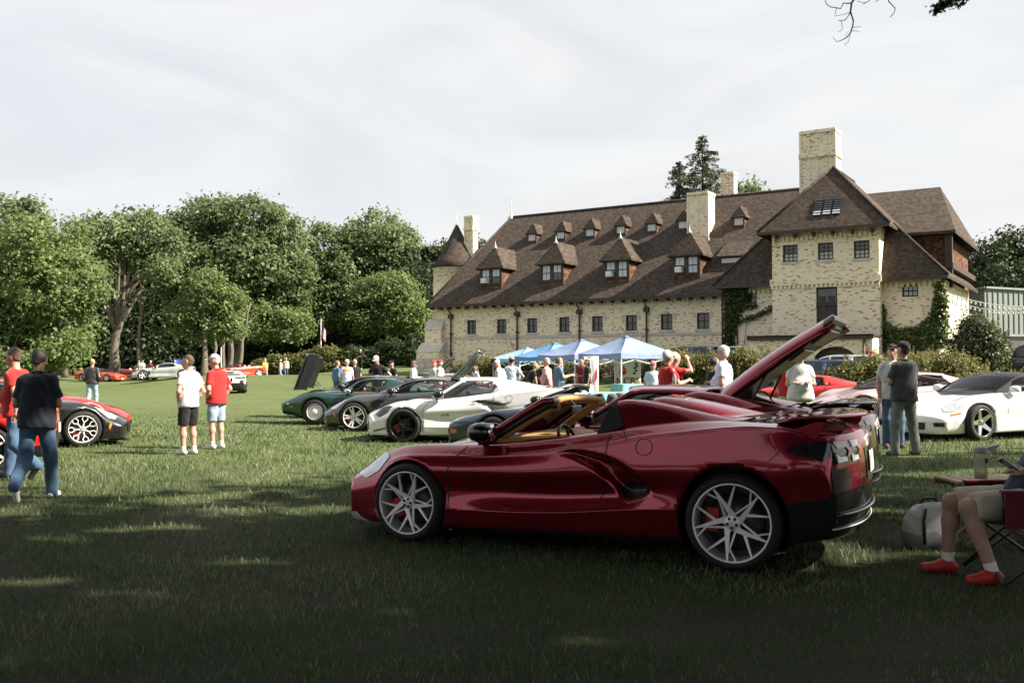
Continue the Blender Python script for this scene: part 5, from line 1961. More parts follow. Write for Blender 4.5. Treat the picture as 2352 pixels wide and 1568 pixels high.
# ---- mid engined body
def c8_spec(nx=100, sub=5):
    S = Spec()
    S.xf, S.xr, S.nx, S.sub, S.W = 2.21, -2.17, nx, sub, .985
    S.sharp = (3, 6)
    S.rf, S.rr, S.zf_mid, S.zr_mid = .05, .06, .34, .60
    S.sweep_f, S.sf0, S.sweep_r, S.sr0 = .36, 1.30, .25, -1.62
    S.xa_f, S.za_f, S.Ra_f = 1.361, .335, .352
    S.xa_r, S.za_r, S.Ra_r = -1.361, .355, .405
    top = [(2.27, 0, .50), (2.1, 0, .60), (1.85, 0, .68), (1.5, 0, .755), (1.1, 0, .82), (.85, 0, .86), (.4, 0, .90), (0, 0, .93), (-.45, 0, .98), (-.7, 0, 1.03), (-1.1, 0, 1.06), (-1.6, 0, 1.06), (-1.95, 0, 1.045), (-2.17, 0, 1.0)]
    mid = [(2.27, .30, .50), (2.1, .32, .60), (1.85, .36, .68), (1.5, .38, .75), (1.1, .38, .81), (.85, .38, .85), (.4, .4, .90), (0, .4, .93), (-.45, .4, .99), (-.7, .4, 1.04), (-1.1, .38, 1.07), (-1.6, .38, 1.06), (-1.95, .36, 1.04), (-2.17, .36, .995)]
    crest = [(2.27, .60, .48), (2.1, .62, .575), (1.9, .66, .69), (1.74, .70, .745), (1.5, .735, .795), (1.345, .745, .808), (1.03, .745, .818), (.8, .775, .826), (.45, .80, .855), (.15, .80, .892), (-.15, .80, .936), (-.34, .795, .968), (-.7, .77, 1.03), (-1.0, .755, 1.06), (-1.3, .75, 1.068), (-1.6, .75, 1.062), (-1.9, .74, 1.045), (-2.17, .72, .99)]
    shld = [(2.27, .72, .455), (2.1, .76, .53), (1.9, .80, .60), (1.74, .835, .655), (1.5, .885, .71), (1.345, .905, .728), (1.03, .885, .735), (.8, .875, .74), (.45, .872, .765), (.15, .875, .80), (-.15, .885, .85), (-.43, .893, .893), (-.65, .90, .940), (-.95, .915, .983), (-1.3, .925, 1.03), (-1.5, .922, 1.044), (-1.82, .892, 1.028), (-2.17, .845, .965)]
    wide = [(2.27, .77, .40), (2.1, .82, .45), (1.9, .87, .50), (1.6, .935, .58), (1.36, .955, .615), (1.03, .938, .62), (.5, .918, .62), (0, .918, .64), (-.4, .930, .66), (-.8, .955, .70), (-1.36, .985, .76), (-1.8, .968, .78), (-2.0, .945, .79), (-2.17, .915, .79)]
    conc = [(2.27, .775, .33), (2.1, .83, .36), (1.9, .88, .38), (1.36, .952, .45), (1.0, .905, .46), (.5, .865, .46), (0, .862, .47), (-.4, .868, .50), (-.8, .925, .55), (-1.36, .980, .56), (-1.8, .962, .60), (-2.17, .905, .62)]
    low = [(2.27, .77, .24), (2.1, .83, .26), (1.9, .88, .28), (1.36, .945, .31), (1.0, .925, .305), (.5, .930, .31), (0, .930, .335), (-.4, .930, .375), (-.8, .945, .41), (-1.36, .965, .42), (-1.8, .955, .50), (-2.17, .90, .545)]
    sill = [(2.27, .75, .15), (1.9, .87, .155), (1.36, .92, .17), (1.0, .905, .17), (0, .90, .195), (-.8, .915, .22), (-1.36, .93, .24), (-1.8, .93, .28), (-2.17, .87, .33)]
    bot = [(2.27, .68, .12), (1.36, .84, .13), (0, .84, .14), (-1.36, .86, .15), (-1.8, .86, .20), (-2.17, .80, .26)]
    bc = [(2.27, 0, .12), (1.36, 0, .13), (0, 0, .14), (-1.36, 0, .15), (-1.8, 0, .20), (-2.17, 0, .26)]
    S.lines = [top, mid, crest, shld, wide, conc, low, sill, bot, bc]
    S.dents = [([(.02, .802), (-.10, .826), (-.2, .815), (-.384, .779), (-.49, .74), (-.58, .687), (-.668, .62), (-.752, .555), (-.70, .49), (-.56, .45), (-.47, .53), (-.40, .60), (-.30, .69), (-.12, .77)], .115, (.03, .05, -.40))]

    def black(C, j):
        return (j > 11) | ((C[:, 0] < -1.70) & (j > 9))
    S.black = black
    return S


C8CUT = (0.62, -0.44, 0.66)


def c8(name, label, loc, rz, pm, group, top='up', wheel=('swirl', M_alloy), interior=(M_tan, M_dark_int), z=0.0, hero=False, hatch=False, side_trim=None, glass_m=None, wing=None):
    root = empty(name, (loc[0], loc[1], z), rz)
    tag(root, label, 'car', group)
    S = c8_spec(170 if hero else 84, 8 if hero else 4)

    def cut(C):
        d = (C[:, 2] > .55) & (C[:, 0] < C8CUT[0]) & (C[:, 0] > C8CUT[1]) & (np.abs(C[:, 1]) < C8CUT[2] + .06 * np.clip(C[:, 0] / .62, -1, 1) * 0 + .07)
        if hatch: d |= (C[:, 2] > .8) & (C[:, 0] < -.75) & (C[:, 0] > -1.95) & (np.abs(C[:, 1]) < .52)
        return d
    me, bvh = body_mesh(S, 'body', [pm, M_carbon], cut)
    link('body', me, root)
    body = root
    wheel_wells(S, root)
    im, idk = interior
    tub(root, .62, -.44, .70, .90, im, idk)
    for s in (1, -1): seat(root, -.12, s * .36, im, .17, .60)
    # dash top and far door pad in the trim colour
    m = MB(); m.box(.30, .66, -.66, .66, .80, .865); m.build('dash_pad', im, root, bevel=.03)
    # windscreen frame
    outer = [(.80, .735, .835), (.62, .70, .945), (.42, .655, 1.075), (.25, .61, 1.175), (.17, .585, 1.185)]
    for s in (1, -1):
        m = MB(); m.tube([(x, s * y, z_ + .012) for x, y, z_ in outer], [.026, .030, .032, .034, .030], 8); p = m.build('windscreen_pillar', pm, root)
        m = MB(); m.tube([(x - .03, s * (y - .004), z_ - .022) for x, y, z_ in outer[:-1]] + [(.15, s * .575, 1.155)], [.02, .024, .026, .028, .026], 8); m.build('pillar_seal', M_black, p)
        m = MB(); m.tube([(x - .045, s * (y - .045), z_ - .035) for x, y, z_ in outer[:-1]] + [(.14, s * .53, 1.145)], [.03, .036, .038, .042, .04], 8); m.build('pillar_trim', im, p)
    hp = []
    for k in range(13):
        y = -.585 + 1.17 * k / 12
        b = 1 - (y / .585) ** 2
        hp.append((.20 + .13 * b, y, 1.178 + .03 * b))
    m = MB(); m.tube(hp, .026, 8); h = m.build('windscreen_header', M_carbon if top == 'down' else pm, root)
    m = MB()
    m.tube([(x - .045, y * .97, z_ - .012) for x, y, z_ in hp], .026, 8)
    m.tube([(x - .01, y * .97, z_ - .03) for x, y, z_ in hp], .026, 8); m.build('header_trim', im, h)
    # windscreen glass
    V = []; F = []
    for i in range(9):
        f = i / 8
        for k in range(13):
            y = (-1 + 2 * k / 12) * (.72 - .135 * f)
            b = 1 - (y / (.72 - .135 * f)) ** 2
            V.append((.80 - .58 * f + (.20 - .07 * f) * b, y, .845 + .335 * f + .028 * b * f + .02 * math.sin(math.pi * f)))
            if i and k: F.append((i * 13 + k, i * 13 + k - 1, i * 13 - 13 + k - 1, i * 13 - 13 + k))
    link('windshield', np_mesh('windshield', V, np.array(F), glass_m or glass('clear_glass', (0.02, 0.025, 0.025), .10), smooth_shade=True), root)
    m = MB(); m.box(.19, .22, -.11, .11, 1.065, 1.135); m.bar((.21, 0, 1.13), (.28, 0, 1.195), .02); m.build('rear_view_mirror', M_black, root, bevel=.015)
    # nacelles (buttresses) behind the seats
    bt = [(-.36, .50, 1.19), (-.48, .50, 1.215), (-.65, .50, 1.20), (-.86, .50, 1.166), (-1.08, .49, 1.122), (-1.26, .48, 1.088), (-1.40, .47, 1.06)]
    for s in (1, -1):
        V = []; F = []; n = 15
        xs = np.linspace(-.36, -1.40, 22)
        ct = pchip([b[0] for b in bt], [b[2] for b in bt], xs)
        for i, x in enumerate(xs):
            base = float(pchip([-.36, -.5, -.75, -1.1, -1.4], [.985, 1.02, 1.045, 1.052, 1.05], np.array([x]))[0]) - .02
            yo = float(pchip([-.36, -.8, -1.4], [.785, .765, .74], np.array([x]))[0]); yi = .16 + .12 * (x + .36) / -1.04
            sec = [(yo, base), (yo - .045, base + (ct[i] - base) * .50), (yo - .10, base + (ct[i] - base) * .93), (yo - .17, ct[i]), ((yo + yi) / 2, ct[i] - .006), (yi + .10, ct[i] - .03), (yi, base)]
            q = crom(np.array([[(0, a, b) for a, b in sec]]), 3)[0]
            for p in q: V.append((x, s * p[1], p[2]))
        k = len(q)
        for i in range(len(xs) - 1):
            for j in range(k - 1):
                f = (i * k + j, i * k + j + 1, (i + 1) * k + j + 1, (i + 1) * k + j)
                F.append(f if s < 0 else f[::-1])
        F = np.array(F)
        link('buttress', np_mesh('buttress', V, F, [pm, M_softtop if top == 'down' else pm], (np.array(V)[F].mean(1)[:, 0] > -.43).astype(int), True), root)
        m = MB(); m.poly([V[j] for j in range(k)]); m.build('buttress_face', M_softtop if top == 'down' else M_black, root)
        # dark quarter panel wrapping the front corner of the buttress
        q = [(-.285, .955), (-.35, 1.11), (-.372, 1.175), (-.43, 1.145), (-.495, 1.02), (-.40, .972)]
        m = MB()
        pp = [(x, s * (.818 - .36 * max(0, z_ - .96)), z_) for x, z_ in q]
        m.poly(pp if s > 0 else pp[::-1]); m.poly([(x, y - s * .03, z_) for x, y, z_ in (pp[::-1] if s > 0 else pp)])
        for i in range(len(pp)):
            a, b = Vector(pp[i]), Vector(pp[(i + 1) % len(pp)]); o = Vector((0, -s * .03, 0))
            m.poly([a, b, b + o, a + o])
        m.build('quarter_panel', M_softtop if top == 'down' else (glass_m or M_black), root)
    m = MB()
    V = []
    for k in range(9):
        y = -.30 + .6 * k / 8
        V += [(-.42, y, 1.16 if top == 'down' else 1.2), (-.44, y, .93)]
    m.add(V, [(2 * k, 2 * k + 1, 2 * k + 3, 2 * k + 2) for k in range(8)]); m.build('rear_glass', M_softtop if top == 'down' else M_glass, root)
    if top == 'up':
        G = Spec()
        st = []
        rows = [(.27, .600, 1.165, 1.195, 1.222), (.10, .62, 1.185, 1.215, 1.236), (-.15, .63, 1.185, 1.22, 1.240), (-.36, .62, 1.175, 1.212, 1.234), (-.52, .60, 1.16, 1.195, 1.215)]
        V = []; F = []
        n = 15
        xx = np.linspace(.27, -.52, 16)
        for i, x in enumerate(xx):
            c = [float(pchip([r_[0] for r_ in rows], [r_[j] for r_ in rows], np.array([x]))[0]) for j in range(1, 5)]
            for k in range(n):
                t = -1 + 2 * k / (n - 1)
                y = c[0] * t
                zz = c[1] + (c[3] - c[1]) * (1 - abs(t) ** 3.2)
                V.append((x + .12 * (1 - t * t) * smooth(-.2, .27, x), y, float(zz)))
            if i:
                for k in range(1, n): F.append((i * n + k, (i - 1) * n + k, (i - 1) * n + k - 1, i * n + k - 1))
        o = link('roof', np_mesh('roof', V, np.array(F), pm, smooth_shade=True), root)
        sd = o.modifiers.new('t', 'SOLIDIFY'); sd.thickness = .035; sd.offset = -1
        for s in (1, -1):
            pts = [(.73, .775, .835), (.25, .80, .885), (-.33, .80, .965), (-.36, .70, 1.15), (-.05, .655, 1.185), (.17, .622, 1.172), (.38, .665, 1.08), (.60, .715, .945)]
            m = MB(); m.poly([(x, s * y, z_) for x, y, z_ in (pts if s < 0 else pts[::-1])]); m.build('side_window', glass_m or M_glass, root)
    # body joints
    gp = M_black
    for ax in ('L', 'R'):
        gap(bvh, 'door_joint', [(.86, .815), (.92, .745), (.965, .675), (.985, .60), (.98, .42), (.985, .2)], ax, gp, root)
        gap(bvh, 'door_joint', [(-.405, .955), (-.395, .87), (-.38, .76), (-.372, .60), (-.36, .50), (-.28, .378), (-.20, .30)], ax, gp, root)
        gap(bvh, 'panel_joint', [(-.49, 1.005), (-.52, .96), (-.555, .915)], ax, gp, root)
        gap(bvh, 'intake_edge', [(.02, .80), (-.10, .829), (-.2, .818), (-.384, .783), (-.49, .744), (-.58, .691), (-.668, .624), (-.755, .558)], ax, gp, root, .010)
        gap(bvh, 'fuel_door', [(-.697 + .066 * math.cos(R(a)), .87 + .062 * math.sin(R(a))) for a in range(0, 361, 20)], ax, gp, root, .007)
        gap(bvh, 'panel_joint', [(-1.82, 1.0), (-1.72, .90), (-1.62, .80)], ax, gp, root, .005)
    mpatch(bvh, 'side_intake', [(-.465, .535), (-.55, .60), (-.70, .558), (-.66, .50), (-.56, .465)], M_black, root, .004, .04)
    if hero:
        gap(bvh, 'door_crease', [(.97, .30), (.63, .328), (.2, .335), (-.28, .375), (-.6, .412)], 'L', pm, root, .012, .008)
    if side_trim is not None:
        mpatch(bvh, 'side_blade', [(.04, .80), (-.10, .838), (-.38, .80), (-.56, .775), (-.78, .80), (-.60, .735), (-.36, .755), (-.12, .79)], side_trim, root, .02, .04)
        mpatch(bvh, 'corner_fin', [(1.98, .235), (1.72, .30), (1.70, .28), (1.98, .205)], side_trim, root, .012, .05)
        mpatch(bvh, 'headlight_bezel', [(1.98, .70), (1.84, .655), (1.70, .74), (1.60, .81), (1.72, .835), (1.88, .80)], M_lens_d, root, .012, .04, 'T')
        m = MB()
        for x, z_ in ((.52, .54),): m.box(x - .12, x + .12, .9, .93, z_ - .02, z_ + .02)
        lm = text_mesh('Z06', .10, plain('dark_red_badge', (.12, .01, .01), .4), 'badge')
        for sd in (1, -1):
            h = proj(bvh, 'L' if sd > 0 else 'R', .55, .53, .012)
            link('badge', lm, root, h, (R(90), 0, R(180) if sd > 0 else 0))
        m = MB(); m.box(1.85, 2.30, -.70, .70, .085, .105); m.build('front_splitter', M_carbon, root)
    # lamps
    mpatch(bvh, 'headlight', [(2.02, .66), (1.97, .60), (1.84, .62), (1.70, .71), (1.62, .80), (1.70, .83), (1.86, .80), (1.96, .74)], M_lens, root, .006, .04, 'T')
    if hero: mpatch(bvh, 'splitter_end', [(.72, .20), (.80, .205), (.82, .14), (.70, .135)], M_lens, root, .008, .04, 'F')
    patch(bvh, 'front_grille', [(-.45, .30), (.45, .30), (.40, .20), (-.40, .20)], 'F', M_black, root)
    mpatch(bvh, 'front_grille', [(.50, .38), (.66, .40), (.68, .26), (.54, .22)], M_black, root, .002, .05, 'F')
    # tail
    mpatch(bvh, 'tail_lamp', [(-1.735, .878), (-1.80, .922), (-1.94, .948), (-2.02, .945), (-2.05, .86), (-1.99, .81), (-1.86, .845)], M_lens_d, root, .005, .04)
    mpatch(bvh, 'tail_lamp', [(.845, .952), (.44, .952), (.395, .90), (.43, .805), (.845, .785)], M_lens_d, root, .005, .05, 'B')
    M_smoke = plain('smoked_lens', (0.22, 0.23, 0.19), .10, coat=1.0, var=.3)
    for a, b in ((.82, .66), (.61, .46)):
        mpatch(bvh, 'lamp_element', [(a, .945), (b, .945), (b - .01, .902), (a - .03, .895)], M_smoke, root, .010, .05, 'B')
        mpatch(bvh, 'lamp_element', [(b + .03, .905), (b - .01, .905), (b - .05, .872), (b - .01, .832), (b + .03, .832), (b - .01, .872)], M_red_lens, root, .014, .05, 'B')
        mpatch(bvh, 'lamp_element', [(a + .01, .86), (a - .01, .86), (a - .05, .835), (b + .03, .838), (b + .02, .805), (a - .01, .797)], M_lens, root, .011, .05, 'B')
    mpatch(bvh, 'rear_vent', [(.875, .755), (.70, .75), (.62, .68), (.66, .60), (.86, .585)], M_mesh, root, .004, .05, 'B')
    patch(bvh, 'plate_recess', [(-.28, .87), (.28, .87), (.24, .64), (-.24, .64)], 'B', M_carbon, root, .004)
    patch(bvh, 'number_plate', [(-.155, .84), (.155, .84), (.155, .68), (-.155, .68)], 'B', M_plate, root, .012)
    # spoiler with a gap under the blade
    sm = wing or pm
    m = MB()
    xs_ = [(-1.86, .012), (-1.97, .045), (-2.08, .055), (-2.20, .058)]
    n = 17
    V = []; F = []
    for i, (x, dz) in enumerate(xs_):
        for k in range(n):
            t = -1 + 2 * k / (n - 1)
            V.append((x + .20 * abs(t) ** 2.4, .80 * t, 1.045 + dz - .02 * (1 - t * t) * (i == 0)))
        if i:
            for k in range(1, n): F.append((i * n + k, (i - 1) * n + k, (i - 1) * n + k - 1, i * n + k - 1))
    o = link('spoiler', np_mesh('spoiler', V, np.array(F), sm, smooth_shade=True), root)
    sd = o.modifiers.new('t', 'SOLIDIFY'); sd.thickness = .022; sd.offset = -1
    for s in (1, -1):
        m = MB()
        q = [(-1.80, 1.02), (-1.87, 1.05), (-1.97, 1.085), (-2.02, 1.085), (-2.0, 1.02), (-1.96, .965), (-1.88, .985)]
        m.add([(x + .03, s * .865, z_) for x, z_ in q] + [(x - .10, s * .66, z_) for x, z_ in q],
              [tuple(range(7)), tuple(range(13, 6, -1))] + [(i, 7 + i, 7 + (i + 1) % 7, (i + 1) % 7) for i in range(7)])
        m.build('spoiler_end', sm, root)
    # deck louvres
    for s in (1, -1):
        for k in range(3):
            m = MB(); m.box(-.05, .05, -.085, .085, -.006, .006, Matrix.Translation((-1.42 - k * .12, s * .52, 1.078)) @ Matrix.Rotation(R(14), 4, 'Y')); m.build('deck_louvre', M_carbon, root)
    # exhaust tips and the lips of the rear valance
    for s in (1, -1):
        for y in (.52, .64):
            m = MB(); m.lathe([(.036, 0), (.046, .02), (.046, .12), (.036, .12), (.034, .02)], 18, Matrix.Translation((-1.98, s * y, .345)) @ Matrix.Rotation(R(-90), 4, 'Y'), cap=False); m.build('exhaust_tip', M_chrome, root)
    for zz, mt, dx, rr_ in ((.43, M_carbon, .005, .012), (.335, M_alloy if hero else M_carbon, .0, .006)):
        m = MB()
        pts = []
        for t in np.linspace(-1, 1, 17):
            h = proj(bvh, 'B', .84 * t, zz, .01)
            if h is not None: pts.append(h - Vector((dx, 0, 0)))
        if len(pts) > 3: m.tube(pts, rr_, 6); m.build('valance_lip', mt, root)
    mirror(root, .70, .80, .88, M_carbon, 1.15)
    for s in (1, -1):
        put_wheel(root, 1.361, s * .955, wheel[0], .262, .333, .24, wheel[1], R(22 if s > 0 else 10), detail=True)
        put_wheel(root, -1.361, s * .975, wheel[0], .284, .352, .30, wheel[1], R(-2 if s > 0 else 40), detail=True)
    if hatch:
        # rear cover raised on its front hinge
        m = MB()
        piv = Vector((-.62, 0, 1.12))
        MR = Matrix.Translation(piv) @ Matrix.Rotation(R(hatch), 4, 'Y')
        n = 13
        V = []; F = []
        for i in range(9):
            f = i / 8
            for k in range(n):
                t = -1 + 2 * k / (n - 1)
                w = .56 + .12 * f
                V.append(tuple(MR @ Vector((-1.46 * f, w * t, .05 * (1 - t * t) - .06 * f + .04 * math.sin(math.pi * f) - .10 * abs(t) ** 6))))
            if i:
                for k in range(1, n): F.append((i * n + k, (i - 1) * n + k, (i - 1) * n + k - 1, i * n + k - 1))
        h = link('raised_cover', np_mesh('raised_cover', V, np.array(F), pm, smooth_shade=True), root)
        sd = h.modifiers.new('t', 'SOLIDIFY'); sd.thickness = .02; sd.offset = -1
        m = MB()
        m.box(-1.42, -.02, -.50, .50, -.115, -.075, MR)
        m.build('cover_liner', M_black, h, bevel=.03)
        m = MB(); m.box(-.85, -.35, -.40, .40, .03, .075, MR) ; 
        m = MB(); m.box(-1.38, -1.14, -.40, .40, -.14, -.117, MR); m.box(-1.05, -.85, -.36, .36, -.14, -.117, MR); m.build('liner_pocket', plain('pale_metal', (0.42, 0.34, 0.27), .35, .6), h, bevel=.02)
        m = MB(); m.box(-1.51, -1.36, -.64, .64, -.085, -.03, MR); m.build('raised_spoiler', plain('silver_lip', (0.5, 0.5, 0.5), .3, .5), h, bevel=.03)
        for s in (1, -1):
            m = MB(); m.tube([(-.95, s * .55, .98), MR @ Vector((-.62, s * .50, -.1))], .014, 6); m.build('gas_strut', M_black, h)
        m = MB(); m.box(-1.9, -.8, -.5, .5, .55, .80); m.build('engine_bay', M_dark_metal, root, bevel=.05)
        for s in (1, -1):
            m = MB(); m.box(-1.55, -.95, s * .22 - .13, s * .22 + .13, .805, .93); m.build('engine_cover', M_cal_red if s > 0 else M_black, root, bevel=.03)
    return root, bvh


M_burg = paint('paint_burgundy', (0.250, 0.005, 0.024), .72, .24)
hero, hero_bvh = c8('sports_car', 'burgundy open-top sports car with tan interior in the foreground', (.749, 8.355), R(155.05), M_burg, None, top='down', hero=True, interior=(M_tan, M_tan))

# ---- front engined bodies
def Lz(*k): return list(k)


def fspec(kind, nx=70, sub=4):
    S = Spec()
    S.nx, S.sub = nx, sub
    S.dents = []
    if kind in ('c5', 'c6', 'c7'):
        S.xf, S.xr, S.W = 2.20, -2.10, .945
        S.rf, S.rr, S.zf_mid, S.zr_mid = .07, .06, .34, .55
        S.sweep_f, S.sf0, S.sweep_r, S.sr0 = .38, 1.15, .16, -1.55
        S.xa_f, S.za_f, S.Ra_f, S.xa_r, S.za_r, S.Ra_r = 1.345, .33, .36, -1.345, .34, .375
        top = [(2.2, 0, .48), (2.05, 0, .57), (1.8, 0, .65), (1.35, 0, .755), (.9, 0, .84), (.6, 0, .89), (.2, 0, .90), (-.6, 0, .93), (-1.2, 0, .97), (-1.6, 0, .985), (-1.9, 0, .985), (-2.1, 0, .95)]
        mid = [(x, .36, z - (.012 if x > .6 else -.004)) for x, _, z in top]
        crest = [(2.2, .58, .45), (2.05, .62, .545), (1.8, .68, .675), (1.55, .70, .765), (1.35, .71, .815), (1.0, .715, .838), (.6, .755, .855), (0, .785, .885), (-.6, .795, .925), (-1.1, .78, .97), (-1.4, .77, .988), (-1.8, .75, .985), (-2.1, .70, .94)]
        shld = [(2.2, .70, .42), (2.05, .745, .50), (1.8, .815, .60), (1.35, .88, .71), (1.0, .868, .745), (.6, .862, .77), (0, .868, .80), (-.6, .88, .84), (-1.1, .905, .885), (-1.4, .91, .90), (-1.8, .885, .90), (-2.1, .81, .87)]
        wide = [(2.2, .75, .37), (2.05, .80, .42), (1.8, .87, .48), (1.35, .935, .59), (.9, .905, .60), (.3, .893, .62), (-.4, .90, .64), (-1.0, .932, .68), (-1.36, .945, .72), (-1.8, .925, .74), (-2.1, .86, .73)]
        conc = [(2.2, .75, .30), (1.8, .875, .36), (1.35, .935, .44), (.9, .872, .44), (.3, .855, .45), (-.4, .862, .46), (-1.0, .915, .50), (-1.36, .94, .52), (-2.1, .85, .56)]
        low = [(2.2, .74, .21), (1.8, .865, .25), (1.35, .925, .29), (.9, .895, .29), (0, .893, .30), (-1.0, .915, .32), (-1.36, .93, .34), (-2.1, .835, .42)]
        sill = [(2.2, .70, .14), (1.35, .895, .16), (0, .875, .18), (-1.36, .90, .20), (-2.1, .79, .28)]
        bot = [(2.2, .64, .12), (1.35, .82, .13), (0, .82, .14), (-1.36, .83, .15), (-2.1, .74, .22)]
        if kind == 'c5':
            crest = [(x, y, z - .01 * (x > 1)) for x, y, z in crest]
        if kind == 'c7':
            S.dents = [([(.98, .70), (.62, .735), (.70, .60), (.90, .50), (.95, .60)], .05, (.03, 1.0, .6))]
        st = [(.74, .70, .865, .69, .87, .872, .27), (.36, .745, .88, .655, 1.03, 1.055, .17), (-.02, .775, .895, .60, 1.165, 1.20, .09), (-.40, .79, .91, .59, 1.195, 1.245, .02), (-.82, .79, .935, .58, 1.165, 1.222, 0), (-1.28, .775, .965, .56, 1.07, 1.13, 0), (-1.78, .72, .985, .50, .99, 1.005, 0)]
    elif kind == 'c4':
        S.xf, S.xr, S.W = 2.16, -2.08, .90
        S.rf, S.rr, S.zf_mid, S.zr_mid = .05, .05, .42, .52
        S.sweep_f, S.sf0, S.sweep_r, S.sr0 = .22, 1.35, .08, -1.6
        S.xa_f, S.za_f, S.Ra_f, S.xa_r, S.za_r, S.Ra_r = 1.22, .325, .355, -1.22, .33, .36
        top = [(2.16, 0, .53), (2.0, 0, .595), (1.5, 0, .69), (1.0, 0, .775), (.55, 0, .85), (.2, 0, .86), (-.6, 0, .88), (-1.2, 0, .91), (-1.9, 0, .915), (-2.08, 0, .89)]
        mid = [(x, .40, z) for x, _, z in top]
        crest = [(2.16, .68, .52), (2.0, .71, .585), (1.5, .735, .69), (1.22, .74, .745), (.8, .74, .775), (.4, .755, .80), (-.2, .77, .83), (-.8, .775, .87), (-1.3, .77, .905), (-1.9, .74, .905), (-2.08, .72, .87)]
        shld = [(2.16, .74, .49), (2.0, .79, .54), (1.5, .83, .63), (1.22, .845, .675), (.8, .84, .71), (-.2, .845, .755), (-1.3, .855, .82), (-1.9, .83, .83), (-2.08, .79, .82)]
        wide = [(2.16, .76, .44), (2.0, .82, .48), (1.5, .87, .55), (1.22, .885, .58), (.6, .878, .58), (-.4, .88, .59), (-1.22, .90, .62), (-1.9, .87, .64), (-2.08, .83, .64)]
        conc = [(2.16, .76, .36), (1.5, .872, .44), (1.22, .885, .46), (0, .868, .46), (-1.22, .895, .48), (-2.08, .83, .50)]
        low = [(2.16, .75, .26), (1.5, .86, .30), (0, .855, .30), (-1.22, .88, .32), (-2.08, .81, .36)]
        sill = [(2.16, .70, .18), (1.22, .84, .18), (0, .83, .18), (-1.22, .85, .20), (-2.08, .78, .26)]
        bot = [(2.16, .66, .15), (0, .78, .15), (-2.08, .74, .22)]
        st = [(.70, .69, .815, .68, .82, .825, .20), (.32, .72, .835, .63, .98, 1.005, .13), (-.05, .745, .85, .57, 1.12, 1.15, .07), (-.42, .76, .87, .56, 1.14, 1.185, .01), (-.80, .765, .885, .555, 1.11, 1.16, 0), (-1.30, .755, .905, .55, 1.0, 1.04, 0), (-1.78, .72, .915, .52, .925, .93, 0)]
    elif kind == 'c3':
        S.xf, S.xr, S.W = 2.26, -2.20, .885
        S.rf, S.rr, S.zf_mid, S.zr_mid = .06, .05, .50, .58
        S.sweep_f, S.sf0, S.sweep_r, S.sr0 = .34, 1.35, .10, -1.6
        S.xa_f, S.za_f, S.Ra_f, S.xa_r, S.za_r, S.Ra_r = 1.245, .335, .365, -1.245, .335, .37
        top = [(2.26, 0, .58), (2.1, 0, .63), (1.7, 0, .70), (1.2, 0, .76), (.75, 0, .80), (.3, 0, .82), (-.6, 0, .85), (-1.2, 0, .90), (-1.8, 0, .90), (-2.2, 0, .84)]
        mid = [(x, .34, z) for x, _, z in top]
        crest = [(2.26, .56, .585), (2.1, .60, .65), (1.7, .66, .78), (1.3, .69, .845), (1.0, .69, .835), (.5, .70, .80), (0, .715, .795), (-.5, .735, .83), (-.9, .74, .89), (-1.25, .735, .92), (-1.7, .70, .90), (-2.2, .62, .83)]
        shld = [(2.26, .64, .565), (2.1, .70, .60), (1.7, .79, .69), (1.3, .835, .755), (1.0, .825, .74), (.5, .79, .715), (0, .785, .71), (-.5, .805, .74), (-.9, .85, .79), (-1.25, .86, .82), (-1.7, .81, .82), (-2.2, .70, .77)]
        wide = [(2.26, .68, .52), (2.1, .73, .54), (1.7, .83, .58), (1.3, .88, .61), (.9, .855, .60), (.3, .80, .59), (-.3, .80, .60), (-.8, .85, .63), (-1.25, .885, .66), (-1.8, .84, .68), (-2.2, .74, .68)]
        conc = [(2.26, .66, .45), (1.7, .82, .46), (1.3, .875, .46), (.3, .775, .44), (-.3, .775, .44), (-1.25, .88, .48), (-2.2, .72, .54)]
        low = [(2.26, .62, .36), (1.7, .78, .32), (1.3, .85, .31), (0, .77, .30), (-1.25, .85, .32), (-2.2, .68, .42)]
        sill = [(2.26, .55, .30), (1.3, .80, .20), (0, .75, .20), (-1.25, .80, .22), (-2.2, .62, .34)]
        bot = [(2.26, .5, .27), (1.3, .74, .17), (0, .70, .17), (-1.25, .74, .18), (-2.2, .56, .30)]
        st = [(.62, .66, .80, .65, .805, .81, .20), (.34, .68, .80, .60, .97, .99, .13), (.06, .70, .80, .55, 1.14, 1.165, .07), (-.25, .71, .81, .545, 1.17, 1.205, .01), (-.62, .715, .835, .53, 1.16, 1.195, 0), (-.95, .71, .875, .49, 1.09, 1.11, 0), (-1.6, .62, .905, .40, .93, .935, 0)]
    else:   # family wagon / van
        S.xf, S.xr, S.W = 2.32, -2.28, .95
        S.rf, S.rr, S.zf_mid, S.zr_mid = .08, .06, .62, .8
        S.sweep_f, S.sf0, S.sweep_r, S.sr0 = .20, 1.5, .10, -1.7
        S.xa_f, S.za_f, S.Ra_f, S.xa_r, S.za_r, S.Ra_r = 1.42, .36, .40, -1.42, .36, .40
        top = [(2.32, 0, .84), (2.1, 0, .94), (1.5, 0, 1.04), (1.1, 0, 1.08), (-2.28, 0, 1.12)]
        mid = [(x, .40, z) for x, _, z in top]
        crest = [(2.32, .74, .80), (2.1, .78, .90), (1.5, .80, 1.0), (1.0, .81, 1.05), (-2.28, .80, 1.08)]
        shld = [(2.32, .80, .74), (2.1, .86, .82), (1.5, .90, .90), (-2.28, .88, .98)]
        wide = [(2.32, .82, .66), (2.1, .88, .70), (1.5, .94, .74), (-2.0, .94, .76), (-2.28, .90, .76)]
        conc = [(2.32, .82, .52), (1.5, .94, .55), (-2.28, .90, .55)]
        low = [(2.32, .80, .38), (1.5, .93, .38), (-2.28, .88, .40)]
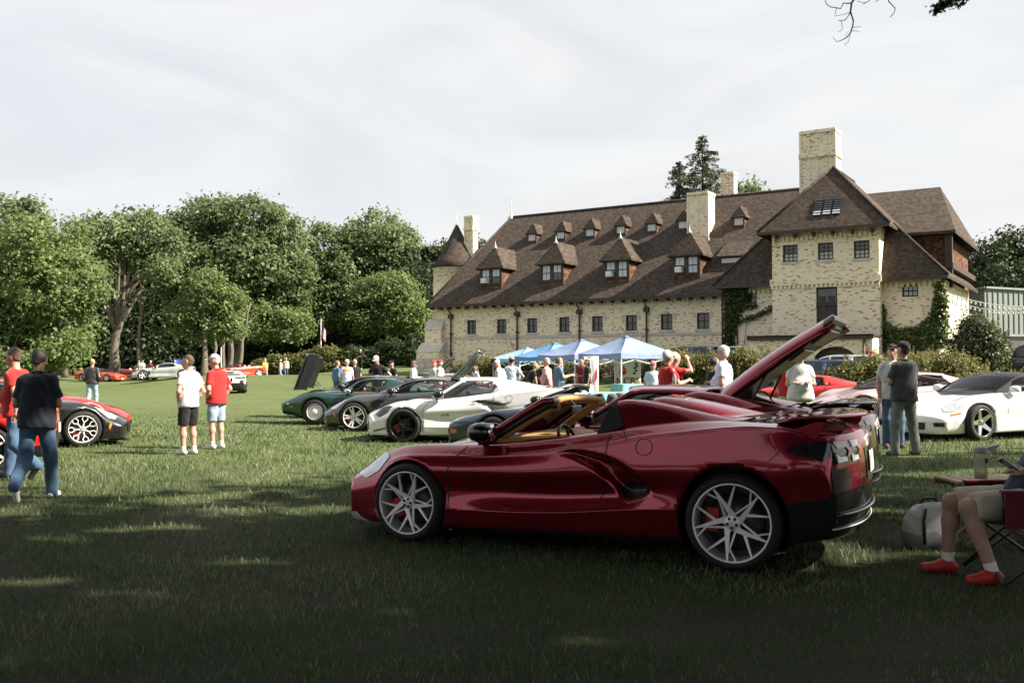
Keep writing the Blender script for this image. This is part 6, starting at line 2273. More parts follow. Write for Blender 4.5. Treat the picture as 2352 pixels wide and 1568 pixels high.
        sill = [(2.32, .76, .28), (1.5, .90, .26), (-2.28, .84, .30)]
        bot = [(2.32, .70, .24), (-2.28, .78, .26)]
        st = [(1.22, .80, 1.03, .79, 1.04, 1.05, .18), (.80, .84, 1.05, .76, 1.32, 1.35, .12), (.42, .86, 1.06, .70, 1.60, 1.65, .06), (-.1, .87, 1.07, .68, 1.68, 1.74, 0), (-1.2, .87, 1.08, .68, 1.68, 1.74, 0), (-1.95, .86, 1.08, .66, 1.62, 1.68, 0), (-2.24, .84, 1.08, .70, 1.10, 1.12, 0)]
    bc = [(x, 0, z) for x, _, z in bot]
    S.lines = [top, mid, crest, shld, wide, conc, low, sill, bot, bc]
    S.st = st
    S.black = lambda C, j: (j > 7) | ((C[:, 0] < S.xr + .35) & (j > 6))
    return S


def fcar(name, label, loc, rz, pm, kind='c6', top='coupe', wheel=('split5', M_alloy), interior=(M_dark_int, M_dark_int), z=0.0, group=None,
         hood=None, hatch=None, trim=None, nx=64, plate=True, pop=False, glass_m=None, wheel_detail=True):
    root = empty(name, (loc[0], loc[1], z), rz)
    tag(root, label, 'car', group)
    S = fspec(kind, nx, 4 if nx > 50 else 3)
    open_top = top == 'open'
    cx0, cx1 = {'c3': (.30, -.55), 'c4': (.38, -.75)}.get(kind, (.40, -.78))

    def cut(C):
        d = np.zeros(len(C), bool)
        if kind != 'van': d |= (C[:, 2] > .6) & (C[:, 0] < cx0) & (C[:, 0] > cx1) & (np.abs(C[:, 1]) < .66)
        if hood is not None: d |= (C[:, 2] > .55) & (C[:, 0] < S.xf - .55) & (C[:, 0] > .72) & (np.abs(C[:, 1]) < .56)
        return d
    me, bvh = body_mesh(S, 'body', [pm, M_black], cut)
    link('body', me, root)
    wheel_wells(S, root)
    im, idk = interior
    belt = .86 if kind in ('c3', 'c4') else .89
    if kind != 'van':
        tub(root, cx0, cx1, .68, belt, im, idk)
        for s in (1, -1): seat(root, -.28, s * .36, im, .18, .60)
    G = Spec()
    G.st = S.st; G.ua, G.ub, G.ur, G.us, G.ue = 2.0, 4.05, 5.85, .75, 4.1
    G.pw, G.sw, G.slant, G.slant_r = .035, .05, 1.4, 1.0
    if kind == 'c3': G.ub, G.ur, G.ue = 4.3, 5.0, 3.9; G.slant_r = .3
    if kind == 'c4': G.posts = [(3.55, 3.8)]; G.ue = 4.0
    if kind == 'van': G.ua, G.ub, G.ur, G.us, G.ue = 2.0, 5.0, 5.9, .8, 4.9; G.posts = [(2.55, 2.7), (3.5, 3.62)]; G.slant = 1.2; G.slant_r = .3
    tp = pm
    if top == 'soft': tp = M_softtop
    if open_top:
        G.st = S.st[:3]; G.ua, G.ub, G.us, G.ue = 1.94, 9, 9, 9; G.n = 20
        greenhouse(G, root, pm, glass_m, ('windshield',))
        out = [S.st[0], S.st[1], S.st[2]]
        for s in (1, -1):
            m = MB(); m.tube([(q[0], s * q[3], q[4]) for q in out], [.028, .028, .03], 7); m.build('windscreen_pillar', M_black if trim is None else trim, root)
        q = S.st[2]
        m = MB(); m.tube([(q[0] + q[6] * (1 - (y / .6) ** 2), y * q[3] / .6, q[4] + (q[5] - q[4]) * (1 - (y / .6) ** 2)) for y in np.linspace(-.6, .6, 11)], .03, 7); m.build('windscreen_header', M_black if trim is None else trim, root)
        m = MB(); m.box(q[0] - .02, q[0] + .01, -.1, .1, q[5] - .12, q[5] - .05); m.build('rear_view_mirror', M_black, root)
    else:
        greenhouse(G, root, tp, glass_m, ('windshield', 'side', 'roof') if hatch is not None else ('windshield', 'side', 'roof', 'rear'))
    # joints
    xd0, xd1 = {'c3': (.55, -.58), 'c4': (.60, -.62), 'van': (1.0, -.2)}.get(kind, (.66, -.66))
    zt = {'van': 1.04}.get(kind, .84 if kind != 'c3' else .77)
    for ax in ('L', 'R'):
        gap(bvh, 'door_joint', [(xd0 - .02, zt), (xd0, .6), (xd0 - .03, .26)], ax, M_black, root, .009)
        gap(bvh, 'door_joint', [(xd1 - .03, zt + .06), (xd1, .6), (xd1 + .06, .28)], ax, M_black, root, .009)
        if kind == 'c4': gap(bvh, 'side_moulding', [(2.0, .53), (1.22, .545), (-1.2, .56), (-2.05, .57)], ax, M_black, root, .03, .006)
    # faces of each model
    if kind == 'c7':
        mpatch(bvh, 'headlight', [(1.98, .56), (1.90, .50), (1.70, .60), (1.55, .72), (1.62, .76), (1.80, .76), (1.92, .70)], M_lens, root, .006, .05, 'T')
        patch(bvh, 'front_grille', [(-.55, .40), (.55, .40), (.50, .24), (-.50, .24)], 'F', M_mesh, root)
        mpatch(bvh, 'fender_vent', [(.97, .69), (.66, .725), (.74, .60), (.90, .52)], M_black, root, .004, .04)
        mpatch(bvh, 'side_marker', [(1.86, .40), (1.83, .44), (1.80, .36), (1.82, .30)], M_amber, root, .006, .04)
        patch(bvh, 'hood_vent', [(1.15, .30), (1.15, -.30), (.95, -.34), (.95, .34)], 'T', M_black, root)
        m = MB(); m.box(S.xf - .35, S.xf - .02, -.66, .66, .085, .105); m.build('front_splitter', M_carbon, root)
        mpatch(bvh, 'tail_lamp', [(.68, .86), (.40, .86), (.42, .76), (.64, .74)], M_red_lens, root, .008, .05, 'B')
    elif kind in ('c6', 'c5'):
        if kind == 'c6':
            mpatch(bvh, 'headlight', [(1.96, .60), (1.88, .48), (1.68, .58), (1.54, .70), (1.66, .775), (1.84, .72)], M_lens, root, .006, .05, 'T')
            mpatch(bvh, 'fender_vent', [(.98, .66), (.88, .66), (.84, .36), (.94, .36)], M_black, root, .004, .04) if trim is None else None
        else:
            mpatch(bvh, 'lamp_cover', [(1.78, .70), (1.74, .44), (1.52, .46), (1.52, .72)], pm, root, .006, .05, 'T')
        patch(bvh, 'front_grille', [(-.42, .33), (.42, .33), (.40, .20), (-.40, .20)], 'F', M_black, root)
        mpatch(bvh, 'fog_lamp', [(.55, .33), (.72, .34), (.72, .26), (.56, .26)], M_lens_d, root, .006, .05, 'F')
        mpatch(bvh, 'side_marker', [(1.92, .48), (1.74, .52), (1.74, .495), (1.92, .455)], M_amber, root, .006, .04)
        for y in (.36, .62): mpatch(bvh, 'tail_lamp', [(y + .085 * math.cos(R(a)), .80 + .07 * math.sin(R(a))) for a in range(0, 360, 30)], M_red_lens, root, .008, .05, 'B')
    elif kind == 'c4':
        patch(bvh, 'front_trim', [(-.70, .42), (.70, .42), (.70, .33), (-.70, .33)], 'F', M_black, root, .006)
        mpatch(bvh, 'turn_lamp', [(.42, .41), (.70, .41), (.70, .345), (.42, .345)], M_amber, root, .010, .05, 'F')
        mpatch(bvh, 'turn_lamp', [(2.02, .42), (1.90, .43), (1.90, .36), (2.02, .35)], M_amber, root, .010, .05)
        mpatch(bvh, 'lamp_cover', [(1.98, .66), (1.98, .40), (1.74, .40), (1.74, .66)], pm if not pop else M_lens, root, .006, .05, 'T')
        for y in (.30, .56): mpatch(bvh, 'tail_lamp', [(y + .085 * math.cos(R(a)), .72 + .085 * math.sin(R(a))) for a in range(0, 360, 30)], M_red_lens, root, .008, .05, 'B')
    elif kind == 'c3':
        m = MB()
        for s in (1, -1): m.tube([(2.26, s * .10, .50), (2.24, s * .35, .515), (2.14, s * .56, .525), (1.96, s * .72, .53)], [.025, .035, .035, .02], 8)
        m.build('chrome_bumper', M_chrome, root)
        patch(bvh, 'front_grille', [(-.45, .47), (.45, .47), (.42, .37), (-.42, .37)], 'F', M_mesh, root)
        mpatch(bvh, 'side_marker', [(1.96, .47), (1.84, .48), (1.84, .45), (1.96, .44)], M_amber, root, .008, .04)
        m = MB()
        for s in (1, -1): m.tube([(.70, s * .72, .30), (-.70, s * .73, .30)], .025, 8)
        m.build('side_trim', M_chrome, root)
    else:
        mpatch(bvh, 'headlight', [(2.2, .60), (2.12, .86), (1.84, .88), (1.90, .72)], M_lens, root, .006, .06, 'T')
        patch(bvh, 'front_grille', [(-.5, .74), (.5, .74), (.5, .56), (-.5, .56)], 'F', M_mesh, root)
        mpatch(bvh, 'tail_lamp', [(.84, 1.02), (.66, 1.02), (.66, .72), (.84, .72)], M_red_lens, root, .008, .06, 'B')
    if plate:
        patch(bvh, 'number_plate', [(-.155, .32), (.155, .32), (.155, .20), (-.155, .20)], 'F', M_plate, root, .014)
        patch(bvh, 'number_plate', [(-.155, .66), (.155, .66), (.155, .52), (-.155, .52)], 'B', M_plate, root, .012)
    mirror(root, {'c3': .42, 'van': .95}.get(kind, .50), {'c3': .70, 'c4': .76, 'van': .90}.get(kind, .79), {'van': 1.08, 'c3': .80}.get(kind, .87), M_chrome if kind == 'c3' else (trim or M_black), .95)
    rim, ty = {'c3': (.20, .335), 'c4': (.222, .325), 'van': (.235, .36)}.get(kind, (.247, .333))
    for s in (1, -1):
        for xa in (S.xa_f, S.xa_r):
            big = .012 if (xa < 0 and kind not in ('c3', 'van')) else 0
            put_wheel(root, xa, s * (S.W - .02), wheel[0], rim + big, ty + big, .24, wheel[1], R(17 if s > 0 else 41), wheel[2] if len(wheel) > 2 else M_cal_red, wheel_detail)
    # raised hood, hinged at the nose
    if hood is not None:
        x0, x1 = S.xf - .55, .72
        piv = Vector((x0 + .25, 0, .62))
        MR = Matrix.Translation(piv) @ Matrix.Rotation(R(hood), 4, 'Y') @ Matrix.Translation(-piv)
        V = []; F = []; n = 13
        for i in range(11):
            f = i / 10
            x = x0 + (x1 - x0) * f
            zt_ = float(pchip([k[0] for k in S.lines[0]], [k[2] for k in S.lines[0]], np.array([x]))[0])
            for k in range(n):
                t = -1 + 2 * k / (n - 1)
                V.append(tuple(MR @ Vector((x, (.46 if kind == 'c3' else .58) * t, zt_ + .03 * (1 - t * t) - .03 * abs(t) ** 4))))
            if i:
                for k in range(1, n): F.append((i * n + k, (i - 1) * n + k, (i - 1) * n + k - 1, i * n + k - 1))
        h = link('raised_hood', np_mesh('raised_hood', V, np.array(F), pm, smooth_shade=True), root)
        sd = h.modifiers.new('t', 'SOLIDIFY'); sd.thickness = .03; sd.offset = -1
        V2 = [tuple(Vector(v) + (MR.to_3x3() @ Vector((0, 0, -.04)))) for v in V]
        o2 = link('hood_liner', np_mesh('hood_liner', V2, np.array(F), M_black, smooth_shade=True), h)
        m = MB(); m.tube([(.95, .5, .72), MR @ Vector(((x0 + x1) / 2, .5, .66))], .012, 6); m.build('hood_prop', M_black, h)
        m = MB(); m.box(.80, S.xf - .6, -.54, .54, .36, .52); m.build('engine_bay', M_black, root, bevel=.04)
        e = MB()
        e.box(.95, 1.45, -.16, .16, .522, .64)
        for s in (1, -1): e.box(.92, 1.48, s * .28 - .08, s * .28 + .08, .522, .68)
        e.build('engine', M_dark_metal, root, bevel=.02)
        e = MB()
        for s in (1, -1):
            e.box(.95, 1.45, s * .28 - .07, s * .28 + .07, .682, .74)
            for k in range(4): e.tube([(1.02 + k * .12, s * .38, .60), (1.02 + k * .12, s * .46, .56), (1.02 + k * .12, s * .48, .50)], .018, 6)
        e.lathe([(.15, .645), (.17, .66), (.17, .72), (.12, .74), (.02, .745)], 24, Matrix.Translation((1.2, 0, 0)))
        e.build('valve_covers', M_chrome, root)
    # raised rear hatch, hinged at the roof
    if hatch is not None:
        st = S.st
        piv = Vector((st[4][0] - .02, 0, st[4][5] - .005))
        MR = Matrix.Translation(piv) @ Matrix.Rotation(R(hatch), 4, 'Y') @ Matrix.Translation(-piv)
        V = []; F = []; n = 13
        us = np.linspace(4.0, 5.9, 10)
        A = np.array(st)
        kk = np.arange(len(st))
        for i, u_ in enumerate(us):
            c = [float(pchip(kk, A[:, j], np.array([u_]))[0]) for j in range(7)]
            for k in range(n):
                t = -1 + 2 * k / (n - 1)
                V.append(tuple(MR @ Vector((c[0], c[3] * 1.05 * t, c[4] + (c[5] - c[4]) * (1 - t * t) - .03 * abs(t) ** 5))))
            if i:
                for k in range(1, n): F.append((i * n + k, (i - 1) * n + k, (i - 1) * n + k - 1, i * n + k - 1))
        fr = [f for f in F]
        nm = len(us)
        rim_f = [f for q, f in enumerate(F) if (q // (n - 1)) in (0, nm - 2) or (q % (n - 1)) in (0, n - 2)]
        gl_f = [f for q, f in enumerate(F) if not ((q // (n - 1)) in (0, nm - 2) or (q % (n - 1)) in (0, n - 2))]
        h = link('raised_hatch', np_mesh('raised_hatch', V, np.array(rim_f), pm, smooth_shade=True), root)
        sd = h.modifiers.new('t', 'SOLIDIFY'); sd.thickness = .05; sd.offset = -1
        link('hatch_glass', np_mesh('hatch_glass', V, np.array(gl_f), glass('hatch_tint', (0.02, 0.03, 0.05), .85), smooth_shade=True), h)
        for s in (1, -1):
            m = MB(); m.tube([(-1.45, s * .60, .99), MR @ Vector((-1.35, s * .50, 1.04))], .013, 6); m.build('gas_strut', M_black, h)
        m = MB(); m.box(-1.75, -.85, -.52, .52, .78, .80); m.build('luggage_floor', M_dark_int, root)
    if top == 'open':
        m = MB(); m.box(cx1 - .12, cx1 + .05, -.62, .62, belt - .02, belt + .03); m.build('tonneau_edge', trim or M_black, root, bevel=.02)
    return root


def from_wheel(px, py, lx, ly, ang, z=0.0, D=None):
    "car centre so that the wheel at local (lx, ly) touches the ground at the picture position"
    p = on_ground(px, py, z) if D is None else at(px, py, D)
    c, s = math.cos(R(ang)), math.sin(R(ang))
    return (p.x - c * lx + s * ly, p.y - s * lx - c * ly)


def px_at(px, D):
    return ((px - 1176) / FPX * D, D)


ROW = 'sports cars parked side by side on the lawn'
FAR = 'sports cars scattered across the far lawn'
P_white = paint('paint_white', (0.76, 0.76, 0.76), 0.0, .35, .02)
P_grey = paint('paint_dark_grey', (0.070, 0.078, 0.078), .5, .32)
P_green = paint('paint_dark_green', (0.010, 0.050, 0.040), .3, .3)
P_blackp = paint('paint_black', (0.008, 0.008, 0.009), .1, .25)
P_navy = paint('paint_navy', (0.012, 0.030, 0.055), .3, .3)
P_red = paint('paint_red', (0.55, 0.018, 0.015), .1, .35)
P_orange = paint('paint_orange_red', (0.62, 0.060, 0.025), .1, .35)
P_dred = paint('paint_dark_red', (0.33, 0.010, 0.016), .3, .3)
P_silver = paint('paint_silver', (0.58, 0.59, 0.60), .6, .35)
P_rose = paint('paint_rose_silver', (0.56, 0.40, 0.40), .5, .35)
P_blue = paint('paint_blue', (0.012, 0.045, 0.22), .3, .3)
P_bluev = paint('paint_blue_van', (0.02, 0.05, 0.12), .3, .3)
P_brown = paint('paint_red_brown', (0.20, 0.05, 0.04), .3, .3)
M_blackrim = plain('black_rim', (0.014, 0.013, 0.013), .35, .3)
M_chromerim = plain('chrome_rim', (0.80, 0.80, 0.80), .10, 1.0, var=.03)

# burgundy coupe with its rear cover up, beside the foreground car
c8('sports_car', 'burgundy sports car with raised rear cover parked behind the foreground car', (1.78, 10.85), R(155.05), M_burg, ROW, top='up', hatch=37, wing=M_carbon, glass_m=glass('clear_side_glass', (.02, .025, .03), .12))
fcar('sports_car', 'navy blue wedge nosed convertible between the burgundy cars and the white one', from_wheel(1132, 1046, 1.22, .9, 163, 0), R(163), P_navy, 'c4', 'open', ('star5', M_alloy), group=ROW, pop=True)
wl_ = from_wheel(926, 1017, 1.361, .955, 175)
c8('sports_car', 'white mid-engined sports car with black wheels', wl_, R(175), P_white, ROW, wheel=('thin5', M_blackrim), interior=(M_dark_int, M_dark_int), glass_m=glass('grey_glass', (.05, .06, .07), .22), side_trim=M_carbon)
fcar('sports_car', 'dark grey coupe with its rear hatch raised', from_wheel(812, 991, 1.345, .925, 174), R(174), P_grey, 'c7', 'coupe', ('split5', M_alloy), group=ROW, hatch=58)
fcar('sports_car', 'dark green classic coupe with chrome bumper and hood tipped forward', from_wheel(722, 976, 1.245, .865, 175), R(175), P_green, 'c3', 'coupe', ('rally', M_alloy), group=ROW, hood=64, interior=(plain('tan_cloth', (.35, .25, .14), .8), M_dark_int))
fcar('sports_car', 'black coupe with raised hood at the far end of the row', (-4.3, 28.2), R(174), P_blackp, 'c7', 'coupe', ('split5', M_dark_metal), group=ROW, hood=58)
for i, (px, D, p, k, lab) in enumerate([(985, 33.5, P_brown, 'c4', 'red brown coupe behind the row near the man in the white shirt'), (1010, 37, P_silver, 'c5', 'silver coupe behind the red brown one'), (960, 41, P_blackp, 'c6', 'black coupe with raised hatch farthest behind the row')]):
    fcar('sports_car', lab, px_at(px, D), R(174), p, k, 'coupe', group=ROW, nx=44, wheel_detail=False, hatch=58 if i == 2 else None)
# right hand group
fcar('sports_car', 'red wedge shaped coupe in front of the hedge on the right', px_at(1838, 29.5), R(167), P_red, 'c4', 'coupe', ('star5', M_alloy), group=ROW, trim=P_red, z=.06)
fcar('sports_car', 'rose silver coupe behind the man in the dark polo', px_at(2062, 23.0), R(188), P_rose, 'c5', 'coupe', ('star5', M_chromerim), group=ROW, z=.13)
fcar('sports_car', 'white convertible with black top and chrome wheels at the right edge', from_wheel(2259, 1013, 1.345, .925, 203, .137), R(203), P_white, 'c6', 'soft', ('star5', M_chromerim), group=ROW, trim=P_white, z=.135)
# left hand group
fcar('sports_car', 'black coupe with red brake calipers beside the two walking men', from_wheel(190, 1027, 1.345, -.925, 30), R(30), P_blackp, 'c7', 'coupe', ('snow10', M_alloy), group=ROW)
fcar('sports_car', 'red coupe nose showing behind the black one', from_wheel(202, 1006, 1.345, -.925, 28), R(28), P_red, 'c5', 'coupe', ('star5', M_alloy), group=ROW)
fcar('sports_car', 'red car cut off by the left edge behind the walking men', from_wheel(-34, 1092, -1.345, .925, 200), R(200), P_red, 'c6', 'coupe', ('split5', M_alloy), group=ROW)
fcar('sports_car', 'dark green coupe at the left edge beneath the maple', px_at(-45, 47), R(-8), P_green, 'c7', 'coupe', group=FAR, nx=44, wheel_detail=False)


def far(label, px, D, ang, p, k, top, **kw):
    x, y = px_at(px, D)
    return fcar('sports_car', label, (x, y), R(ang), p, k, top, group=FAR, z=gz(x, y), nx=44, wheel_detail=False, **kw)


M_cream = plain('cream_leather', (.55, .45, .33), .6)
far('bright red convertible with square nose beside the big oak', 232, 84, -14, P_orange, 'c4', 'open', interior=(M_cream, M_dark_int))
far('dark red convertible with pale seats right of the oak trunk', 318, 90, -28, P_dred, 'c6', 'open', interior=(M_cream, M_dark_int))
far('silver coupe driving across the lawn', 378, 70, 192, P_silver, 'c6', 'coupe', wheel=('star5', M_alloy))
far('blue coupe with raised hood in front of the dark wood', 385, 98, -30, P_blue, 'c5', 'coupe', hood=62)
far('blue convertible under the pale maple', 530, 92, 215, P_blue, 'c6', 'open', interior=(M_cream, M_dark_int))
far('orange red convertible turned towards the photographer', 549, 79, 224, P_orange, 'c7', 'open', interior=(M_cream, M_dark_int), wheel=('split5', M_alloy))
x_, y_ = px_at(527, 55.5)
c8('sports_car', 'white sports car seen from behind near the man in the red polo', (x_, y_), R(104), P_white, FAR, wheel=('thin5', M_blackrim), z=gz(x_, y_))
# vehicles on the drive
DRIVE = 'vehicles parked along the drive'
for lab, px, D, ang, p in [('dark blue people carrier showing above the hedge right of the canopies', 1570, 52.5, 148, P_bluev), ('silver van behind the hedge beside the light blue polo man', 1690, 50.5, 148, P_silver),
                           ('blue wagon with tinted windows below the porch arch', 1850, 40.5, 160, P_bluev), ('silver wagon right of the blue one under the porch', 1920, 42, 150, P_silver),
                           ('black wagon at the right edge beyond the yew', 2375, 44, 150, P_blackp)]:
    x, y = px_at(px, D)
    fcar('parked_wagon', lab, (x, y), R(ang), p, 'van', 'coupe', ('split5', M_alloy), group=DRIVE, z=gz(x, y) + .03, nx=44, wheel_detail=False, glass_m=glass('van_tint', (.02, .03, .04), .7))

# ------------------------------------------------------------------ people
def surface_net(val, org, h):
    "isosurface of a sampled distance field -> verts, quads"
    s = val < 0
    nx, ny, nz = val.shape
    c = np.zeros((nx - 1, ny - 1, nz - 1), np.int8)
    corners = [(i, j, k) for i in (0, 1) for j in (0, 1) for k in (0, 1)]
    for i, j, k in corners: c += s[i:nx - 1 + i, j:ny - 1 + j, k:nz - 1 + k]
    act = (c > 0) & (c < 8)
    ids = -np.ones(act.shape, np.int64)
    A = np.argwhere(act)
    ids[act] = np.arange(len(A))
    acc = np.zeros((len(A), 3)); cnt = np.zeros(len(A))
    for i, j, k in corners:
        for ax in range(3):
            if (i, j, k)[ax]: continue
            d = [0, 0, 0]; d[ax] = 1
            a = val[A[:, 0] + i, A[:, 1] + j, A[:, 2] + k]; b = val[A[:, 0] + i + d[0], A[:, 1] + j + d[1], A[:, 2] + k + d[2]]
            m = (a < 0) != (b < 0)
            t = np.where(m, a / (a - b + 1e-12), 0)
            p = np.stack([np.full(len(A), i), np.full(len(A), j), np.full(len(A), k)], -1).astype(float)
            p[:, ax] += t
            acc[m] += p[m]; cnt[m] += 1
    V = (A + acc / cnt[:, None]) * h + org
    F = []
    for ax in range(3):
        sl0 = [slice(None)] * 3; sl1 = [slice(None)] * 3
        sl0[ax] = slice(0, -1); sl1[ax] = slice(1, None)
        e0, e1 = s[tuple(sl0)], s[tuple(sl1)]
        E = np.argwhere(e0 != e1)
        u, v = (ax + 1) % 3, (ax + 2) % 3
        ok = (E[:, u] > 0) & (E[:, v] > 0) & (E[:, u] < val.shape[u] - 1) & (E[:, v] < val.shape[v] - 1)
        E = E[ok]
        if not len(E): continue
        q = []
        for du, dv in ((-1, -1), (0, -1), (0, 0), (-1, 0)):
            P = E.copy(); P[:, u] += du; P[:, v] += dv
            q.append(ids[P[:, 0], P[:, 1], P[:, 2]])
        q = np.stack(q, -1)
        flip = ~e0[E[:, 0], E[:, 1], E[:, 2]]
        q[flip] = q[flip][:, ::-1]
        F.append(q)
    return V, np.concatenate(F)


def rcone(P, a, b, ra, rb, sc=None):
    a = np.array(a, float); b = np.array(b, float)
    if sc is not None:
        sc = np.array(sc, float); P = P / sc; a = a / sc; b = b / sc
    ab = b - a
    t = np.clip(((P - a) @ ab) / (ab @ ab + 1e-12), 0, 1)
    d = np.linalg.norm(P - a - t[..., None] * ab, axis=-1) - (ra + (rb - ra) * t)
    return d if sc is None else d * min(sc)


def ellip(P, c, r):
    r = np.array(r, float)
    q = (P - np.array(c, float)) / r
    n = np.linalg.norm(q, axis=-1)
    return (n - 1) * min(r) * np.clip(n, .5, 1) ** 0


def smin(a, b, k):
    h = np.clip(.5 + .5 * (b - a) / k, 0, 1)
    return b + (a - b) * h - k * h * (1 - h)


def field_mesh(name, prims, mat, res, cut=None, k=.03, wrinkle=0.0, seed=0, parent=None):
    "prims: ('c',a,b,ra,rb[,scale]) or ('e',centre,radii)"
    lo = np.full(3, 1e9); hi = -lo
    for p in prims:
        if p[0] == 'c':
            r = max(p[3], p[4]); sc = np.array(p[5]) if len(p) > 5 else np.ones(3)
            for q in (p[1], p[2]): lo = np.minimum(lo, np.array(q) - r * np.maximum(sc, 1)); hi = np.maximum(hi, np.array(q) + r * np.maximum(sc, 1))
        else:
            lo = np.minimum(lo, np.array(p[1]) - np.array(p[2])); hi = np.maximum(hi, np.array(p[1]) + np.array(p[2]))
    lo -= 2.5 * res + wrinkle; hi += 2.5 * res + wrinkle
    n = np.ceil((hi - lo) / res).astype(int) + 1
    ax_ = [(lo[i] + np.arange(n[i]) * res) for i in range(3)]
    g = np.stack(np.meshgrid(*ax_, indexing='ij'), -1)
    d = np.full(tuple(n), .25)
    mg = k * 1.2 + 2 * res
    for p in prims:
        if p[0] == 'c':
            r = max(p[3], p[4]); sc = np.maximum(np.array(p[5]), 1) if len(p) > 5 else np.ones(3)
            a0 = np.minimum(np.array(p[1]), np.array(p[2])) - r * sc - mg; a1 = np.maximum(np.array(p[1]), np.array(p[2])) + r * sc + mg
        else:
            a0 = np.array(p[1]) - np.array(p[2]) - mg; a1 = np.array(p[1]) + np.array(p[2]) + mg
        i0 = np.clip(np.floor((a0 - lo) / res).astype(int), 0, n); i1 = np.clip(np.ceil((a1 - lo) / res).astype(int) + 1, 0, n)
        sl = tuple(slice(i0[i], i1[i]) for i in range(3))
        gg = g[sl]
        q = rcone(gg, p[1], p[2], p[3], p[4], p[5] if len(p) > 5 else None) if p[0] == 'c' else ellip(gg, p[1], p[2])
        d[sl] = smin(d[sl], q, k)
    if wrinkle:
        x, y, z = g[..., 0], g[..., 1], g[..., 2]
        d = d + wrinkle * (np.sin(z * 30 + 11 * np.sin(x * 6 + seed) + 6 * np.sin(y * 8 + seed)) * .6 + np.sin(x * 26 + z * 19 + 4 * np.sin(z * 5 + seed)) * .4)
    if cut is not None: d = cut(g, d)
    V, F = surface_net(d, lo, res)
    return link(name, np_mesh(name, V, F, mat, smooth_shade=True), parent)


def cloth(name, c, var=.12, rough=.85):
    if name in MATS: return MATS[name]
    t = NT(name)
    v = t.tex('Object')
    n = t.noise(v, 5.0, 4.0, .6)
    t.col(t.ramp(n, [(.3, tuple(x * (1 - var) for x in c)), (.7, tuple(min(1, x * (1 + var)) for x in c))])).set(rough=rough, spec=.2, sheen=.15)
    t.bump(t.noise(v, 14.0, 5.0, .6), .35, .02)
    MATS[name] = t.m
    return t.m


def skin(c=(.42, .265, .20)):
    nm = 'skin_%d' % int(c[0] * 1000)
    if nm in MATS: return MATS[nm]
    t = NT(nm)
    n = t.noise(t.tex('Object'), 18.0, 4.0, .6)
    t.col(t.ramp(n, [(.3, tuple(x * .88 for x in c)), (.7, tuple(min(1, x * 1.08) for x in c))])).set(rough=.5, spec=.4, sss=.06)
    MATS[nm] = t.m
    return t.m


SKIN = skin()
SKIN_D = skin((.30, .18, .125))
SKIN_R = skin((.47, .28, .215))
ARMS = {   # elbow, wrist relative to the shoulder, for the left arm (x outward positive); y forward
    'down': ((.06, -.03, -.29), (.06, .03, -.54)),
    'pocket': ((.10, -.06, -.28), (-.02, .09, -.50)),
    'front': ((.06, .02, -.28), (-.06, .27, -.27)),
    'phone': ((.05, .03, -.28), (-.10, .25, -.20)),
    'hip': ((.20, -.06, -.24), (.05, .05, -.42)),
    'crossed': ((.06, .05, -.27), (-.22, .20, -.24)),
    'shade': ((.10, .22, .00), (-.06, .24, .22)),
    'lean': ((.12, .12, -.26), (.10, .26, -.48)),
    'swing_f': ((.07, .08, -.27), (.02, .30, -.40)),
    'swing_b': ((.10, -.14, -.25), (.14, -.16, -.50)),
    'point': ((.05, .10, -.25), (-.02, .36, -.18)),
}
LEGS = {   # knee, ankle relative to the hip
    'stand': (((.02, .02, -.44), (.03, -.02, -.85)), ((.02, .02, -.44), (.03, -.02, -.85))),
    'stand_wide': (((.07, .02, -.44), (.11, -.02, -.85)), ((.07, .02, -.44), (.11, -.02, -.85))),
    'stroll': (((.02, .10, -.43), (.02, .12, -.85)), ((.02, .00, -.44), (.02, -.20, -.82))),
    'stride': (((.02, .16, -.41), (.03, .20, -.84)), ((.03, -.02, -.44), (.03, -.34, -.71))),
    'sit': (((.06, .44, -.02), (.08, .46, -.44)), ((.06, .44, -.02), (.10, .30, -.44))),
}


